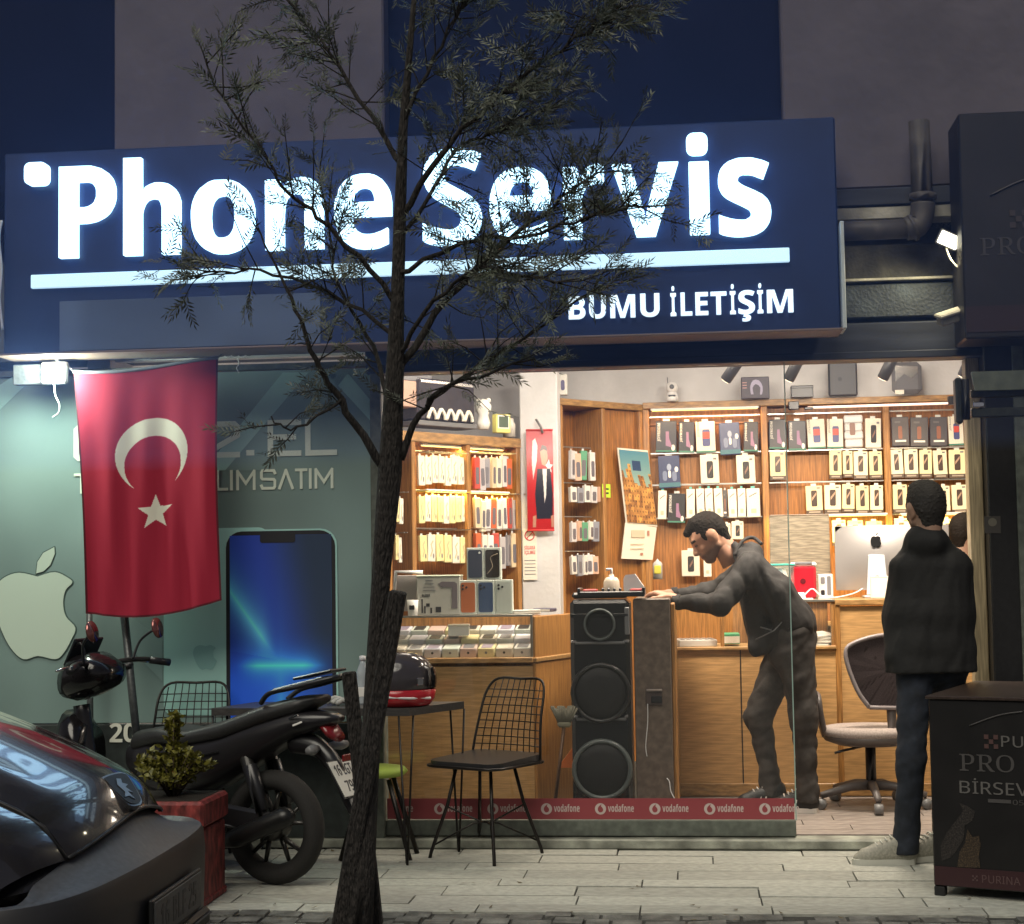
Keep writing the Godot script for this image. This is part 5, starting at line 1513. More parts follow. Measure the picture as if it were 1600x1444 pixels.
	part("cup_body", cs, mats["card white"], cup)
	part_box("cup_print", Vector3(0, 0.045, 0.028), Vector3(0.03, 0.025, 0.006), mats["ink black"], cup)
	var bk := thing("paper_pad", "flat pad of papers at the right end of the showcase", "paper pad", Vector3(-0.0333, y0, -0.93), 0.15)
	part_box("pad_sheets", Vector3(0, 0.008, 0), Vector3(0.15, 0.016, 0.12), mats["paper"], bk)
	part_box("pad_cover", Vector3(0, 0.018, 0), Vector3(0.152, 0.003, 0.122), mats["card white"], bk, 0)
	var tb := thing("dark_notebook", "dark notebook lying at the back of the showcase end", "notebook", Vector3(0.0496, y0 + 0.002, -1.12), -0.2)
	part_box("notebook_cover", Vector3(0, 0.012, 0), Vector3(0.1, 0.02, 0.14), mat("notebook slate", lin(0.08, 0.08, 0.12), 0.5), tb)
	part_box("notebook_pages", Vector3(0, 0.011, 0.002), Vector3(0.096, 0.012, 0.141), mats["paper"], tb, 0)
	# ---- the tall speaker
	var zs := -0.32
	var sa: float = 0.2399
	var sb: float = 0.5573
	var sh: float = 1.1906
	var sp := thing("party_speaker", "tall black party loudspeaker with three round drivers behind the glass", "loudspeaker", Vector3((sa + sb) / 2, 0.05, zs - 0.17))
	var sw := sb - sa
	var glossy := mat("speaker gloss", lin(0.012, 0.013, 0.014), 0.16)
	part_box("cabinet", Vector3(0, (sh - 0.05) / 2, -0.01), Vector3(sw - 0.014, sh - 0.05, 0.32), glossy, sp, 0.02)
	for q in [[936, 974, 0.082, 0.5], [935, 1083, 0.155, 1.0], [935, 1203, 0.155, 1.0]]:
		var cy: float = [1.0645, 0.7194, 0.3344][0 if q[1] < 1000 else (1 if q[1] < 1100 else 2)] - 0.05
		var tr := Transform3D(Basis.from_euler(Vector3(PI / 2, 0, 0)), Vector3(0, cy, 0.145))
		var rr: float = q[2]
		var ds := st(true)
		lathe(ds, [Vector2(rr * 0.97, 0.0), Vector2(rr, 0.012), Vector2(rr * 0.95, 0.034), Vector2(rr * 0.86, 0.03), Vector2(rr * 0.84, 0.018)], 32, tr)
		part("driver_ring", ds, mat("driver ring %d" % int(q[1]), lin(0.10, 0.115, 0.11) if q[1] != 1083 else lin(0.02, 0.02, 0.02), 0.3), sp)
		var co := st(true)
		if q[3] < 1:
			lathe(co, [Vector2(rr * 0.85, 0.02), Vector2(rr * 0.4, -0.04), Vector2(rr * 0.2, -0.05), Vector2(rr * 0.16, -0.035), Vector2(0, -0.025)], 28, tr)
		else:
			lathe(co, [Vector2(rr * 0.85, 0.02), Vector2(rr * 0.75, 0.03), Vector2(rr * 0.5, 0.034), Vector2(0, 0.036)], 28, tr)
		part("driver_cone", co, grained("mesh black", lin(0.008, 0.008, 0.009), 0.6, tex["fine"], Vector3.ONE * 6), sp)
	part_box("brow_panel", Vector3(0, sh - 0.13, 0.152), Vector3(sw - 0.02, 0.02, 0.012), glossy, sp)
	for y in [sh - 0.27, sh - 0.655]:
		part_box("trim_bar", Vector3(0.0, y, 0.153), Vector3(sw * 0.8, 0.014, 0.012), mats["plastic grey"], sp)
	for sx in [-1, 1]:
		part_box("corner_light", Vector3(sx * sw * 0.42, sh - 0.262, 0.154), Vector3(0.03, 0.016, 0.012), mats["chrome"], sp)
		part_box("corner_light", Vector3(sx * sw * 0.4, sh - 0.64, 0.154), Vector3(0.02, 0.016, 0.012), mats["chrome"], sp)
	part_box("side_grille", Vector3(sw * 0.44, sh - 0.16, 0.153), Vector3(0.025, 0.14, 0.01), mats["plastic grey"], sp)
	part_box("top_handle", Vector3(0, sh - 0.03, 0.0), Vector3(sw * 0.9, 0.03, 0.2), mats["plastic black"], sp, 0.01)
	var mx := thing("mixer_panel", "black and red control pad lying on the tall loudspeaker", "mixer", Vector3((sa + sb) / 2 + 0.06, sh + 0.012, zs - 0.14))
	part_box("pad_body", Vector3(0, 0.014, 0), Vector3(0.34, 0.028, 0.2), mats["plastic black"], mx)
	for q in [[-0.11, 0.02], [0.13, 0.02]]:
		part_box("red_block", Vector3(q[0], 0.033, 0.02), Vector3(0.07, 0.014, 0.14), mats["ink red"], mx)
	for k in 4:
		part_box("knob", Vector3(-0.045 + k * 0.03, 0.036, 0.04), Vector3(0.014, 0.018, 0.014), mats["plastic black"], mx)
	for sx in [-1, 1]:
		part_box("end_grip", Vector3(sx * 0.165, 0.028, 0.0), Vector3(0.016, 0.04, 0.2), mats["plastic black"], mx)
	var sn := thing("sanitizer_bottle", "clear pump bottle of hand gel beside the loudspeaker", "bottle", Vector3(0.4500, 1.2043, -0.6200))
	var bs := st(true)
	lathe(bs, [Vector2(0, 0), Vector2(0.042, 0), Vector2(0.044, 0.02), Vector2(0.042, 0.075), Vector2(0.03, 0.095), Vector2(0.014, 0.1), Vector2(0.014, 0.112), Vector2(0, 0.112)], 18)
	part("bottle_body", bs, mat("gel pale", lin(0.6, 0.53, 0.42), 0.15), sn)
	part_tube("pump", [Vector3(0, 0.11, 0), Vector3(0, 0.14, 0), Vector3(-0.028, 0.138, 0)], 0.008, mats["plastic white"], sn)
	var wd := thing("label_printer", "white sloped label printer next to the gel bottle", "printer", Vector3(0.5628, 1.2021, -0.6600))
	part_prism("printer_case", PackedVector2Array([Vector2(-0.05, 0), Vector2(0.055, 0), Vector2(0.055, 0.05), Vector2(0.01, 0.115), Vector2(-0.04, 0.11), Vector2(-0.05, 0.09)]), -0.04, 0.04, mats["plastic white"], wd)
	part_box("printer_slot", Vector3(0.01, 0.025, 0.041), Vector3(0.07, 0.016, 0.004), mats["plastic grey"], wd)
	var cn := thing("spray_can", "small can with a black and yellow label behind the counter return", "can", Vector3(0.6734, 1.2810, -1.6000))
	var cns := st(true)
	lathe(cns, [Vector2(0, 0), Vector2(0.028, 0), Vector2(0.028, 0.09), Vector2(0.02, 0.1), Vector2(0.012, 0.105), Vector2(0, 0.12)], 16)
	part("can_body", cns, mat("can grey", lin(0.35, 0.33, 0.3), 0.4), cn)
	part_box("can_label", Vector3(0, 0.055, 0.025), Vector3(0.04, 0.05, 0.012), mat("can yellow", lin(0.5, 0.45, 0.06), 0.4), cn)
	# ---- in and on the main counter
	var mt: float = 1.1537
	var gy: float = 0.8881
	var tr := thing("display_tray", "white display tray of small parts inside the glass counter left of the man", "tray", Vector3(0.8874, gy + 0.004, -1.56), 0.1)
	part_box("tray_base", Vector3(0, 0.02, 0), Vector3(0.22, 0.04, 0.22), mat("tray grey", lin(0.5, 0.47, 0.42), 0.5), tr)
	for k in 6:
		part_box("tray_slot", Vector3(-0.085 + k * 0.034, 0.041, 0), Vector3(0.022, 0.004, 0.19), mat("tray dark", lin(0.2, 0.17, 0.15), 0.5), tr, 0)
	var gb := thing("green_folder", "green folder lying in the glass counter beside the man", "folder", Vector3(1.0875, gy + 0.004, -1.6))
	part_box("folder_cover", Vector3(0, 0.04, 0), Vector3(0.1, 0.06, 0.2), mat("folder green", lin(0.06, 0.32, 0.14), 0.5), gb)
	part_box("folder_paper", Vector3(0.0, 0.036, 0.002), Vector3(0.096, 0.04, 0.201), mats["paper"], gb, 0)
	var pl := thing("paper_heap", "loose white papers inside the glass counter right of the man", "papers", Vector3(1.5854, gy + 0.004, -1.55))
	for k in 4:
		part_box("paper_sheet", Vector3(0, 0.01 + k * 0.016, 0), Vector3(0.16 - 0.01 * k, 0.012, 0.2), mats["paper"], pl, 0.002, Basis.from_euler(Vector3(0.05, 0.2 * k - 0.3, 0.05 * (k - 1))))
	# wood-look board leaning behind the computer
	var wb := thing("grey_wood_board", "grey brown wood look board standing behind the red box", "board", Vector3((1.3374 + 1.6908) / 2, mt, -1.86))
	part_box("board", Vector3(0, (1.6434 - mt) / 2, 0), Vector3(1.6908 - 1.3374, 1.6434 - mt, 0.02), grained("grey wood", lin(0.42, 0.35, 0.25), 0.6, tex["grain"], Vector3(1, 9, 5)), wb)
	part_box("board_rim", Vector3(0, 1.6434 - mt + 0.003, 0), Vector3(1.6908 - 1.3374, 0.008, 0.024), mat("rim brown", lin(0.2, 0.15, 0.1), 0.5), wb)
	var rd := thing("red_tablet_box", "red boxy case with white rounded top and a dark round emblem on the counter", "case", Vector3(1.5138, mt, -1.62))
	var rw: float = 1.5885 - 1.4459
	var rh: float = 1.3943 - 1.1800
	part_box("case_front", Vector3(0, rh * 0.45, 0), Vector3(rw, rh * 0.9, 0.08), mat("case red", lin(0.50, 0.015, 0.03), 0.3), rd, 0.014)
	part_box("case_cap", Vector3(0, rh * 0.93, -0.002), Vector3(rw + 0.012, rh * 0.13, 0.086), mats["plastic white"], rd, 0.012)
	part_box("case_slot", Vector3(0, rh * 0.965, 0.02), Vector3(rw * 0.7, 0.016, 0.05), mats["ink grey"], rd)
	part_prism("emblem_print", ring_poly(-0.005, rh * 0.48, 0.016, 16), 0.0405, 0.042, mat("emblem wine", lin(0.12, 0.008, 0.015), 0.4), rd)
	var th := thing("teal_holder", "clear leaflet holder with a teal rim on the counter behind the man", "holder", Vector3(1.3624, mt, -1.6))
	part_box("holder_rim", Vector3(0, 0.2, 0), Vector3(0.2, 0.012, 0.1), mat("teal rim", lin(0.08, 0.45, 0.38), 0.3), th)
	part_box("holder_box", Vector3(0, 0.1, 0), Vector3(0.19, 0.19, 0.09), glass_mat("holder clear", Color(0.8, 0.95, 0.92), 0.12), th, 0)
	for k in 5:
		part_box("leaflet", Vector3(-0.06 + k * 0.03, 0.1, 0), Vector3(0.02, 0.16, 0.06), [mats["paper"], mat("leaf blue", lin(0.45, 0.55, 0.6), 0.5)][k % 2], th, 0.002, Basis(Vector3(0, 0, 1), 0.15 * (k - 2)))
	var wk := thing("white_box_pair", "small white carton with a black phone print left of the computer", "box", Vector3(1.6405, mt, -1.65))
	part_box("box_body", Vector3(0, 0.07, 0), Vector3(0.085, 0.145, 0.06), mats["card white"], wk)
	part_prism("phone_print", rrect(-0.028, 0.085, -0.004, 0.125, 0.006, 3), 0.031, 0.032, mats["ink grey"], wk)
	part_prism("phone_print", rrect(0.008, 0.02, 0.03, 0.13, 0.006, 3), 0.031, 0.032, mats["ink grey"], wk)
	part_prism("phone_print", rrect(-0.028, 0.02, -0.006, 0.05, 0.006, 3), 0.031, 0.032, mats["ink black"], wk)
	var ad := thing("white_router", "flat white adapter block with a looping white cable on the counter", "adapter", Vector3(1.4819, mt, -1.47))
	part_box("adapter_body", Vector3(-0.02, 0.02, 0), Vector3(0.1, 0.04, 0.06), mats["plastic white"], ad, 0.008)
	part_box("tray", Vector3(-0.04, 0.004, 0.02), Vector3(0.22, 0.008, 0.08), mats["card white"], ad, 0.002)
	part_tube("cable", spline([Vector3(0.02, 0.02, 0.02), Vector3(0.07, 0.06, 0.0), Vector3(0.12, 0.02, 0.02), Vector3(0.2, 0.01, 0.03), Vector3(0.3, 0.03, 0.0), Vector3(0.36, 0.055, -0.08)]), 0.004, mats["plastic white"], ad, 6)
	# desktop computer seen from behind
	var ic := thing("desktop_computer", "silver all in one computer seen from the back on the counter", "computer", Vector3(1.7059 + 0.325, mt, -1.7))
	var ih: float = 1.5733 - mt
	var ilow: float = 1.2005 - mt
	var alu := mat("aluminium", lin(0.44, 0.42, 0.41), 0.35, 0.55)
	var iz := 0.02
	var bk2 := st(true)
	var nxs := 14
	var nys := 10
	for ix in nxs:
		for iy in nys:
			var v := []
			for q in [[0, 0], [1, 0], [1, 1], [0, 1]]:
				var a: float = float(ix + q[0]) / nxs
				var bb: float = float(iy + q[1]) / nys
				var bulge := 0.045 * sin(PI * a) * sin(PI * bb)
				v.append(Vector3((a - 0.5) * 0.65, lerpf(ilow, ih, bb), iz + bulge))
			quad(bk2, v[0], v[1], v[2], v[3])
	part("back_shell", bk2, alu, ic)
	part_box("screen_slab", Vector3(0, (ih + ilow) / 2, 0.008), Vector3(0.652, ih - ilow + 0.002, 0.024), alu, ic, 0.004)
	var lx: float = 1.9357 - ic.position.x
	var ly: float = 1.4807 - mt
	var em := PackedVector2Array()
	for q in spline([Vector2(0.0, 0.026), Vector2(0.013, 0.03), Vector2(0.027, 0.022), Vector2(0.023, 0.012), Vector2(0.022, 0.0), Vector2(0.03, -0.012), Vector2(0.02, -0.03), Vector2(0.008, -0.033), Vector2(-0.002, -0.03), Vector2(-0.014, -0.034), Vector2(-0.026, -0.022), Vector2(-0.031, 0.004), Vector2(-0.025, 0.024), Vector2(-0.012, 0.03), Vector2(0.0, 0.026)], 3):
		em.append(q)
	em.remove_at(em.size() - 1)
	part_prism("emblem", em, 0.055, 0.066, mat("emblem black", lin(0.015, 0.015, 0.016), 0.3), ic, Transform3D(Basis(), Vector3(lx, ly, 0)))
	part_prism("emblem_leaf", PackedVector2Array([Vector2(0.0, 0.033), Vector2(0.002, 0.045), Vector2(0.014, 0.052), Vector2(0.012, 0.04)]), 0.055, 0.066, mats["emblem black"], ic, Transform3D(Basis(), Vector3(lx, ly, 0)))
	var fx := lx
	var foot := st()
	var fw := [0.062, 0.066, 0.085]
	quad(foot, Vector3(fx - 0.045, 0.24, 0.07), Vector3(fx + 0.045, 0.24, 0.07), Vector3(fx + 0.045, 0.25, 0.06), Vector3(fx - 0.045, 0.25, 0.06))
	prism(foot, PackedVector2Array([Vector2(-0.062, 0.02), Vector2(0.062, 0.02), Vector2(0.045, 0.245), Vector2(-0.045, 0.245)]), 0.064, 0.072, Transform3D(Basis(), Vector3(fx, 0, 0)))
	part("stand", foot, mat("stand bright", lin(0.72, 0.75, 0.80), 0.3, 0.2), ic)
	part_box("stand_base", Vector3(fx, 0.008, 0.0), Vector3(0.15, 0.012, 0.18), mats["stand bright"], ic)
	part_prism("stand_hole", ring_poly(fx, 0.11, 0.02, 18), 0.072, 0.0735, mats["ink grey"], ic)
	var wbx := thing("small_white_carton", "little white carton in front of the computer stand", "box", Vector3(ic.position.x + fx, mt, -1.52))
	part_box("box_body", Vector3(0, 0.06, 0), Vector3(0.1, 0.12, 0.06), mats["card white"], wbx)
	part_box("box_flap", Vector3(0, 0.122, 0), Vector3(0.102, 0.006, 0.062), mats["paper"], wbx, 0.001)
	office_chair()

func office_chair() -> void:
	# swivel chair in front of the counter
	var o := thing("office_chair", "swivel office chair with mesh back and pale seat in the doorway", "chair", Vector3(1.8030, 0.05, -1.0))
	var gm := mat("chair grey", lin(0.10, 0.085, 0.08), 0.45)
	var sy: float = 0.4528 - 0.05
	var sx := 0.0
	var ss := st(true)
	var prof := []
	for k in 9:
		var a := -PI / 2 + PI * k / 8
		prof.append(Vector2(0.2 + 0.03 * cos(a), 0.03 * sin(a)))
	prof.push_front(Vector2(0, -0.03))
	prof.append(Vector2(0, 0.036))
	lathe(ss, prof, 26, Transform3D(Basis.from_scale(Vector3(1.12, 1, 1)), Vector3(0.0, sy, 0)))
	part("seat", ss, grained("seat cloth", lin(0.50, 0.42, 0.38), 0.9, tex["fine"], Vector3.ONE * 6), o)
	var us := st(true)
	lathe(us, [Vector2(0, -0.07), Vector2(0.15, -0.07), Vector2(0.215, -0.045), Vector2(0.225, -0.02), Vector2(0.2, -0.01)], 26, Transform3D(Basis.from_scale(Vector3(1.12, 1, 1)), Vector3(0.0, sy, 0)))
	part("seat_shell", us, gm, o)
	part_tube("gas_column", [Vector3(0, 0.1, 0), Vector3(0, sy - 0.06, 0)], 0.028, mats["plastic black"], o, 12)
	for k in 5:
		var a := TAU * k / 5 + 0.3
		var d := Vector3(cos(a), 0, sin(a))
		part_tube("leg", [Vector3(0, 0.12, 0), d * 0.12 + Vector3(0, 0.115, 0), d * 0.29 + Vector3(0, 0.075, 0)], [0.03, 0.024, 0.018], gm, o, 8)
		var cs := st(true)
		lathe(cs, [Vector2(0, -0.022), Vector2(0.028, -0.022), Vector2(0.03, 0), Vector2(0.028, 0.022), Vector2(0, 0.022)], 14, Transform3D(Basis.from_euler(Vector3(PI / 2, a, 0)), d * 0.29 + Vector3(0, 0.03, 0)))
		part("castor", cs, mats["plastic grey"], o)
	# back: rounded mesh panel in a frame
	var bx: float = 1.8960 - o.position.x
	var bt := Transform3D(Basis.from_euler(Vector3(-0.12, 0.25, 0)), Vector3(0.12, 0, 0.17))
	var y0: float = 0.5947 - 0.05
	var y1: float = 0.9548 - 0.05
	var fr := []
	for p in spline([Vector2(-0.13, y0), Vector2(-0.19, y0 + 0.1), Vector2(-0.235, y1 - 0.09), Vector2(-0.19, y1 - 0.02), Vector2(0.0, y1 + 0.02), Vector2(0.19, y1 - 0.02), Vector2(0.235, y1 - 0.09), Vector2(0.19, y0 + 0.1), Vector2(0.13, y0), Vector2(-0.13, y0)], 4):
		fr.append(bt * Vector3(p.x, p.y, 0.03 * cos(p.x * 5.0)))
	part_tube("back_frame", fr, 0.012, mat("chair frame", lin(0.22, 0.19, 0.19), 0.4), o, 8)
	var ms := st(true)
	var c0 := Vector3.ZERO
	for p in fr:
		c0 += p / fr.size()
	for k in fr.size() - 1:
		tri(ms, c0, fr[k + 1], fr[k])
		tri(ms, c0, fr[k], fr[k + 1])
	part("back_mesh", ms, grained("mesh cloth", lin(0.15, 0.115, 0.12), 0.8, tex["fine"], Vector3.ONE * 8), o)
	part_tube("spine", [bt * Vector3(0, y1 - 0.18, -0.02), bt * Vector3(0, y0 - 0.02, 0.0), Vector3(0.1, sy - 0.05, 0.16), Vector3(0.02, sy - 0.06, 0.06)], [0.018, 0.026, 0.022, 0.02], gm, o, 8)
	part_box("lumbar_bar", bt * Vector3(0, y0 + 0.16, 0.0), Vector3(0.38, 0.022, 0.02), mat("chair violet", lin(0.10, 0.085, 0.11), 0.5), o, 0.004, bt.basis)
	for sxx in [-1, 1]:
		var ax: float = sxx * 0.245
		var loop := []
		for p in spline([Vector2(0.0, sy - 0.02), Vector2(0.10, sy + 0.06), Vector2(0.12, sy + 0.17), Vector2(0.02, sy + 0.2), Vector2(-0.08, sy + 0.17), Vector2(-0.09, sy + 0.08), Vector2(0.0, sy - 0.02)], 4):
			loop.append(Vector3(ax + 0.03 * sxx * sin((p.y - sy) * 8.0), p.y, p.x))
		part_tube("armrest", loop, 0.017, gm, o, 8)
	part_tube("lever", [Vector3(-0.05, sy - 0.075, 0.05), Vector3(-0.16, sy - 0.09, 0.12), Vector3(-0.2, sy - 0.1, 0.13)], 0.007, mats["plastic black"], o, 6)

# ---------------------------------------------------------------- people
func folds(seed_value: int, freq: float) -> FastNoiseLite:
	var n := FastNoiseLite.new()
	n.seed = seed_value
	n.frequency = freq
	n.fractal_type = FastNoiseLite.FRACTAL_RIDGED
	n.fractal_octaves = 2
	n.fractal_gain = 0.35
	return n

# a head in its own frame: +x the way the face looks, +y the crown, origin near the ear line
func head_shape(cell := 0.0035) -> ArrayMesh:
	var b := [
		[Vector3(-0.012, 0.042, 0), Vector3(-0.012, 0.042, 0), 0.098, 0.098, Vector3(1.0, 0.95, 0.80)],
		[Vector3(0.03, 0.03, 0), Vector3(0.035, -0.03, 0), 0.062, 0.052, Vector3(1.0, 1.0, 1.0)],
		[Vector3(0.03, -0.045, 0), Vector3(0.056, -0.09, 0), 0.048, 0.026],
		[Vector3(-0.005, -0.05, 0.05), Vector3(0.052, -0.092, 0.014), 0.022, 0.020],
		[Vector3(-0.005, -0.05, -0.05), Vector3(0.052, -0.092, -0.014), 0.022, 0.020],
		[Vector3(0.082, 0.024, 0), Vector3(0.109, -0.022, 0), 0.007, 0.012],
		[Vector3(0.098, -0.026, 0.011), Vector3(0.098, -0.026, -0.011), 0.009, 0.009],
		[Vector3(0.074, 0.036, 0.034), Vector3(0.074, 0.036, -0.034), 0.014, 0.014],
		[Vector3(0.060, -0.022, 0.034), Vector3(0.060, -0.022, 0.034), 0.020, 0.020],
		[Vector3(0.060, -0.022, -0.034), Vector3(0.060, -0.022, -0.034), 0.020, 0.020],
		[Vector3(0.084, -0.052, 0.012), Vector3(0.084, -0.052, -0.012), 0.010, 0.010],
		[Vector3(0.082, -0.064, 0.009), Vector3(0.082, -0.064, -0.009), 0.009, 0.009],
		[Vector3(0.076, -0.09, 0.008), Vector3(0.076, -0.09, -0.008), 0.014, 0.014],
		[Vector3(-0.018, -0.012, 0.074), Vector3(-0.012, 0.014, 0.079), 0.018, 0.022, Vector3(1.0, 1.1, 0.42)],
		[Vector3(-0.018, -0.012, -0.074), Vector3(-0.012, 0.014, -0.079), 0.018, 0.022, Vector3(1.0, 1.1, 0.42)],
		[Vector3(0.064, 0.012, 0.031), Vector3(0.064, 0.012, 0.031), 0.013, 0.013],
		[Vector3(0.064, 0.012, -0.031), Vector3(0.064, 0.012, -0.031), 0.013, 0.013],
		[Vector3(-0.035, -0.02, 0), Vector3(-0.05, -0.13, 0), 0.058, 0.056],
	]
	return body_mesh(b, cell, 0.006, null, 0.0, [[Vector3(0.098, 0.010, 0.033), 0.016], [Vector3(0.098, 0.010, -0.033), 0.016]])

func head_paint(skin: Color, beard: Color, strength: float) -> Callable:
	return func(p: Vector3) -> Color:
		var c := skin
		var b := smoothstep(-0.035, -0.06, p.y) * smoothstep(-0.04, -0.01, p.x) + smoothstep(0.02, -0.02, absf(p.x - 0.005) - 0.0) * smoothstep(0.0, -0.03, p.y) * 0.6
		if p.x > 0.085 and p.y > -0.046 and p.y < -0.034: b = maxf(b, 0.6)
		if p.y < -0.115: b = 0.0
		c = c.lerp(beard, clampf(b, 0.0, 1.0) * strength)
		if p.x > 0.075 and p.y > -0.066 and p.y < -0.050 and absf(p.z) < 0.024:
			c = c.lerp(Color(0.25, 0.08, 0.06), 0.6)
		var e := Vector2(p.y - 0.010, absf(p.z) - 0.032).length()
		if p.x > 0.06 and e < 0.013:
			c = Color(0.06, 0.035, 0.03) if absf(p.y - 0.010) < 0.004 else c.lerp(Color(0.1, 0.05, 0.04), 0.5)
		if p.x > 0.06 and p.y > 0.030 and p.y < 0.043 and absf(p.z) > 0.012 and absf(p.z) < 0.052:
			c = Color(0.018, 0.014, 0.012)
		return c

func hair_shape(quiff := 0.03) -> ArrayMesh:
	var b := [
		[Vector3(-0.022, 0.050, 0), Vector3(-0.022, 0.050, 0), 0.104, 0.104, Vector3(0.98, 0.95, 0.82)],
		[Vector3(0.02, 0.105, 0), Vector3(0.072, 0.094, 0.0), 0.05, quiff, Vector3(1, 0.8, 1.25)],
		[Vector3(-0.075, 0.0, 0.0), Vector3(-0.070, -0.050, 0), 0.05, 0.040, Vector3(0.8, 1, 1.35)],
		[Vector3(0.02, 0.03, 0.062), Vector3(0.020, 0.008, 0.068), 0.014, 0.006],
		[Vector3(0.02, 0.03, -0.062), Vector3(0.020, 0.008, -0.068), 0.014, 0.006],
	]
	return body_mesh(b, 0.0045, 0.008, folds(9, 60.0), 0.0035, [[Vector3(0.118, -0.012, 0.0), 0.088], [Vector3(-0.008, -0.02, 0.09), 0.042], [Vector3(-0.008, -0.02, -0.09), 0.042], [Vector3(0.06, -0.06, 0), 0.075]])

# a hand: +x along the fingers, +y the back of the hand, thumb towards +z
func hand_shape(curl: float) -> ArrayMesh:
	var b := [[Vector3(-0.03, 0, 0), Vector3(0.0, 0, 0), 0.026, 0.028, Vector3(1, 0.75, 1)], [Vector3(0.01, 0, -0.022), Vector3(0.075, 0.002, -0.028), 0.018, 0.014, Vector3(1, 0.75, 1)],
		[Vector3(0.01, 0, 0.0), Vector3(0.082, 0.004, 0.0), 0.020, 0.015, Vector3(1, 0.75, 1)], [Vector3(0.01, 0, 0.02), Vector3(0.08, 0.003, 0.026), 0.020, 0.014, Vector3(1, 0.75, 1)]]
	var lens := [0.066, 0.078, 0.072, 0.056]
	for k in 4:
		var at := Vector3(0.082, 0.003, 0.030 - 0.0205 * k)
		var a := 0.15
		var splay := 0.09 * (1.5 - k)
		for j in 3:
			a += curl * [0.6, 0.9, 0.7][j]
			var l: float = lens[k] * [0.46, 0.31, 0.25][j]
			var to := at + Vector3(cos(a), -sin(a), sin(splay) * 0.6).normalized() * l
			b.append([at, to, 0.0092 - 0.0008 * j, 0.0086 - 0.0009 * j])
			at = to
	b.append([Vector3(0.005, -0.006, 0.024), Vector3(0.038, -0.014, 0.052), 0.014, 0.0115])
	b.append([Vector3(0.038, -0.014, 0.052), Vector3(0.066, -0.022, 0.060), 0.0105, 0.0095])
	b.append([Vector3(0.066, -0.022, 0.060), Vector3(0.088, -0.030, 0.058), 0.0095, 0.008])
	return body_mesh(b, 0.0035, 0.0035)

# a shoe: +x the toe, sole at y 0
func shoe(parent: Node, at: Transform3D, upper: Material, sole: Material, stripes: Material, length := 0.29) -> void:
	var k := length / 0.29
	var b := [[Vector3(0.035, 0.048, 0), Vector3(0.21, 0.036, 0.0), 0.043, 0.038, Vector3(1, 0.95, 0.95)], [Vector3(0.03, 0.05, 0), Vector3(0.035, 0.095, 0), 0.038, 0.043],
		[Vector3(0.06, 0.092, 0), Vector3(0.165, 0.058, 0), 0.036, 0.032], [Vector3(0.20, 0.024, 0.005), Vector3(0.245, 0.022, 0.004), 0.034, 0.026, Vector3(1, 0.8, 1.1)]]
	var m := mi("shoe", body_mesh(b, 0.006, 0.010, null, 0.0, [], 0.012), upper, parent)
	m.transform = at * Transform3D(Basis.from_scale(Vector3.ONE * k), Vector3.ZERO)
	var out := PackedVector2Array(spline([Vector2(-0.008, 0), Vector2(0.005, 0.033), Vector2(0.06, 0.040), Vector2(0.13, 0.038), Vector2(0.21, 0.046), Vector2(0.262, 0.034), Vector2(0.276, 0.004), Vector2(0.262, -0.026), Vector2(0.2, -0.040), Vector2(0.12, -0.034), Vector2(0.05, -0.040), Vector2(0.005, -0.033)], 3))
	var s := st()
	prism(s, out, 0.0, 0.026, Transform3D(Basis(Vector3(1, 0, 0), Vector3(0, 0, -1), Vector3(0, 1, 0)), Vector3.ZERO))
	var so := part("sole", s, sole, m)
	so.position.y = 0.0
	for i in 4:
		part_tube("lace", [Vector3(0.098 + 0.022 * i, 0.118 - 0.011 * i, 0.024), Vector3(0.104 + 0.022 * i, 0.128 - 0.011 * i, 0.0), Vector3(0.098 + 0.022 * i, 0.118 - 0.011 * i, -0.024)], 0.004, sole, m, 5)
	if stripes:
		for i in 3:
			var l := st(true)
			for sd in [-1, 1]:
				tube(l, [Vector3(0.085 + 0.03 * i, 0.098 - 0.015 * i, 0.012 * sd), Vector3(0.10 + 0.03 * i, 0.068 - 0.008 * i, 0.036 * sd), Vector3(0.115 + 0.028 * i, 0.03, 0.043 * sd)], 0.005, 6)
			part("stripe", l, stripes, m)

func wide(a: Vector3, b: Vector3, ra: float, rb: float, side: Vector3) -> Array:
	return [[a + side, b + side, ra, rb], [a - side, b - side, ra, rb]]

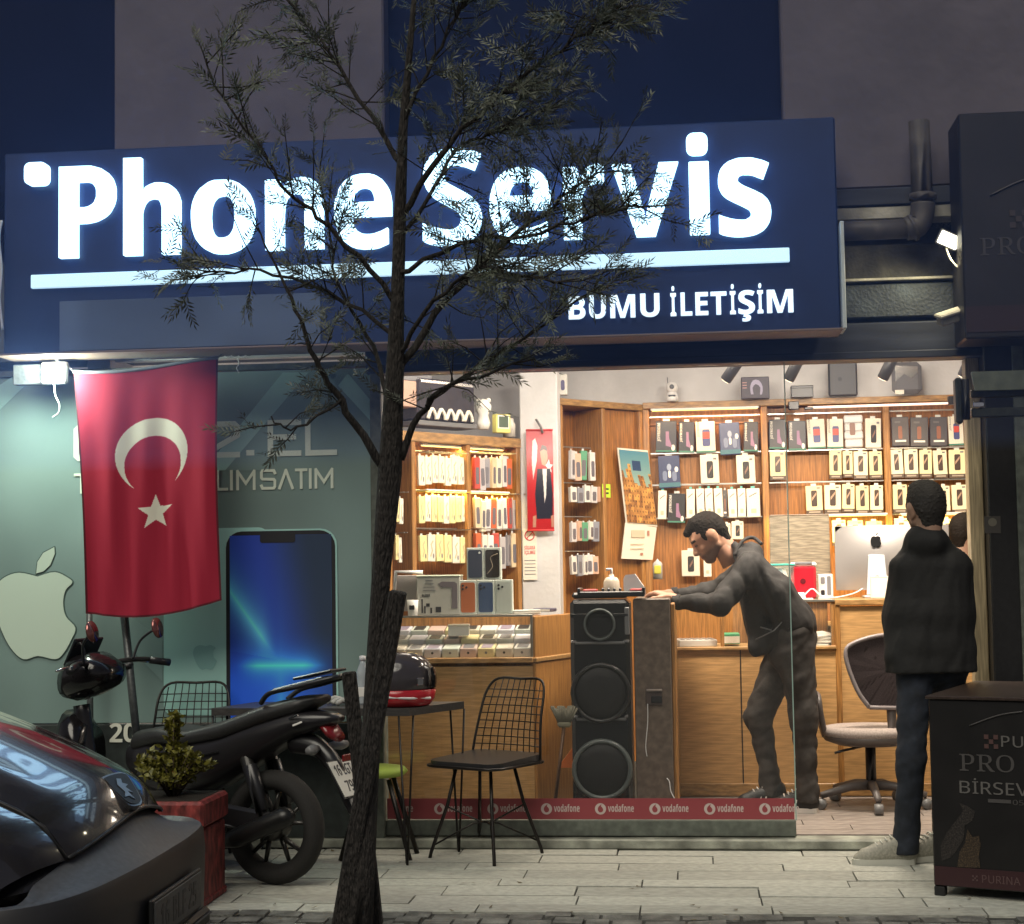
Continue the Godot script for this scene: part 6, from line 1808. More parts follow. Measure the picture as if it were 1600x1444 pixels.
func people() -> void:
	var skin := mat("skin", Color.WHITE, 0.5)
	skin.vertex_color_use_as_albedo = true
	var skin2 := mat("skin plain", lin(0.42, 0.235, 0.155), 0.5)
	var hairm := mat("hair dark", lin(0.014, 0.011, 0.009), 0.65)
	hairm.metallic_specular = 0.2
		# ---- the man who leans on the counter
	var z := -0.9
	var base: Vector3 = Vector3(1.3819, 0.05, z)
	var o := thing("person", "man in a dark hooded jacket bent over the counter, looking down at his hands", "person", base)
	var jac := grained("jacket charcoal", lin(0.023, 0.020, 0.019), 0.75, tex["fine"], Vector3.ONE * 4.0)
	jac.heightmap_enabled = true
	jac.heightmap_texture = noise_tex("creases", 0.014, 0.0, 1.0, 1, 1, 256, 2)
	jac.heightmap_scale = 0.25
	var den := grained("denim charcoal", lin(0.085, 0.074, 0.067), 0.85, tex["cloudy"], Vector3.ONE * 3.0, noise_tex("weave", 0.3, 0, 1), 0.06)
	var N := Vector3(0, 0, 0.075)
	var F := -N
	# trousers
	var hip: Vector3 = Vector3(1.4050, 0.9505, -0.9000)
	var tr := [[Vector3(1.4057, 0.9778, -0.9000) + N, Vector3(1.4057, 0.9778, -0.9000) + F, 0.118, 0.118], [Vector3(1.3761, 0.8825, -0.9000) + N * 0.9, Vector3(1.3761, 0.8825, -0.9000) + F * 0.9, 0.105, 0.105],
		[Vector3(1.4089, 0.9033, -0.8200), Vector3(1.4415, 0.5443, -0.8000), 0.105, 0.077], [Vector3(1.4415, 0.5443, -0.8000), Vector3(1.4512, 0.1634, -0.8000), 0.073, 0.052], [Vector3(1.4488, 0.2000, -0.8000), Vector3(1.4494, 0.0968, -0.8000), 0.056, 0.064],
		[Vector3(1.3671, 0.8854, -0.9800), Vector3(1.2154, 0.5411, -1.0000), 0.104, 0.078], [Vector3(1.2154, 0.5411, -1.0000), Vector3(1.2750, 0.1544, -1.0200), 0.072, 0.050], [Vector3(1.2689, 0.1818, -1.0200), Vector3(1.2799, 0.0791, -1.0200), 0.054, 0.060]]
	var tm := mi("trousers", body_mesh(tr, 0.011, 0.013, folds(3, 8.0), 0.010, [], 0.105, Vector3(0.85, 0.42, 0.3).normalized()), den, o)
	tm.position = -base
	# jacket: trunk, hem, hood and both sleeves
	var jk := []
	jk.append_array(wide(Vector3(1.4174, 1.0357, -0.9000), Vector3(1.3031, 1.2083, -0.9000), 0.112, 0.108, N))
	jk.append_array(wide(Vector3(1.3031, 1.2083, -0.9000), Vector3(1.1834, 1.3303, -0.9000), 0.108, 0.092, N * 1.25))
	jk.append_array(wide(Vector3(1.3894, 1.0019, -0.9000), Vector3(1.2071, 0.9115, -0.9000), 0.085, 0.045, N * 1.1))
	jk.append_array(wide(Vector3(1.1898, 1.1756, -0.9000), Vector3(1.2145, 0.9354, -0.9000), 0.075, 0.05, N * 0.9))
	jk.append([Vector3(1.1844, 1.3716, -0.9000) + N * 1.9, Vector3(1.1844, 1.3716, -0.9000) + F * 1.9, 0.062, 0.062])
	jk.append([Vector3(1.1443, 1.4067, -0.9000) + N * 0.6, Vector3(1.1443, 1.4067, -0.9000) + F * 0.6, 0.058, 0.058])
	jk.append([Vector3(1.1995, 1.4265, -0.9000) + N * 0.8, Vector3(1.1995, 1.4265, -0.9000) + F * 0.8, 0.052, 0.052])
	jk.append([Vector3(1.1011, 1.4626, -0.9000) + N * 0.55, Vector3(1.1011, 1.4626, -0.9000) + F * 0.55, 0.022, 0.022])
	jk.append([Vector3(1.1644, 1.3309, -0.7400), Vector3(1.0106, 1.1529, -0.6400), 0.076, 0.062])
	jk.append([Vector3(1.0106, 1.1529, -0.6400), Vector3(0.7904, 1.1650, -0.6800), 0.060, 0.040])
	jk.append([Vector3(1.1686, 1.3197, -1.0800), Vector3(0.9783, 1.2089, -1.1600), 0.072, 0.055])
	jk.append([Vector3(0.9783, 1.2089, -1.1600), Vector3(0.7661, 1.1947, -1.1200), 0.053, 0.040])
	var jm := mi("jacket", body_mesh(jk, 0.010, 0.013, folds(5, 9.0), 0.011, [], -99.0, Vector3(-0.35, 0.9, 0.2).normalized()), jac, o)
	jm.position = -base
	for q in [[Vector3(0.8039, 1.1648, -0.6800), Vector3(0.7702, 1.1684, -0.6900)], [Vector3(0.7874, 1.1980, -1.1200), Vector3(0.7557, 1.1985, -1.1150)]]:
		part_tube("cuff", [q[0] - base, q[1] - base], [0.043, 0.040], jac, o, 14)
	part_tube("hood_seam", spline([Vector3(1.1006, 1.4067, -0.8000) - base, Vector3(1.1443, 1.4817, -0.8400) - base, Vector3(1.2014, 1.5023, -0.9000) - base, Vector3(1.2466, 1.4665, -0.8600) - base]), 0.010, jac, o, 8)
	part_tube("pocket_zip", [Vector3(1.1951, 0.9600, -0.7350) - base, Vector3(1.2960, 1.0096, -0.7250) - base, Vector3(1.3373, 1.0526, -0.7300) - base], 0.0035, mats["plastic grey"], o, 5)
	part_tube("zip_pull", [Vector3(1.2237, 1.0267, -0.7400) - base, Vector3(1.2832, 1.0094, -0.7350) - base], 0.004, mats["plastic grey"], o, 5)
	# head
	var hs := painted(head_shape(), head_paint(Color(0.50, 0.27, 0.17), Color(0.085, 0.06, 0.05), 0.75))
	var hb := Basis(Vector3(-0.80, -0.57, 0.14).normalized(), Vector3(-0.57, 0.81, 0.02).normalized(), Vector3.ZERO)
	hb.z = hb.x.cross(hb.y).normalized()
	hb.y = hb.z.cross(hb.x).normalized()
	var hc: Vector3 = Vector3(0.9682, 1.4995, -0.9000) - base
	mi("body", hs, skin, o).transform = Transform3D(hb, hc)
	mi("hair", hair_shape(), hairm, o).transform = Transform3D(hb, hc)
	part_tube("neck", [hc + hb * Vector3(-0.04, -0.06, 0), Vector3(1.0954, 1.3661, -0.9000) - base], [0.056, 0.064], mat("skin shade", lin(0.42, 0.22, 0.14), 0.5), o, 16)
	# hands
	var hd := hand_shape(0.35)
	for q in [[Vector3(0.7572, 1.1953, -0.7000), Vector3(0.6686, 1.2159, -0.7600), 1.0], [Vector3(0.7454, 1.2060, -1.1000), Vector3(0.6486, 1.2086, -1.0200), -1.0]]:
		var x: Vector3 = (q[1] - q[0]).normalized()
		var y := (Vector3.UP - x * x.dot(Vector3.UP)).normalized()
		var bb := Basis(x, y, x.cross(y))
		if q[2] > 0: bb.z = -bb.z
		mi("hand", hd, skin2, o).transform = Transform3D(bb, q[0] - base)
	# trainers
	var black := mat("trainer black", lin(0.012, 0.012, 0.012), 0.5)
	var white := mat("trainer white", lin(0.65, 0.6, 0.55), 0.5)
	shoe(o, Transform3D(Basis.from_euler(Vector3(0, PI - 0.12, 0)), Vector3(1.4959, 0.05, -0.80) - base), black, white, white)
	shoe(o, Transform3D(Basis.from_euler(Vector3(0, PI + 0.1, 0)), Vector3(1.3416, 0.05, -1.02) - base), black, white, white)
	part_tube("ankle", [Vector3(1.4512, 0.1634, -0.8000) - base, Vector3(1.4530, 0.1101, -0.8000) - base], 0.04, skin2, o, 12)
	# ---- the man outside, seen from behind
	z = 0.4
	base = Vector3(1.8692, 0.0, z)
	o = thing("person", "man standing outside with his back turned, in black jacket and jeans", "person", base)
	var jet := grained("jacket jet", lin(0.009, 0.009, 0.009), 0.8, tex["fine"], Vector3.ONE * 4.0)
	jet.heightmap_enabled = true
	jet.heightmap_texture = tex["creases"]
	jet.heightmap_scale = 0.15
	var jean := grained("denim blue", lin(0.022, 0.030, 0.048), 0.85, noise_tex("denim", 0.02, 0.5, 1.0), Vector3.ONE * 2.5, tex["weave"], 0.06)
	var p2 := [[Vector3(1.8738, 0.8874, 0.4000), Vector3(2.0217, 0.8837, 0.3600), 0.098, 0.098], [Vector3(1.8659, 0.8593, 0.4100), Vector3(1.8318, 0.4765, 0.4500), 0.084, 0.066], [Vector3(1.8318, 0.4765, 0.4500), Vector3(1.8041, 0.0994, 0.4000), 0.064, 0.050], [Vector3(1.8091, 0.1707, 0.4000), Vector3(1.7958, 0.0140, 0.4000), 0.054, 0.066],
		[Vector3(2.0180, 0.8536, 0.3400), Vector3(2.0144, 0.4564, 0.2800), 0.084, 0.066], [Vector3(2.0144, 0.4564, 0.2800), Vector3(1.9848, 0.0648, 0.2400), 0.064, 0.050]]
	tm = mi("trousers", body_mesh(p2, 0.011, 0.013, folds(13, 8.0), 0.008, [], 0.045, Vector3(0.85, 0.4, 0.3).normalized()), jean, o)
	tm.position = -base
	var j2 := []
	for q in [[Vector3(1.9343, 0.9146, 0.3800), Vector3(1.9436, 1.1173, 0.3800), 0.105, 0.108], [Vector3(1.9436, 1.1173, 0.3800), Vector3(1.9557, 1.3206, 0.3800), 0.108, 0.090]]:
		for sx in [-0.078, 0.0, 0.078]:
			j2.append([q[0] + Vector3(sx, 0, 0), q[1] + Vector3(sx, 0, 0), q[2], q[3]])
	j2.append([Vector3(1.8447, 1.3398, 0.3800), Vector3(2.0767, 1.3478, 0.3600), 0.055, 0.055])
	j2.append([Vector3(1.9040, 1.4030, 0.3800), Vector3(2.0085, 1.4072, 0.3700), 0.050, 0.050])
	j2.append([Vector3(1.9106, 1.4321, 0.3800), Vector3(1.9680, 1.4370, 0.3800), 0.058, 0.058])
	j2.append([Vector3(1.9126, 1.4433, 0.4100), Vector3(1.9582, 1.4454, 0.4100), 0.074, 0.072])
	j2.append([Vector3(1.8356, 1.3224, 0.3800), Vector3(1.7941, 1.1040, 0.3600), 0.066, 0.057])
	j2.append([Vector3(1.7941, 1.1040, 0.3600), Vector3(1.7735, 0.9339, 0.4400), 0.056, 0.045])
	j2.append([Vector3(2.0759, 1.3245, 0.3600), Vector3(2.0831, 1.0999, 0.3400), 0.066, 0.056])
	j2.append([Vector3(2.0831, 1.0999, 0.3400), Vector3(2.0535, 0.9301, 0.4200), 0.055, 0.045])
	j2.append([Vector3(1.8778, 0.9735, 0.3900), Vector3(2.0226, 0.9595, 0.3700), 0.128, 0.122])
	j2.append([Vector3(1.8664, 0.8532, 0.4050), Vector3(2.0244, 0.8381, 0.3700), 0.130, 0.126])
	jm = mi("jacket", body_mesh(j2, 0.011, 0.014, folds(15, 8.0), 0.008, [], 0.8562, Vector3(0.25, 0.95, 0.1).normalized()), jet, o)
	jm.position = -base
	hs = painted(head_shape(), head_paint(Color(0.30, 0.18, 0.125), Color(0.06, 0.05, 0.04), 0.5))
	hb = Basis(Vector3(0, 1, 0), 1.95)
	hc = Vector3(1.9360, 1.5845, 0.3550) - base
	mi("body", hs, skin, o).transform = Transform3D(hb, hc)
	mi("hair", hair_shape(0.02), grained("hair cropped", lin(0.030, 0.026, 0.023), 0.8, tex["fine"], Vector3.ONE * 9), o).transform = Transform3D(hb, hc)
	part_tube("neck", [hc + Vector3(0.006, -0.07, 0.02), Vector3(1.9382, 1.4026, 0.3600) - base], [0.056, 0.062], mat("skin dusk", lin(0.30, 0.17, 0.115), 0.55), o, 16)
	var pale := grained("trainer pale", lin(0.36, 0.35, 0.29), 0.65, tex["fine"], Vector3.ONE * 5)
	shoe(o, Transform3D(Basis.from_euler(Vector3(0, PI + 0.05, 0)), Vector3(1.8353, 0.0, 0.40) - base), pale, mat("sole pale", lin(0.45, 0.45, 0.40), 0.6), null)
	shoe(o, Transform3D(Basis.from_euler(Vector3(0, PI + 0.4, 0)), Vector3(2.0118, 0.0, 0.27) - base), pale, mats["sole pale"], null)
	for q in [[Vector3(1.8028, 0.9237, 0.5200), Vector3(1.8776, 0.8958, 0.5400)], [Vector3(2.0521, 0.9138, 0.2800), Vector3(1.9996, 0.8909, 0.2800)]]:
		pass
	# ---- the person sitting behind the counter at the right
	base = Vector3(2.5521, 0.05, -2.3)
	o = thing("person", "dark haired person sitting behind the counter, mostly hidden by the man outside", "person", base)
	hb = Basis(Vector3(0, 1, 0), 0.5)
	hc = Vector3(2.5641, 1.5112, -2.3000) - base
	mi("body", hs, skin, o).transform = Transform3D(hb, hc)
	mi("hair", hair_shape(0.03), hairm, o).transform = Transform3D(hb, hc)
	var j3 := wide(hc + Vector3(0.02, -0.62, 0), hc + Vector3(0.02, -0.28, 0), 0.13, 0.11, Vector3(0.07, 0, 0))
	j3.append([hc + Vector3(-0.13, -0.24, 0), hc + Vector3(0.17, -0.24, 0), 0.065, 0.065])
	j3.append([hc + Vector3(-0.15, -0.26, 0), hc + Vector3(-0.2, -0.5, 0.05), 0.06, 0.05])
	j3.append([hc + Vector3(0.19, -0.26, 0), hc + Vector3(0.24, -0.5, 0.05), 0.06, 0.05])
	mi("jumper", body_mesh(j3, 0.014, 0.014, folds(25, 9.0), 0.01), mat("jumper slate", lin(0.07, 0.075, 0.10), 0.85), o)
	part_tube("neck", [hc + Vector3(0.01, -0.07, 0), hc + Vector3(0.01, -0.2, 0)], [0.055, 0.06], mats["skin shade"], o, 14)
	var stl := thing("stool", "plain stool behind the counter under the sitting person", "stool", Vector3(base.x, 0.05, -2.3))
	part_box("seat", Vector3(0.02, 0.58, 0), Vector3(0.38, 0.06, 0.36), mats["plastic grey"], stl, 0.01)
	for q in [[-1, -1], [1, -1], [-1, 1], [1, 1]]:
		part_tube("leg", [Vector3(0.02 + 0.15 * q[0], 0.55, 0.14 * q[1]), Vector3(0.02 + 0.18 * q[0], 0.0, 0.17 * q[1])], 0.014, mats["plastic grey"], stl)

# ---------------------------------------------------------------- in front of the shop
func street_things() -> void:
	flag()
	left_lamp()
	furniture()
	planter()

func flag() -> void:
	var c := [Vector3(-2.1293, 2.3477, 0.3000), Vector3(-1.3991, 2.3959, 0.3000), Vector3(-1.3757, 1.2244, 0.3300), Vector3(-2.0635, 1.1686, 0.3300)]
	var o := thing("flag", "red flag with pale crescent and star, hung upright over the green panel", "flag", (c[0] + c[1]) / 2)
	var w := 224
	var h := 386
	var im := Image.create(w, h, false, Image.FORMAT_RGB8)
	var red := Color(0.62, 0.09, 0.20)
	var pale := Color(0.88, 0.87, 0.79)
	var star := PackedVector2Array()
	for k in 10:
		var a := -PI / 2 + 0.02 + TAU * k / 10
		var r := 29.0 if k % 2 == 0 else 11.5
		star.append(Vector2(120 + cos(a) * r, 225 + sin(a) * r))
	for y in h:
		for x in w:
			var p := Vector2(x, y)
			var col := red
			if (p - Vector2(117.5, 135)).length() < 58.0 and (p - Vector2(118.5, 151)).length() > 45.5:
				col = pale
			elif y > 190 and y < 260 and Geometry2D.is_point_in_polygon(p, star):
				col = pale
			if x < 3 or x > w - 4 or y > h - 4:
				col = col.darkened(0.45)
			im.set_pixel(x, y, col)
	var m := mat("flag cloth", Color.WHITE, 0.85)
	m.albedo_texture = ImageTexture.create_from_image(im)
	m.backlight_enabled = true
	m.backlight = Color(0.25, 0.25, 0.25)
	m.cull_mode = BaseMaterial3D.CULL_DISABLED
	m.uv1_scale = Vector3.ONE
	var s := st(true)
	var nx := 30
	var ny := 44
	var at := func(u: float, v: float) -> Vector3:
		var top: Vector3 = c[0].lerp(c[1], u) + Vector3(0, -0.035 * sin(PI * u) * (1.0 - u), 0)
		var bot: Vector3 = c[3].lerp(c[2], u) + Vector3(0, -0.045 * sin(PI * u), 0)
		var p: Vector3 = top.lerp(bot, v)
		p.x += 0.012 * sin(v * 3.0) * (0.5 - u) * 2.0
		p.z += (0.013 * sin(u * 27.0 + v * 3.5) * v + 0.007 * sin(u * 46.0 - v * 5.0) * v * v + 0.022 * sin(u * 9.0 - v * 2.0) * (0.3 + 0.7 * v) + 0.02 * exp(-pow((u - 0.14 - 0.12 * v) * 14.0, 2.0)) * v + 0.02 * exp(-pow((u - 0.88 + 0.1 * v) * 13.0, 2.0)) * v)
		return p - o.position
	for i in nx:
		for j in ny:
			var q := [Vector2(i, j + 1), Vector2(i + 1, j + 1), Vector2(i + 1, j), Vector2(i, j)]
			for k in [0, 2, 1, 0, 3, 2]:
				var u: float = q[k].x / nx
				var v: float = q[k].y / ny
				s.set_uv(Vector2(u, v))
				s.add_vertex(at.call(u, v))
	part("cloth", s, m, o)
	var hem := []
	for k in 13:
		hem.append(at.call(k / 12.0, 0.0) + Vector3(0, 0.006, 0))
	part_tube("hem_cord", hem, 0.009, mat("cord grey", lin(0.22, 0.24, 0.27), 0.7), o, 6)
	part_tube("tie", [hem[0], hem[0] + Vector3(-0.06, 0.05, -0.05)], 0.004, mats["cord grey"], o, 5)
	part_tube("tie", [hem[12], hem[12] + Vector3(0.015, 0.04, -0.06), hem[12] + Vector3(0.06, 0.07, -0.2)], 0.004, mats["cord grey"], o, 5)

func left_lamp() -> void:
	var f := thing("flood_lamp", "very bright white flood lamp under the left end of the sign above the flag", "lamp", Vector3(-2.2291, 2.3513, 0.3200), 0, "lit flood lamps of the front")
	part_box("housing", Vector3(0, 0, -0.03), Vector3(0.135, 0.11, 0.035), mats["plastic grey"], f, 0.008)
	part_box("glowing_face", Vector3(0, 0, -0.008), Vector3(0.118, 0.094, 0.012), lamp_mat("left flood glow", Color(0.98, 1.0, 0.94), 9.0), f, 0.004)
	part_box("bracket", Vector3(0, 0.085, -0.06), Vector3(0.02, 0.09, 0.02), mats["plastic grey"], f)
	part_box("driver_box", Vector3(-0.14, 0.0, -0.08), Vector3(0.17, 0.1, 0.06), mats["facade grey"], f)
	part_tube("loose_cord", spline([Vector3(0.0, -0.05, -0.02), Vector3(0.01, -0.11, -0.01), Vector3(0.035, -0.16, 0), Vector3(0.03, -0.2, 0), Vector3(0.0, -0.22, 0)]), 0.0035, mats["plastic white"], f, 5)
	var l := OmniLight3D.new()
	l.name = "flood_light"
	l.light_color = Color(0.93, 1.0, 0.93)
	l.light_energy = 0.8
	l.light_size = 0.05
	l.omni_range = 9.0
	l.omni_attenuation = 2.0
	l.shadow_enabled = true
	l.position = Vector3(0, -0.005, 0.05)
	f.add_child(l)
	var b := thing("pink_board", "pale pinkish board lying above the green panel behind the flag", "board", Vector3(-1.6741, 2.4487, 0.0000))
	part_box("board", Vector3(0, 0.02, 0.04), Vector3(0.32, 0.05, 0.06), grained("board pink", lin(0.30, 0.20, 0.20), 0.8, tex["cloudy"], Vector3.ONE * 3), b)
	part_box("board_end", Vector3(0.17, 0.02, 0.04), Vector3(0.012, 0.052, 0.062), mats["plastic grey"], b)
	var w := thing("hanging_wires", "tangle of thin pale wires hanging under the sign right of the flag", "wires", Vector3(-1.3736, 2.4212, 0.1200))
	for k in 5:
		var x := -0.06 + 0.035 * k
		part_tube("wire", spline([Vector3(x - 0.05, 0.05, 0), Vector3(x, 0.01 - 0.01 * (k % 2), 0.02), Vector3(x + 0.05, 0.035, 0.01), Vector3(x + 0.1, 0.0 + 0.01 * k, 0)]), 0.004, mats["plastic white"] if k % 2 else mats["plastic grey"], w, 5)
	part_tube("wire", spline([Vector3(0.02, 0.0, 0), Vector3(0.03, -0.03, 0.01), Vector3(0.018, -0.05, 0.01), Vector3(0.03, -0.075, 0.01)]), 0.003, mats["plastic white"], w, 5)
	var e := thing("edge_cable", "pale cable running down the left end of the sign", "cable", Vector3(-2.4588, 2.8595, 0.4000))
	part_tube("cable", spline([Vector3(0.0, 0.24, 0), Vector3(-0.012, 0.15, 0), Vector3(0.0, 0.0, 0), Vector3(-0.008, -0.15, 0), Vector3(0.0, -0.3, -0.02)]), 0.006, mats["plastic white"], e, 6)

func wire_chair() -> Node3D:
	var o := thing("wire_chair", "", "chair", Vector3.ZERO, 0, "wire mesh chairs in front of the shop")
	var m: Material = mats["wire dark"]
	part_prism("seat_pad", rrect(-0.205, -0.20, 0.205, 0.21, 0.07), -0.016, 0.016, mat("pad black", lin(0.028, 0.028, 0.03), 0.28), o, Transform3D(Basis.from_euler(Vector3(-PI / 2 + 0.04, 0, 0)), Vector3(0, 0.45, 0)))
	var back := func(u: float, v: float) -> Vector3:
		var half := lerpf(0.205, 0.165, v)
		return Vector3(u * half, 0.445 + 0.37 * v, -0.2 - 0.10 * v + 0.035 * u * u * (1.0 - 0.4 * v) + 0.02 * sin(v * 3.0))
	var rim := []
	for p in spline([Vector2(-1, 0), Vector2(-1, 0.5), Vector2(-1, 0.85), Vector2(-0.75, 1), Vector2(0, 1), Vector2(0.75, 1), Vector2(1, 0.85), Vector2(1, 0.5), Vector2(1, 0)], 4):
		rim.append(back.call(p.x, p.y))
	part_tube("back_rim", rim, 0.0065, m, o, 8)
	var s := st(true)
	for k in 9:
		var u := -0.8 + 0.2 * k
		var top := 1.0 if absf(u) < 0.75 else 0.95
		tube(s, [back.call(u, 0.0), back.call(u, top * 0.33), back.call(u, top * 0.66), back.call(u, top)], 0.0028, 5)
	for k in 9:
		var v := 0.06 + 0.1 * k
		tube(s, [back.call(-1, v), back.call(-0.5, v), back.call(0, v), back.call(0.5, v), back.call(1, v)], 0.0028, 5)
	part("wire_grid", s, m, o)
	var srim := []
	for p in rrect(-0.215, -0.21, 0.215, 0.22, 0.07, 4):
		srim.append(Vector3(p.x, 0.435, -p.y))
	srim.append(srim[0])
	part_tube("seat_rim", srim, 0.007, m, o, 8)
	for q in [[-1, -1], [1, -1], [-1, 1], [1, 1]]:
		part_tube("leg", [Vector3(0.10 * q[0], 0.432, 0.09 * q[1]), Vector3(0.13 * q[0], 0.25, 0.125 * q[1]), Vector3(0.185 * q[0], 0.03, 0.185 * q[1]), Vector3(0.19 * q[0], 0.0, 0.19 * q[1])], 0.0085, m, o, 8)
	var b := st(true)
	for q in [[-1, -1], [1, -1], [-1, 1], [1, 1]]:
		tube(b, [Vector3(0.136 * q[0], 0.24, 0.13 * q[1]), Vector3(0.03 * q[0], 0.16, 0.0), Vector3(0, 0.16, 0)], 0.0045, 6)
		tube(b, [Vector3(0.178 * q[0], 0.06, 0.178 * q[1]), Vector3(0.05 * q[0], 0.155, 0.03 * q[1]), Vector3(0, 0.16, 0)], 0.0045, 6)
	part("brace_wires", b, m, o)
	return o

func furniture() -> void:
	var a := wire_chair()
	a.position = Vector3(-0.1243, 0.0000, 0.2430)
	a.rotation.y = deg_to_rad(-30.0)
	a.set_meta("label", "bronze wire chair with black seat pad standing right of the cafe table")
	clone(a, "dark wire chair behind the left end of the cafe table", Vector3(-1.5624, 0, 0.38), 0.06)
	# table
	var t := thing("cafe_table", "dark cafe table with thin metal legs between the tree and the shop glass", "table")
	var h: float = 0.7173
	var p := [Vector3(-1.4041, 0.7195, 0.4200), Vector3(-0.4393, 0.7115, 0.5000), Vector3(-0.2384, 0.7267, 0.1200), Vector3(-1.2847, 0.7195, 0.0600)]
	var poly := PackedVector2Array()
	for q in p:
		poly.append(Vector2(q.x, -q.z))
	part_prism("table_top", poly, 0.0, 0.035, grained("table dark", lin(0.075, 0.07, 0.068), 0.4, tex["grain"], Vector3(2, 8, 8)), t, Transform3D(Basis.from_euler(Vector3(-PI / 2, 0, 0)), Vector3(0, h - 0.035, 0)))
	var ctr: Vector3 = (p[0] + p[1] + p[2] + p[3]) / 4
	for q in p:
		var k: Vector3 = q.lerp(ctr, 0.06)
		var leg := st(true)
		tube(leg, [Vector3(k.x - 0.03, h - 0.036, k.z), Vector3(k.x, 0.01, k.z), Vector3(k.x + 0.004, 0.0, k.z)], 0.0055, 6)
		tube(leg, [Vector3(k.x + 0.035, h - 0.036, k.z - 0.02), Vector3(k.x + 0.004, 0.0, k.z)], 0.0055, 6)
		part("leg", leg, mats["wire dark"], t)
	# stool with green pad
	var s := thing("green_stool", "small stool with a yellow green pad half behind the tree trunk", "stool", Vector3(-0.6312, 0, 0.28))
	var pad := st(true)
	lathe(pad, [Vector2(0, -0.02), Vector2(0.12, -0.02), Vector2(0.14, 0), Vector2(0.125, 0.02), Vector2(0.06, 0.03), Vector2(0, 0.032)], 24)
	part("seat_pad", pad, mat("pad green", lin(0.36, 0.48, 0.08), 0.6), s).position.y = 0.4033
	var sh: float = 0.3913 - 0.02
	for q in [[-1, -1], [1, -1], [-1, 1], [1, 1]]:
		part_tube("leg", [Vector3(0.06 * q[0], sh, 0.06 * q[1]), Vector3(0.165 * q[0], 0.0, 0.1 * q[1])], 0.012, mats["wire dark"], s)
	# helmet
	var hm := thing("motorcycle_helmet", "dark and red motorcycle helmet lying on the cafe table", "helmet", Vector3(-0.4951, h, 0.36), 0.5)
	var hs := st(true)
	lathe(hs, [Vector2(0.10, 0.03), Vector2(0.128, 0.07), Vector2(0.138, 0.12), Vector2(0.132, 0.17), Vector2(0.108, 0.215), Vector2(0.065, 0.245), Vector2(0, 0.255)], 28, Transform3D(Basis.from_scale(Vector3(1.12, 1, 0.95)), Vector3.ZERO))
	var hmat := mat("helmet shell", lin(0.05, 0.045, 0.05), 0.12)
	part("shell", hs, hmat, hm)
	var hr := st(true)
	lathe(hr, [Vector2(0.09, 0.0), Vector2(0.118, 0.006), Vector2(0.137, 0.035), Vector2(0.143, 0.075), Vector2(0.134, 0.08)], 28, Transform3D(Basis.from_scale(Vector3(1.12, 1, 0.95)), Vector3.ZERO))
	part("red_rim", hr, mat("helmet red", lin(0.42, 0.02, 0.03), 0.2), hm)
	var hv := st(true)
	for k in 14:
		for j in 4:
			var v := []
			for q in [[0, 0], [1, 0], [1, 1], [0, 1]]:
				var aa: float = -1.0 + 2.0 * (k + q[0]) / 14.0
				var yy: float = 0.085 + 0.095 * (j + q[1]) / 4.0
				var rr := 0.147 - 0.02 * pow((yy - 0.12) / 0.08, 2.0)
				v.append(Vector3(cos(aa) * rr * 1.12, yy, sin(aa) * rr * 0.95))
			quad(hv, v[1], v[0], v[3], v[2])
	part("visor", hv, mat("visor black", lin(0.006, 0.006, 0.008), 0.06), hm)
	part_box("visor_hinge", Vector3(0.04, 0.12, 0.134), Vector3(0.035, 0.035, 0.012), mats["chrome"], hm)
	part_tube("flash_stripe", [Vector3(0.03, 0.2, 0.098), Vector3(0.09, 0.175, 0.09), Vector3(0.13, 0.15, 0.07)], 0.008, mats["plastic white"], hm, 6)
	part_tube("flash_stripe", [Vector3(-0.12, 0.05, 0.09), Vector3(-0.02, 0.045, 0.135), Vector3(0.1, 0.04, 0.105)], 0.006, mats["plastic white"], hm, 6)
	# water bottle and table clutter
	var b := thing("water_bottle", "clear plastic water bottle standing on the table behind the tree", "bottle", Vector3(-0.7090, h, 0.25))
	var bs := st(true)
	lathe(bs, [Vector2(0, 0), Vector2(0.03, 0), Vector2(0.032, 0.01), Vector2(0.032, 0.1), Vector2(0.028, 0.13), Vector2(0.032, 0.15), Vector2(0.014, 0.195), Vector2(0.013, 0.21), Vector2(0, 0.21)], 18)
	part("bottle_body", bs, mat("bottle clear", lin(0.42, 0.47, 0.50), 0.1), b)
	var cs := st(true)
	lathe(cs, [Vector2(0, 0.208), Vector2(0.016, 0.208), Vector2(0.016, 0.23), Vector2(0, 0.232)], 14)
	part("cap", cs, mats["plastic white"], b)
	part_box("label", Vector3(0, 0.06, 0.031), Vector3(0.035, 0.045, 0.004), mats["card white"], b)
	var g := thing("glove_pair", "crumpled pale gloves on the cafe table beside the tree", "gloves", Vector3(-0.8137, h, 0.3))
	for k in 3:
		part_tube("finger_roll", spline([Vector3(-0.06 + k * 0.03, 0.012, 0.02 * k), Vector3(-0.02 + k * 0.02, 0.035 - 0.006 * k, 0.0), Vector3(0.03 + k * 0.012, 0.015, -0.02 + 0.02 * k)]), 0.012, mat("glove pale", lin(0.4, 0.4, 0.38), 0.8), g, 8)
	var c2 := thing("glass_caddy", "small glass holder with a yellow rim on the table behind the tree trunk", "holder", Vector3(-0.7632, h, 0.2))
	part_box("holder_body", Vector3(0, 0.04, 0), Vector3(0.07, 0.08, 0.07), mat("holder green", lin(0.14, 0.16, 0.12), 0.2), c2, 0.005)
	part_box("holder_rim", Vector3(0, 0.083, 0), Vector3(0.074, 0.008, 0.074), mat("holder yellow", lin(0.5, 0.48, 0.15), 0.4), c2, 0.002)
	# broom and orange bag behind the glass
	var br := thing("broom", "broom standing upside down behind the glass left of the loudspeaker", "broom", Vector3(0.1618, 0.1934, -0.3000))
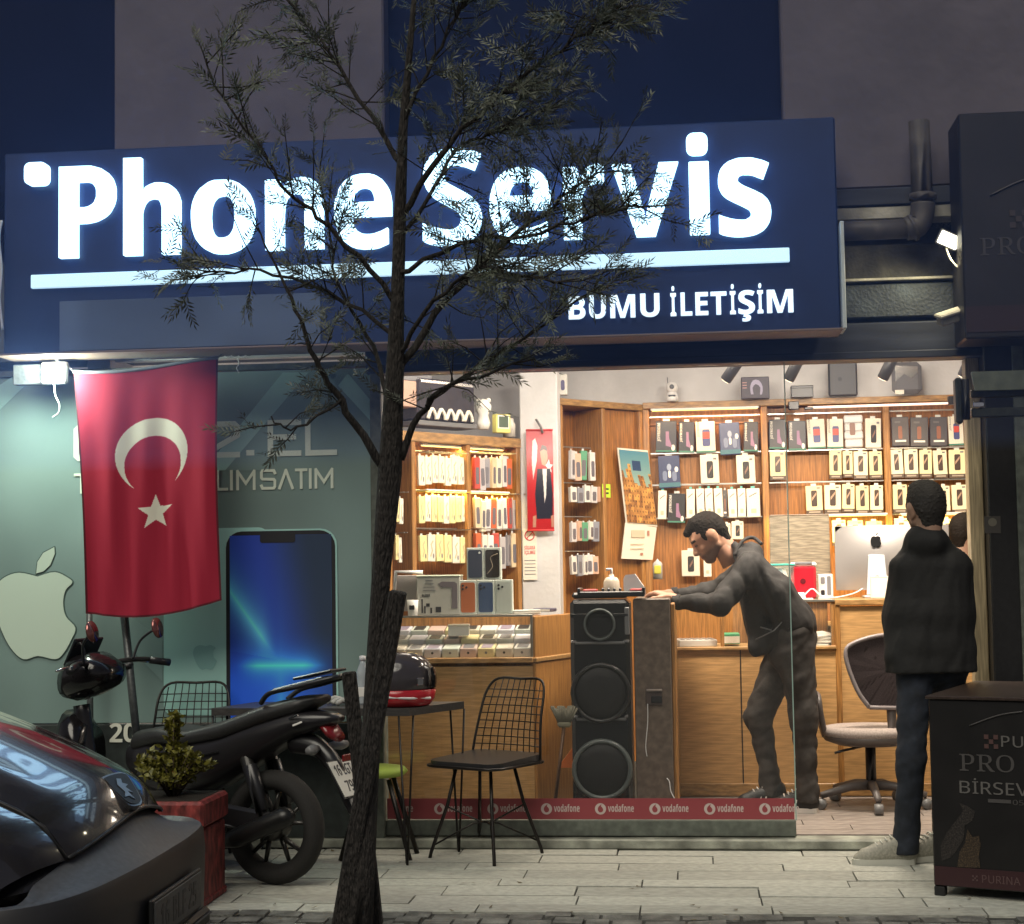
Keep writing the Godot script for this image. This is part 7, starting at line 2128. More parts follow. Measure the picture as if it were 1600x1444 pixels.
	part_tube("handle", [Vector3(0, 0.0, 0), Vector3(0.2137, 0.5711, -0.3000) - Vector3(0.1618, 0.1934, -0.3000)], 0.009, mat("handle brown", lin(0.12, 0.06, 0.03), 0.5), br)
	var bt: Vector3 = Vector3(0.2136, 0.5647, -0.3000) - Vector3(0.1618, 0.1934, -0.3000)
	part_box("head", bt + Vector3(0.0, 0.0, 0), Vector3(0.07, 0.03, 0.04), mat("broom olive", lin(0.20, 0.19, 0.13), 0.7), br, 0.01)
	var bri := st(true)
	for k in 26:
		var f := (k % 13) / 12.0 - 0.5
		tube(bri, [bt + Vector3(f * 0.06, 0.01, 0.01 * (k / 13)), bt + Vector3(f * 0.13, 0.085 + 0.01 * sin(k * 5.0), 0.012 * (k / 13))], [0.004, 0.006], 5)
	part("bristles", bri, mat("bristle", lin(0.16, 0.15, 0.11), 0.85), br)
	var ob := thing("orange_dustpan", "orange dustpan on the shop floor between broom and loudspeaker", "dustpan", Vector3(0.2139, 0.3495, -0.5500))
	part_prism("pan", PackedVector2Array([Vector2(-0.06, -0.03), Vector2(0.06, -0.03), Vector2(0.06, 0.06), Vector2(0.02, 0.07)]), -0.1, 0.02, mat("pan orange", lin(0.65, 0.16, 0.03), 0.4), ob)
	part_tube("handle", [Vector3(0.04, 0.06, -0.05), Vector3(0.05, 0.3, -0.08)], 0.01, mats["pan orange"], ob)
	# slim stand poles behind the motorcycle
	for q in [[Vector3(-2.1174, 1.1760, 0.1200), Vector3(-2.1098, 0.5285, 0.1200), 0.016, "left slim grey stand pole under the flag"], [Vector3(-1.9209, 1.1757, 0.2000), Vector3(-1.8432, 0.5049, 0.2000), 0.02, "right leaning grey stand pole with a clamp under the flag"]]:
		var po := thing("stand_pole", q[3], "pole", Vector3(q[1].x, 0, q[1].z))
		var d: Vector3 = (q[1] - q[0]).normalized()
		var foot: Vector3 = q[0] + d * (q[0].y / -d.y)
		part_tube("pole", [q[0] + Vector3(0, 0.1, 0) - po.position, foot - po.position], q[2], grained("pole grey", lin(0.12, 0.13, 0.13), 0.4, tex["fine"], Vector3.ONE * 3, null, 0, false, 0.4), po, 12)
		part_box("foot_plate", foot + Vector3(0, 0.006, 0) - po.position, Vector3(0.14, 0.012, 0.1), mats["black steel"], po)
		var cl: Vector3 = q[0].lerp(q[1], 0.4)
		part_tube("clamp", [cl + Vector3(0, 0.012, 0) - po.position, cl - Vector3(0, 0.012, 0) - po.position], q[2] + 0.008, mats["black steel"], po, 12)

func leaf(s: SurfaceTool, at: Vector3, d: Vector3, side: Vector3, l: float, w: float) -> void:
	var n := d.cross(side).normalized()
	var m := at + d * l * 0.45 + n * l * 0.06
	var e := at + d * l
	tri(s, at, m + side * w, m - side * w)
	tri(s, m - side * w, m + side * w, e)

func planter() -> void:
	var pos: Vector3 = Vector3(-1.1149, 0.0000, 1.4820)
	var o := thing("planter", "square red painted wooden planter with worn paint at the pavement edge", "planter", pos)
	var red := grained("worn red", lin(0.30, 0.045, 0.04), 0.6, noise_tex("worn", 0.03, 0.35, 1.15, 1, 1, 256, 5), Vector3(3, 1.2, 3), tex["rough"], 0.1)
	var h: float = 0.4293
	var w := 0.36
	var c := Vector3(-w / 2 - 0.01, 0, -w / 2)
	part_box("body", c + Vector3(0, h * 0.36, 0), Vector3(w - 0.015, h * 0.72, w - 0.015), red, o, 0.006)
	part_box("collar", c + Vector3(0, h * 0.87, 0), Vector3(w + 0.01, h * 0.25, w + 0.01), red, o, 0.012)
	part_box("plinth", c + Vector3(0, 0.015, 0), Vector3(w - 0.002, 0.03, w - 0.002), red, o, 0.006)
	part_box("soil", c + Vector3(0, h - 0.005, 0), Vector3(w - 0.05, 0.012, w - 0.05), grained("soil", lin(0.04, 0.03, 0.02), 0.95, tex["fine"], Vector3.ONE * 8, tex["rough"], 1.0), o, 0.004)
	for sx in [-1, 1]:
		part_box("corner_edge", c + Vector3(0.0 + sx * (w / 2 - 0.012), h * 0.36, w / 2 - 0.006), Vector3(0.02, h * 0.70, 0.012), red, o, 0.003)
	var p := thing("shrub", "small yellow green leafy shrub growing in the red planter", "shrub", pos + c + Vector3(0, h - 0.01, 0))
	var stem := st(true)
	var fol := st()
	for k in 46:
		var a := rng.randf() * TAU
		var lean := rng.randf_range(0.05, 1.0)
		var top := 0.26 if lean < 0.25 else 0.17
		var tip := Vector3(cos(a) * lean * 0.17 + 0.0, top * (1.05 - lean * 0.6) + rng.randf() * 0.03, sin(a) * lean * 0.16)
		var mid := tip * 0.5 + Vector3(0, 0.02, 0)
		tube(stem, [Vector3(cos(a) * 0.01, 0, sin(a) * 0.01), mid, tip], [0.005, 0.004, 0.0015], 5)
		for j in 34:
			var f := rng.randf_range(0.25, 1.05)
			var q := mid * (2.0 * f) if f < 0.5 else mid.lerp(tip, f * 2.0 - 1.0)
			var d := Vector3(rng.randfn(), rng.randfn() * 0.6 + 0.6, rng.randfn()).normalized()
			var sd := d.cross(Vector3(rng.randfn(), rng.randfn(), rng.randfn())).normalized()
			leaf(fol, q, d, sd, rng.randf_range(0.02, 0.036), rng.randf_range(0.006, 0.011))
	part("stem", stem, mat("twig", lin(0.05, 0.035, 0.02), 0.8), p)
	var fm := grained("shrub leaves", lin(0.30, 0.28, 0.04), 0.5, noise_tex("leaf tone", 0.03, 0.35, 1.0), Vector3.ONE * 6)
	fm.backlight_enabled = true
	fm.backlight = Color(0.35, 0.35, 0.1)
	part("foliage", fol, fm, p).set_meta("kind", "stuff")
	p.scale = Vector3.ONE * 1.2
	litter()

func litter() -> void:
	# dry leaves blown along the kerb
	var s := st()
	for k in 46:
		var x := rng.randf_range(-1.4, 2.2)
		var z := rng.randf_range(0.1, 1.9) if k % 3 else rng.randf_range(1.3, 1.9)
		var a := rng.randf() * TAU
		leaf(s, Vector3(x, 0.006, z), Vector3(cos(a), 0.08, sin(a)).normalized(), Vector3(-sin(a), 0.1, cos(a)).normalized(), rng.randf_range(0.02, 0.045), rng.randf_range(0.004, 0.009))
	var o := part("fallen_leaves", s, mat("dry leaf", lin(0.10, 0.075, 0.035), 0.8))
	tag(o, "dry narrow leaves scattered over the pavement", "leaves")
	o.set_meta("kind", "stuff")

# ---------------------------------------------------------------- car
func car() -> void:
	var o := thing("parked_car", "dark grey van-like car entering at the lower left, unpainted grey bumper", "car", Vector3(-0.79, -0.10, 2.98), deg_to_rad(2.0))
	var paint := grained("car paint", lin(0.060, 0.055, 0.055), 0.22, tex["fine"], Vector3.ONE * 0.5, null, 0, false, 0.55)
	paint.clearcoat_enabled = true
	paint.clearcoat = 1.0
	paint.clearcoat_roughness = 0.05
	var grey := grained("bumper plastic", lin(0.085, 0.088, 0.098), 0.5, tex["fine"], Vector3.ONE * 3.0)
	var black := mat("car black", lin(0.010, 0.010, 0.010), 0.5)
	var front := func(z: float) -> float:
		return -0.085 - 0.22 * pow(absf(z) / 0.78, 2.4)
	var hood := func(s: float, z: float) -> Vector3:
		var x0: float = front.call(z)
		var x := lerpf(x0, -1.12, s)
		var y := 0.72 + 0.07 * (1.0 - pow(1.0 - minf(s * 9.0, 1.0), 2.0)) + 0.36 * (1.0 - pow(1.0 - s, 1.45))
		y -= 0.22 * (sqrt(z * z + 0.03) - 0.173)
		y += 0.010 * exp(-pow((absf(z) - 0.36) * 14.0, 2.0)) * smoothstep(0.0, 0.3, s)
		return Vector3(x, y, z)
	var hs := st(true)
	var n := 26
	for i in n:
		for j in 36:
			var v := []
			for q in [[0, 0], [0, 1], [1, 1], [1, 0]]:
				var s: float = pow(float(i + q[0]) / n, 1.6)
				v.append(hood.call(s, lerpf(-0.46 - 0.08 * s, 0.46 + 0.08 * s, float(j + q[1]) / 36)))
			quad(hs, v[0], v[3], v[2], v[1])
	part("bonnet", hs, paint, o)
	# wings down to the sill, open round the wheel
	for sd in [-1.0, 1.0]:
		var fs := st(true)
		var ax := -0.80
		for i in 30:
			for j in 18:
				var v := []
				for q in [[0, 0], [1, 0], [1, 1], [0, 1]]:
					var s: float = pow(float(i + q[0]) / 30.0, 1.3)
					var top: Vector3 = hood.call(s, 0.467 + 0.08 * s)
					var edge: Vector3 = hood.call(s, 0.80)
					var f: float = float(j + q[1]) / 18.0
					var low := 0.24
					var dx := edge.x - ax
					if absf(dx) < 0.36:
						low = maxf(low, 0.28 + sqrt(0.36 * 0.36 - dx * dx))
					var sy := top.y - 0.12
					low = minf(low, sy - 0.02)
					var p := Vector3.ZERO
					if f < 0.5:
						var g := f * 2.0
						p = Vector3(lerpf(top.x, edge.x, g), top.y - 0.006 - 0.114 * g * g, lerpf(0.467 + 0.08 * s, 0.81, sin(g * PI / 2)))
					else:
						p = Vector3(edge.x, lerpf(sy, low, f * 2.0 - 1.0), 0.81 + 0.025 * sin((f * 2.0 - 1.0) * PI))
					p.z *= sd
					v.append(p)
				if sd > 0: quad(fs, v[0], v[1], v[2], v[3])
				else: quad(fs, v[3], v[2], v[1], v[0])
		part("wing", fs, paint, o)
		var gap := []
		for k in 16:
			gap.append(hood.call(k / 15.0, (0.463 + 0.08 * k / 15.0) * sd) + Vector3(0, -0.004, 0))
		part_tube("bonnet_gap", gap, 0.006, black, o, 6)
		var arch := []
		for k in 15:
			var a := PI * k / 14.0
			arch.append(Vector3(ax + cos(a) * 0.365, 0.28 + sin(a) * 0.365, 0.835 * sd))
		part_tube("arch_trim", arch, 0.022, grey, o, 8)
		for wx in [ax, -3.35]:
			var wt := Transform3D(Basis.from_euler(Vector3(PI / 2 * sd, 0, 0)), Vector3(wx, 0.30, 0.72 * sd))
			var ws := st(true)
			lathe(ws, [Vector2(0.19, -0.1), Vector2(0.28, -0.1), Vector2(0.30, -0.07), Vector2(0.30, 0.07), Vector2(0.28, 0.1), Vector2(0.19, 0.1)], 30, wt)
			var wheel := part("wheel", ws, mat("tyre rubber", lin(0.018, 0.018, 0.018), 0.85), o)
			var rs := st(true)
			lathe(rs, [Vector2(0.0, 0.07), Vector2(0.05, 0.075), Vector2(0.07, 0.05), Vector2(0.17, 0.06), Vector2(0.195, 0.095), Vector2(0.2, 0.06)], 24, wt)
			part("rim", rs, mat("rim grey", lin(0.25, 0.25, 0.26), 0.4, 0.6), wheel)
		# head lamp at the corner, under the wing's front edge
		var ls := st(true)
		for i in 10:
			for j in 5:
				var v := []
				for q in [[0, 0], [1, 0], [1, 1], [0, 1]]:
					var z: float = lerpf(0.46, 0.80, float(i + q[0]) / 10)
					var f: float = float(j + q[1]) / 5
					var top: Vector3 = hood.call(0.0, z)
					v.append(Vector3(top.x + 0.02 - 0.05 * f * f, lerpf(0.585, top.y + 0.0 - 0.35 * maxf(z - 0.62, 0.0), f), z * sd))
				if sd > 0: quad(ls, v[3], v[2], v[1], v[0])
				else: quad(ls, v[0], v[1], v[2], v[3])
		part("headlight", ls, mat("lamp glass dark", lin(0.02, 0.02, 0.022), 0.1), o)
	# bumper swept round the nose
	var bs := st()
	var prof := [Vector2(-0.08, 0.16), Vector2(0.0, 0.18), Vector2(0.02, 0.30), Vector2(0.026, 0.50), Vector2(0.020, 0.575), Vector2(0.012, 0.592), Vector2(-0.004, 0.604), Vector2(-0.09, 0.685), Vector2(-0.13, 0.712)]
	var plan := spline([Vector2(-0.62, -0.85), Vector2(-0.36, -0.845), Vector2(-0.16, -0.78), Vector2(-0.055, -0.60), Vector2(-0.01, -0.3), Vector2(0, 0), Vector2(-0.01, 0.3), Vector2(-0.055, 0.60), Vector2(-0.16, 0.78), Vector2(-0.36, 0.845), Vector2(-0.62, 0.85)], 5)
	var rows := []
	for i in plan.size():
		var d: Vector2 = (plan[mini(i + 1, plan.size() - 1)] - plan[maxi(i - 1, 0)]).normalized()
		var nn := Vector2(d.y, -d.x)
		var z: float = absf(plan[i].y)
		var row := []
		for q in prof:
			var fade := clampf((0.86 - z) / 0.2, 0.15, 1.0)
			var drop := 0.20 * (sqrt(z * z + 0.03) - 0.173) * smoothstep(0.59, 0.70, q.y) + 0.03 * z * z * smoothstep(0.5, 0.59, q.y)
			row.append(Vector3(plan[i].x + nn.x * q.x * (fade if q.x < 0 else 1.0), q.y - drop, plan[i].y + nn.y * q.x * (fade if q.x < 0 else 1.0)))
		rows.append(row)
	for k in 2:
		bs = st(true)
		for i in rows.size() - 1:
			for j in ([0, 1, 2, 3, 4] if k == 0 else [5, 6, 7]):
				quad(bs, rows[i][j], rows[i][j + 1], rows[i + 1][j + 1], rows[i + 1][j])
		part("bumper" if k == 0 else "bumper_shelf", bs, mat("bumper face", lin(0.022, 0.022, 0.024), 0.5) if k == 0 else grey, o)
	# seam between bonnet and bumper, grille, plate and badge
	var seam := []
	for k in 25:
		var z := lerpf(-0.46, 0.46, k / 24.0)
		seam.append(hood.call(0.0, z) + Vector3(0.004, -0.002, 0))
	part_tube("nose_seam", seam, 0.006, black, o, 6)
	part_box("lower_grille", Vector3(0.02, 0.27, 0.0), Vector3(0.03, 0.13, 0.86), black, o, 0.012)
	for k in 4:
		part_box("grille_bar", Vector3(0.038, 0.225 + 0.03 * k, 0.0), Vector3(0.008, 0.007, 0.84), grey, o, 0.002)
	part_box("plate_frame", Vector3(0.038, 0.425, 0.0), Vector3(0.014, 0.13, 0.54), black, o, 0.004)
	part_box("number_plate", Vector3(0.047, 0.425, 0.0), Vector3(0.004, 0.11, 0.515), grained("plate dim", lin(0.10, 0.10, 0.10), 0.5, tex["fine"], Vector3.ONE * 4), o, 0.001)
	write("plate_letters", "16 BLF 25", 0.075, 0.40, Vector3(0.0495, 0.387, 0.20), mat("plate ink", lin(0.03, 0.03, 0.03), 0.5), o, 0.001, true, false, Basis(Vector3.UP, PI / 2))
	var bp: Vector3 = hood.call(0.035, 0.02)
	var bt := Transform3D(Basis(Vector3.UP, PI / 2 - 0.40) * Basis(Vector3(1, 0, 0), -0.82), bp + Vector3(0.004, 0.004, 0.018))
	var sh := PackedVector2Array(spline([Vector2(-0.056, 0.062), Vector2(0, 0.07), Vector2(0.056, 0.062), Vector2(0.05, 0.0), Vector2(0.033, -0.056), Vector2(0.0, -0.068), Vector2(-0.033, -0.056), Vector2(-0.05, 0.0)], 3))
	part_prism("badge_ring", sh, -0.02, 0.008, mat("badge chrome", lin(0.32, 0.32, 0.33), 0.35, 1.0), o, bt)
	var inner := PackedVector2Array()
	for q in sh:
		inner.append(q * 0.9)
	part_prism("badge", inner, 0.008, 0.011, mat("badge black", lin(0.008, 0.008, 0.009), 0.4), o, bt)
	part_prism("badge_lion", PackedVector2Array([Vector2(-0.03, -0.03), Vector2(-0.012, -0.012), Vector2(-0.022, 0.02), Vector2(-0.006, 0.044), Vector2(0.012, 0.04), Vector2(0.004, 0.024), Vector2(0.022, 0.014), Vector2(0.004, 0.006), Vector2(0.018, -0.02), Vector2(0.0, -0.01), Vector2(0.006, -0.046), Vector2(-0.008, -0.03)]), 0.011, 0.0135, mats["badge chrome"], o, bt)
	# cabin and box behind
	var side := PackedVector2Array([Vector2(-1.08, 1.05), Vector2(-1.62, 1.66), Vector2(-2.0, 1.76), Vector2(-3.6, 1.78), Vector2(-4.1, 1.70), Vector2(-4.28, 1.0), Vector2(-4.3, 0.3), Vector2(-3.72, 0.28), Vector2(-3.6, 0.56), Vector2(-3.35, 0.66), Vector2(-3.1, 0.56), Vector2(-2.98, 0.26), Vector2(-1.2, 0.24), Vector2(-1.1, 0.5)])
	part_prism("body_shell", side, -0.80, 0.80, paint, o)
	var gl := mat("car glass", lin(0.015, 0.018, 0.018), 0.05)
	for sd in [-1.0, 1.0]:
		part_prism("side_window", PackedVector2Array([Vector2(-1.45, 1.12), Vector2(-1.75, 1.58), Vector2(-2.4, 1.64), Vector2(-2.4, 1.12)]), 0.795 * sd, 0.806 * sd, gl, o)
		part_prism("side_window", PackedVector2Array([Vector2(-2.5, 1.12), Vector2(-2.5, 1.64), Vector2(-3.4, 1.66), Vector2(-3.4, 1.12)]), 0.795 * sd, 0.806 * sd, gl, o)
		part_box("wing_mirror", Vector3(-1.38, 1.12, 0.93 * sd), Vector3(0.1, 0.2, 0.16), black, o, 0.03)
	var wsd := st()
	var nrm := Vector3(0.68, 0.54, 0).normalized() * 0.006
	quad(wsd, Vector3(-1.12, 1.09, 0.7) + nrm, Vector3(-1.12, 1.09, -0.7) + nrm, Vector3(-1.60, 1.635, -0.62) + nrm, Vector3(-1.60, 1.635, 0.62) + nrm)
	part("windscreen", wsd, gl, o)
	part_tube("wiper", [Vector3(-1.13, 1.06, 0.55), Vector3(-1.17, 1.1, 0.1)], 0.008, black, o, 6)

# ---------------------------------------------------------------- motorcycle
func loft(s: SurfaceTool, secs: Array, n := 16, pw := 1.0) -> void:
	# sections of (length place, middle height, half height, half width), ends closed
	var rings := []
	for q in secs:
		var r := []
		for k in n:
			var a := TAU * k / n
			var c := cos(a)
			var d := sin(a)
			r.append(Vector3(q[0], q[1] + signf(d) * pow(absf(d), pw) * q[2], signf(c) * pow(absf(c), pw) * q[3]))
		rings.append(r)
	for i in rings.size() - 1:
		for k in n:
			var j := (k + 1) % n
			quad(s, rings[i][j], rings[i][k], rings[i + 1][k], rings[i + 1][j])
	for k in range(1, n - 1):
		tri(s, rings[0][0], rings[0][k], rings[0][k + 1])
		tri(s, rings[-1][0], rings[-1][k + 1], rings[-1][k])

func bike_wheel(o: Node3D, x: float, r: float) -> void:
	var t := Transform3D(Basis.from_euler(Vector3(PI / 2, 0, 0)), Vector3(x, r, 0))
	var s := st(true)
	var prof := []
	for k in 17:
		var a := TAU * k / 16
		prof.append(Vector2(r - 0.044 + cos(a) * 0.044, sin(a) * 0.05))
	prof.reverse()
	lathe(s, prof, 40, t)
	var w := part("wheel", s, grained("bike tyre", lin(0.020, 0.019, 0.018), 0.85, tex["fine"], Vector3.ONE * 8), o)
	var rs := st(true)
	lathe(rs, [Vector2(r - 0.075, -0.03), Vector2(r - 0.06, -0.034), Vector2(r - 0.06, 0.034), Vector2(r - 0.075, 0.03), Vector2(r - 0.085, 0.0), Vector2(r - 0.075, -0.03)], 32, t)
	part("rim", rs, mat("bike rim", lin(0.06, 0.058, 0.055), 0.35, 0.7), w)
	var hs := st(true)
	lathe(hs, [Vector2(0, -0.05), Vector2(0.055, -0.05), Vector2(0.06, -0.02), Vector2(0.06, 0.02), Vector2(0.05, 0.05), Vector2(0, 0.05)], 20, t)
	part("hub", hs, mats["bike rim"], w)
	for k in 5:
		for sd in [-1, 1]:
			var a := TAU * k / 5 + 0.4
			var b: float = a + 0.24 * sd
			part_tube("spoke", [Vector3(x + cos(a) * 0.05, r + sin(a) * 0.05, 0), Vector3(x + cos(b) * (r - 0.08), r + sin(b) * (r - 0.08), 0)], [0.013, 0.009], mats["bike rim"], w, 6)

func motorcycle() -> void:
	var o := thing("motorcycle", "black step-through motorcycle parked behind the red planter", "motorcycle", Vector3(-0.9604, 0.0000, 0.9556), deg_to_rad(-20.0))
	var gloss := mat("bike gloss", lin(0.010, 0.009, 0.010), 0.14)
	var body := mat("bike panel", lin(0.016, 0.015, 0.017), 0.3)
	var vinyl := grained("seat vinyl", lin(0.030, 0.030, 0.030), 0.45, tex["fine"], Vector3.ONE * 6)
	var metal := mat("bike metal", lin(0.035, 0.034, 0.033), 0.4, 0.6)
	bike_wheel(o, 0.0, 0.247)
	bike_wheel(o, -1.25, 0.247)
	var b := st(true)
	loft(b, [[-0.76, 0.53, 0.03, 0.05], [-0.74, 0.53, 0.07, 0.10], [-0.62, 0.50, 0.13, 0.13], [-0.45, 0.49, 0.145, 0.14], [-0.25, 0.54, 0.13, 0.14], [-0.02, 0.64, 0.095, 0.125], [0.15, 0.705, 0.06, 0.10], [0.30, 0.722, 0.03, 0.06], [0.345, 0.725, 0.012, 0.03]], 18, 0.8)
	part("body_panel", b, body, o)
	var se := st(true)
	loft(se, [[-0.75, 0.575, 0.03, 0.06], [-0.70, 0.60, 0.05, 0.11], [-0.55, 0.63, 0.045, 0.135], [-0.40, 0.625, 0.04, 0.14], [-0.20, 0.665, 0.05, 0.14], [0.0, 0.735, 0.05, 0.125], [0.16, 0.78, 0.04, 0.10], [0.25, 0.805, 0.02, 0.07]], 18, 0.75)
	part("seat", se, vinyl, o)
	for sd in [-1, 1]:
		part_tube("grab_rail", spline([Vector3(0.0, 0.79, 0.10 * sd), Vector3(0.06, 0.835, 0.12 * sd), Vector3(0.18, 0.862, 0.11 * sd), Vector3(0.335, 0.90, 0.06 * sd), Vector3(0.35, 0.905, 0.0)]), 0.011, mats["plastic black"], o, 8)
		part_tube("shock_absorber", [Vector3(0.02, 0.26, 0.09 * sd), Vector3(-0.09, 0.56, 0.09 * sd)], [0.022, 0.03], metal, o, 10)
		part_tube("swing_arm", [Vector3(0.0, 0.247, 0.075 * sd), Vector3(-0.45, 0.30, 0.075 * sd)], 0.018, metal, o, 8)
		part_tube("front_fork", [Vector3(-1.25, 0.25, 0.07 * sd), Vector3(-1.10, 0.62, 0.06 * sd)], 0.02, metal, o, 10)
		for k in 2:
			part_box("side_flash", Vector3(0.17 + 0.02 * k, 0.735 - 0.028 * k, 0.105 * sd), Vector3(0.05, 0.008, 0.006), mats["card white"] if k else mats["chrome"], o, 0.001, Basis(Vector3(0, 0, 1), 0.35))
	part_box("rack_plate", Vector3(0.17, 0.872, 0), Vector3(0.26, 0.014, 0.15), mats["plastic black"], o, 0.004, Basis(Vector3(0, 0, 1), 0.22))
	part_box("rack_plate", Vector3(0.23, 0.912, -0.01), Vector3(0.2, 0.012, 0.13), mats["plastic black"], o, 0.004, Basis(Vector3(0, 0, 1), 0.2))
	var tl := st(true)
	loft(tl, [[0.26, 0.695, 0.02, 0.05], [0.30, 0.67, 0.035, 0.06], [0.335, 0.645, 0.02, 0.045]], 14)
	part("tail_light", tl, mat("tail red", lin(0.16, 0.012, 0.015), 0.15), o)
	part_tube("rear_guard", spline([Vector3(0.10, 0.62, 0), Vector3(0.22, 0.60, 0), Vector3(0.31, 0.52, 0), Vector3(0.39, 0.36, 0), Vector3(0.40, 0.32, 0)]), [0.05, 0.05, 0.05, 0.05, 0.048, 0.046, 0.044, 0.042, 0.04, 0.04, 0.04, 0.04, 0.036, 0.034, 0.032, 0.03, 0.03, 0.028, 0.026, 0.024, 0.024, 0.022, 0.02, 0.016, 0.012], mats["plastic black"], o, 10)
	for sd in [-1, 1]:
		part_tube("turn_signal", [Vector3(0.25, 0.60, 0.04 * sd), Vector3(0.27, 0.60, 0.11 * sd), Vector3(0.275, 0.60, 0.15 * sd)], [0.012, 0.024, 0.016], mats["plastic grey"], o, 10)
	# number plate, tilted on the tail
	var pb := Basis(Vector3.UP, PI / 2) * Basis(Vector3(1, 0, 0), -0.55)
	var pc := Vector3(0.372, 0.475, 0.0)
	var np := part_box("number_plate", Vector3.ZERO, Vector3(0.17, 0.165, 0.004), mat("plate white", lin(0.55, 0.54, 0.49), 0.5), o, 0.001)
	np.transform = Transform3D(pb, pc)
	write("plate_letters", "16 EGT", 0.05, 0.13, Vector3(-0.065, 0.014, 0.0024), mats["ink black"], np, 0.001)
	write("plate_letters", "798", 0.05, 0.085, Vector3(-0.04, -0.062, 0.0024), mats["ink black"], np, 0.001)
	part_box("plate_frame", Vector3.ZERO, Vector3(0.182, 0.176, 0.006), mats["plastic black"], o, 0.001).transform = Transform3D(pb, pc - pb.z * 0.006)
	part_box("mud_flap", Vector3(0.43, 0.35, 0), Vector3(0.012, 0.1, 0.08), mat("flap grey", lin(0.22, 0.21, 0.2), 0.6), o, 0.003, Basis(Vector3(0, 0, 1), 0.5))
	# engine, exhaust, chain case
	part_box("engine_block", Vector3(-0.52, 0.29, 0), Vector3(0.28, 0.2, 0.2), metal, o, 0.04)
	part_tube("engine_cylinder", [Vector3(-0.62, 0.32, 0), Vector3(-0.82, 0.36, 0)], [0.08, 0.07], metal, o, 14)
	part_box("chain_case", Vector3(-0.2, 0.30, 0.095), Vector3(0.5, 0.10, 0.03), mats["plastic black"], o, 0.014, Basis(Vector3(0, 0, 1), -0.1))
	part_tube("exhaust_pipe", spline([Vector3(-0.75, 0.28, 0.08), Vector3(-0.6, 0.16, 0.11), Vector3(-0.3, 0.17, 0.13), Vector3(-0.12, 0.20, 0.14)]), 0.02, mats["chrome"], o, 10)
	part_tube("muffler", [Vector3(-0.2, 0.19, 0.14), Vector3(-0.1, 0.215, 0.145), Vector3(0.16, 0.32, 0.15), Vector3(0.19, 0.33, 0.15)], [0.025, 0.042, 0.045, 0.025], mat("muffler grey", lin(0.02, 0.02, 0.02), 0.35, 0.5), o, 14)
	part_tube("side_stand", [Vector3(-0.5, 0.2, -0.1), Vector3(-0.42, 0.0, -0.2)], 0.012, metal, o, 8)
	part_tube("frame_tube", spline([Vector3(-0.5, 0.42, 0), Vector3(-0.75, 0.36, 0), Vector3(-1.0, 0.42, 0), Vector3(-1.08, 0.75, 0)]), 0.04, body, o, 10)
	for sd in [-1, 1]:
		part_tube("foot_peg", [Vector3(-0.42, 0.26, 0.08 * sd), Vector3(-0.42, 0.26, 0.2 * sd)], 0.014, mats["plastic black"], o, 8)
		part_tube("spring", [Vector3(-0.0, 0.33, 0.09 * sd), Vector3(-0.07, 0.52, 0.09 * sd)], 0.034, mats["plastic black"], o, 10)
		part_box("side_cover_gap", Vector3(-0.36, 0.545, 0.145 * sd), Vector3(0.34, 0.006, 0.006), mats["black steel"], o, 0.001, Basis(Vector3(0, 0, 1), 0.22))
	part_tube("kick_lever", spline([Vector3(-0.5, 0.24, 0.12), Vector3(-0.42, 0.2, 0.15), Vector3(-0.3, 0.26, 0.16)]), 0.009, mats["chrome"], o, 8)
	part_tube("brake_cable", spline([Vector3(-0.9, 0.5, 0.1), Vector3(-0.6, 0.36, 0.13), Vector3(-0.25, 0.27, 0.12), Vector3(-0.02, 0.25, 0.08)]), 0.005, mats["plastic grey"], o, 6)
	part_box("tail_reflector", Vector3(0.375, 0.56, 0.0), Vector3(0.01, 0.03, 0.08), mats["tail red"], o, 0.003)
	# front: shield, mudguard, cowl, screen, bars and mirrors
	var ls := st(true)
	loft(ls, [[-1.20, 0.52, 0.14, 0.05], [-1.15, 0.54, 0.19, 0.10], [-1.08, 0.53, 0.18, 0.12], [-1.03, 0.52, 0.14, 0.11]], 18, 0.8)
	part("leg_shield", ls, gloss, o)
	var fg := []
	for k in 9:
		var a := 0.35 + 1.9 * k / 8.0
		fg.append(Vector3(-1.25 + cos(a) * 0.275, 0.247 + sin(a) * 0.275, 0))
	part_tube("front_guard", fg, [0.02, 0.04, 0.05, 0.055, 0.055, 0.055, 0.05, 0.04, 0.02], gloss, o, 10)
	var cw := st(true)
	loft(cw, [[-1.17, 0.86, 0.02, 0.03], [-1.15, 0.86, 0.08, 0.09], [-1.08, 0.88, 0.11, 0.13], [-0.98, 0.90, 0.10, 0.14], [-0.90, 0.90, 0.06, 0.10], [-0.87, 0.90, 0.02, 0.05]], 18, 0.85)
	part("head_cowl", cw, gloss, o)
	var hl := st(true)
	loft(hl, [[-1.178, 0.85, 0.01, 0.02], [-1.165, 0.85, 0.05, 0.06], [-1.13, 0.85, 0.065, 0.085]], 16)
	part("headlight", hl, mat("bike lamp", lin(0.3, 0.32, 0.34), 0.08), o)
	part_box("wind_screen", Vector3(-1.07, 1.0, 0), Vector3(0.012, 0.14, 0.2), mat("screen smoke", lin(0.03, 0.035, 0.04), 0.06), o, 0.004, Basis(Vector3(0, 0, 1), -0.5))
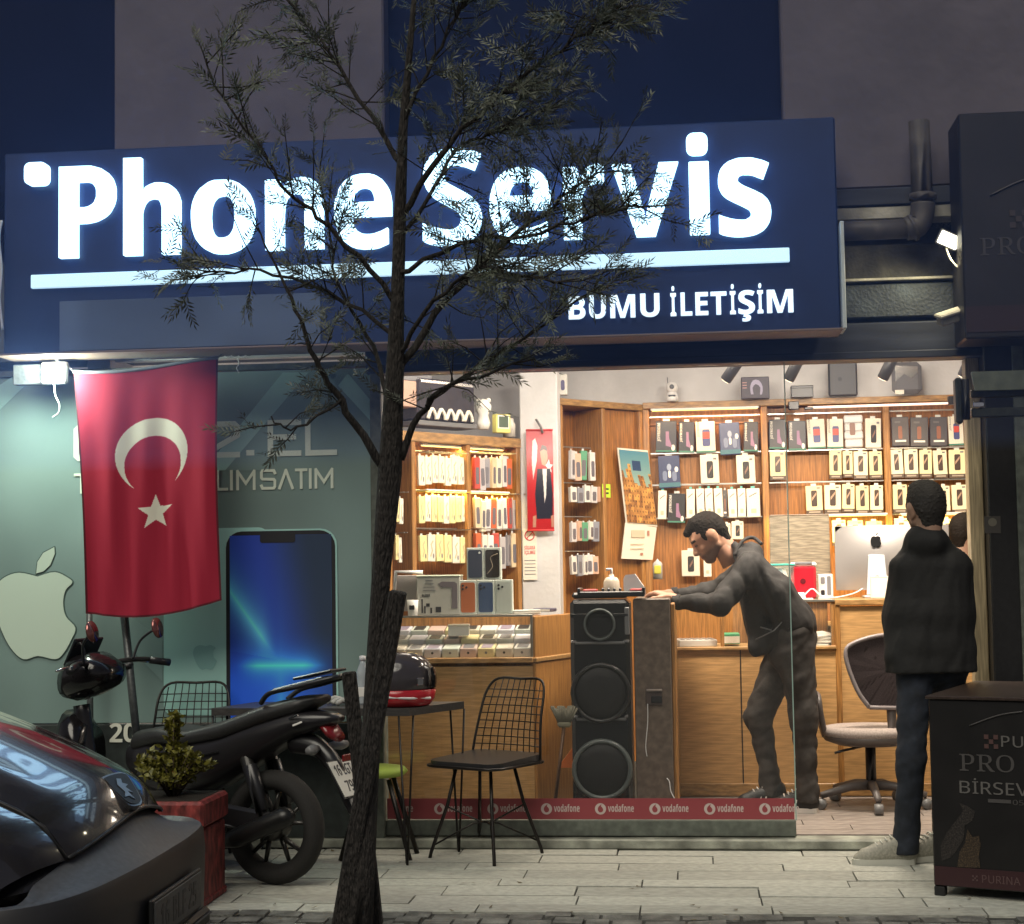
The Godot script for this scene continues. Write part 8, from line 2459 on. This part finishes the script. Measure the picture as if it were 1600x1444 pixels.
	for sd in [-1, 1]:
		part_tube("handlebar", spline([Vector3(-0.97, 0.93, 0.0), Vector3(-0.95, 0.95, 0.14 * sd), Vector3(-0.90, 0.95, 0.26 * sd), Vector3(-0.85, 0.93, 0.34 * sd)]), 0.012, metal, o, 8)
		part_tube("grip", [Vector3(-0.89, 0.947, 0.26 * sd), Vector3(-0.845, 0.93, 0.35 * sd)], 0.018, mats["plastic black"], o, 10)
		part_tube("brake_lever", [Vector3(-0.94, 0.945, 0.22 * sd), Vector3(-0.93, 0.93, 0.34 * sd)], 0.006, mats["chrome"], o, 6)
		part_tube("mirror_stem", spline([Vector3(-0.92, 0.955, 0.17 * sd), Vector3(-0.90, 1.04, 0.2 * sd), Vector3(-0.84, 1.09, 0.22 * sd)]), 0.006, mats["plastic black"], o, 6)
		var ms := st(true)
		lathe(ms, [Vector2(0, -0.012), Vector2(0.03, -0.01), Vector2(0.045, 0), Vector2(0.045, 0.008), Vector2(0, 0.008)], 20, Transform3D(Basis(Vector3(0, 0, 1), -PI / 2 + 0.25) * Basis.from_scale(Vector3(1.1, 1, 0.85)), Vector3(-0.825, 1.10, 0.23 * sd)))
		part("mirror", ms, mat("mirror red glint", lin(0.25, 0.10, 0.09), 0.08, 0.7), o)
	part_tube("cable", spline([Vector3(-1.0, 0.95, 0.05), Vector3(-1.02, 1.04, 0.08), Vector3(-1.1, 0.98, 0.06), Vector3(-1.12, 0.9, 0.04)]), 0.005, mats["plastic black"], o, 6)

# ---------------------------------------------------------------- tree
func tree() -> void:
	var zt := 1.88
	var base: Vector3 = Vector3(-0.3875, 0.0, zt)
	var o := thing("street_tree", "slender dark street tree with feathery narrow leaves in front of the sign", "tree", base)
	var bark := grained("bark", lin(0.045, 0.038, 0.034), 0.9, noise_tex("bark", 0.05, 0.3, 1.1), Vector3(7, 1.6, 7), noise_tex("bark ridge", 0.05, 0.0, 1.0), 1.4)
	var trunk := [Vector3(-0.4048, -0.2411, 1.8800), Vector3(-0.3808, 0.2311, 1.8800), Vector3(-0.3551, 0.6120, 1.8800), Vector3(-0.3291, 0.9956, 1.8800), Vector3(-0.2981, 1.3820, 1.8800), Vector3(-0.2649, 1.7222, 1.8800), Vector3(-0.2438, 2.0649, 1.8800), Vector3(-0.2279, 2.3852, 1.8800), Vector3(-0.2141, 2.7325, 1.8800), Vector3(-0.1980, 3.0570, 1.8800), Vector3(-0.1695, 3.3576, 1.8800), Vector3(-0.1352, 3.7103, 1.8800)]
	var tp := []
	for p in trunk:
		tp.append(p - base)
	tp[0].y = -0.02
	part_tube("trunk", tp, [0.056, 0.044, 0.038, 0.036, 0.037, 0.047, 0.037, 0.027, 0.024, 0.018, 0.013, 0.008], bark, o, 12)
	var limbs := [
		[[Vector3(-0.2723, 1.7175, 1.8800), Vector3(-0.3619, 1.8682, 1.9200), Vector3(-0.4561, 2.0353, 1.9800), Vector3(-0.5197, 2.1537, 2.0200), Vector3(-0.5655, 2.2961, 2.0500), Vector3(-0.6354, 2.4664, 2.0600), Vector3(-0.7404, 2.6672, 2.0500)], 0.024],
		[[Vector3(-0.4389, 1.9995, 1.9700), Vector3(-0.5215, 1.9242, 2.0200), Vector3(-0.6048, 1.8804, 2.0800), Vector3(-0.6650, 1.9278, 2.1000)], 0.008],
		[[Vector3(-0.2321, 1.7826, 1.8800), Vector3(-0.1453, 1.9426, 1.9000), Vector3(-0.0291, 2.0387, 1.9300), Vector3(0.1288, 2.0818, 1.9800), Vector3(0.3017, 2.1294, 2.0200)], 0.02],
		[[Vector3(-0.1129, 1.9808, 1.9000), Vector3(0.0077, 2.0870, 1.8400), Vector3(0.1753, 2.2010, 1.7800), Vector3(0.3525, 2.3185, 1.7400), Vector3(0.5342, 2.4645, 1.7000)], 0.014],
		[[Vector3(-0.2411, 2.0894, 1.8800), Vector3(-0.0945, 2.3488, 1.8000), Vector3(0.1060, 2.5683, 1.7400), Vector3(0.3261, 2.7454, 1.7000), Vector3(0.4650, 2.8512, 1.6800), Vector3(0.6162, 2.9211, 1.6600)], 0.022],
		[[Vector3(-0.2307, 2.3605, 1.8800), Vector3(-0.3641, 2.5455, 1.9500), Vector3(-0.5005, 2.6930, 2.0000), Vector3(-0.6138, 2.7913, 2.0200), Vector3(-0.6846, 2.9100, 2.0500), Vector3(-0.8553, 3.1498, 2.1000), Vector3(-0.9168, 3.3005, 2.1000)], 0.015],
		[[Vector3(-0.2119, 2.7075, 1.8800), Vector3(-0.0142, 2.9506, 1.9500), Vector3(0.2415, 3.1649, 2.0200), Vector3(0.4874, 3.3105, 2.0600), Vector3(0.6446, 3.4092, 2.0800)], 0.018],
		[[Vector3(-0.2022, 2.9068, 1.8800), Vector3(-0.3796, 3.2036, 1.8200), Vector3(-0.5496, 3.4618, 1.7600), Vector3(-0.7404, 3.6997, 1.7200)], 0.016],
		[[Vector3(-0.2243, 2.4842, 1.8800), Vector3(0.0341, 2.5739, 1.9800), Vector3(0.2892, 2.5821, 2.0600), Vector3(0.5248, 2.6314, 2.1000), Vector3(0.6900, 2.6678, 2.1200)], 0.014],
		[[Vector3(-0.2395, 2.2372, 1.8800), Vector3(-0.4513, 2.4090, 1.7800), Vector3(-0.7525, 2.5479, 1.7000), Vector3(-0.9734, 2.5629, 1.6600), Vector3(-1.1316, 2.5627, 1.6200)], 0.012],
		[[Vector3(-0.2498, 1.9668, 1.8800), Vector3(-0.3389, 2.2166, 1.7800), Vector3(-0.4640, 2.4192, 1.7200), Vector3(-0.5184, 2.6038, 1.7000), Vector3(-0.5677, 2.9151, 1.7000)], 0.014],
		[[Vector3(-0.2378, 2.1632, 1.8800), Vector3(-0.0629, 2.3601, 2.0000), Vector3(0.0970, 2.4573, 2.1000), Vector3(0.2452, 2.4175, 2.1600), Vector3(0.4343, 2.3805, 2.2000)], 0.013],
		[[Vector3(-0.1927, 3.0818, 1.8800), Vector3(-0.0728, 3.3338, 1.8600), Vector3(0.0273, 3.5380, 1.8400), Vector3(0.0774, 3.7208, 1.8200)], 0.012],
		[[Vector3(-0.2180, 2.6081, 1.8800), Vector3(-0.0883, 2.8459, 1.8000), Vector3(0.0060, 3.0090, 1.7400), Vector3(0.1544, 3.0898, 1.7000), Vector3(0.3314, 3.1643, 1.6800)], 0.012],
	]
	# density of leaf sprigs along each limb
	var dense := [0.32, 0.4, 0.3, 1.0, 1.3, 0.75, 1.9, 1.2, 1.1, 0.65, 0.7, 1.3, 2.0, 1.6]
	var twigs := st(true)
	var spots := []
	for i in limbs.size():
		var pts := []
		for p in limbs[i][0]:
			pts.append(p - base)
		pts = spline(pts, 4)
		for j in pts.size():
			pts[j] += Vector3(rng.randfn(0, 0.006), rng.randfn(0, 0.006), rng.randfn(0, 0.008))
		var rad := []
		for j in pts.size():
			rad.append(lerpf(limbs[i][1] * 0.8, 0.003, pow(float(j) / (pts.size() - 1), 0.8)))
		part_tube("limb", pts, rad, bark, o, 8)
		var len := 0.0
		for j in pts.size() - 1:
			len += pts[j].distance_to(pts[j + 1])
		var n := int(len * 31.0 * dense[i])
		for k in n:
			var f := pow(rng.randf_range(0.06, 1.0), 0.75)
			var q := f * (pts.size() - 1)
			var at: Vector3 = pts[int(q)].lerp(pts[mini(int(q) + 1, pts.size() - 1)], fposmod(q, 1.0))
			var along: Vector3 = (pts[mini(int(q) + 1, pts.size() - 1)] - pts[maxi(int(q) - 1, 0)]).normalized()
			var d := (along * 0.7 + Vector3(rng.randfn() * 0.8, rng.randfn() * 0.6 + 0.25, rng.randfn() * 0.7)).normalized()
			var l := rng.randf_range(0.10, 0.30)
			var mid := at + d * l * 0.5 + Vector3(0, rng.randf_range(-0.01, 0.02), 0)
			var tip := at + d * l + Vector3(0, rng.randf_range(-0.03, 0.03), 0)
			tube(twigs, [at, mid, tip], [0.0032, 0.0024, 0.0014], 4, false)
			for s in int(rng.randf_range(3.5, 7.0)):
				var g := rng.randf_range(0.3, 1.0)
				spots.append([at.lerp(tip, g), (d + Vector3(rng.randfn() * 0.6, rng.randfn() * 0.5, rng.randfn() * 0.6)).normalized()])
	part("twigs", twigs, bark, o).set_meta("kind", "stuff")
	var lm := mat("tree leaf", lin(0.095, 0.11, 0.09), 0.55)
	lm.vertex_color_use_as_albedo = true
	lm.backlight_enabled = true
	lm.backlight = Color(0.16, 0.18, 0.1)
	for v in 3:
		var s := st()
		for k in 13:
			var f := k / 12.0
			var sd := 1.0 if k % 2 else -1.0
			var at := Vector3(0, f * 0.10, 0.006 * sin(f * 4.0 + v))
			var d := Vector3(sd * (0.75 - 0.3 * f), 0.62 + 0.3 * f, rng.randfn() * 0.3).normalized()
			if k == 12: d = Vector3(0.05, 1, 0)
			leaf(s, at, d, d.cross(Vector3(rng.randfn() * 0.4, 0.1, 1)).normalized(), rng.randf_range(0.026, 0.042), rng.randf_range(0.0028, 0.0042))
		tube(s, [Vector3.ZERO, Vector3(0, 0.05, 0.004), Vector3(0, 0.1, 0)], 0.0011, 3, false)
		var mm := MultiMesh.new()
		mm.transform_format = MultiMesh.TRANSFORM_3D
		mm.use_colors = true
		mm.mesh = fin(s)
		var mine := []
		for k in spots.size():
			if k % 3 == v:
				mine.append(spots[k])
		mm.instance_count = mine.size()
		for k in mine.size():
			var d: Vector3 = mine[k][1]
			var x := d.cross(Vector3(rng.randfn(), rng.randfn(), rng.randfn())).normalized()
			mm.set_instance_transform(k, Transform3D(Basis(x, d, x.cross(d)) * Basis.from_scale(Vector3.ONE * rng.randf_range(0.55, 1.15)), mine[k][0]))
			var t := rng.randf_range(0.6, 1.25)
			mm.set_instance_color(k, Color(t, t * rng.randf_range(0.92, 1.06), t * rng.randf_range(0.8, 1.05)))
		var mi3 := MultiMeshInstance3D.new()
		mi3.name = "leaf_sprigs" if v == 0 else "leaf_sprigs_%03d" % v
		mi3.multimesh = mm
		mi3.material_override = lm
		mi3.set_meta("kind", "stuff")
		o.add_child(mi3, true)
	# stakes tied to the trunk
	for q in [[Vector3(-0.4473, 0.9675, 1.8000), Vector3(-0.3346, -0.2762, 1.7400), 0.026, "dark wooden stake leaning right across the foot of the tree"], [Vector3(-0.2196, 1.2757, 1.9800), Vector3(-0.5264, -0.2477, 1.8600), 0.031, "dark wooden stake leaning left behind the tree trunk, taller one"]]:
		var d: Vector3 = (q[1] - q[0]).normalized()
		var foot: Vector3 = q[0] + d * (q[0].y / -d.y)
		var s := thing("tree_stake", q[3], "stake", Vector3(foot.x, 0, foot.z), 0, "stakes of the street tree")
		var x := d.cross(Vector3(0, 0, 1)).normalized()
		part_box("post", (q[0] + foot) / 2 - s.position, Vector3(q[2] * 2, (foot - q[0]).length(), q[2] * 1.6), bark, s, 0.006, Basis(x, -d, x.cross(-d)))
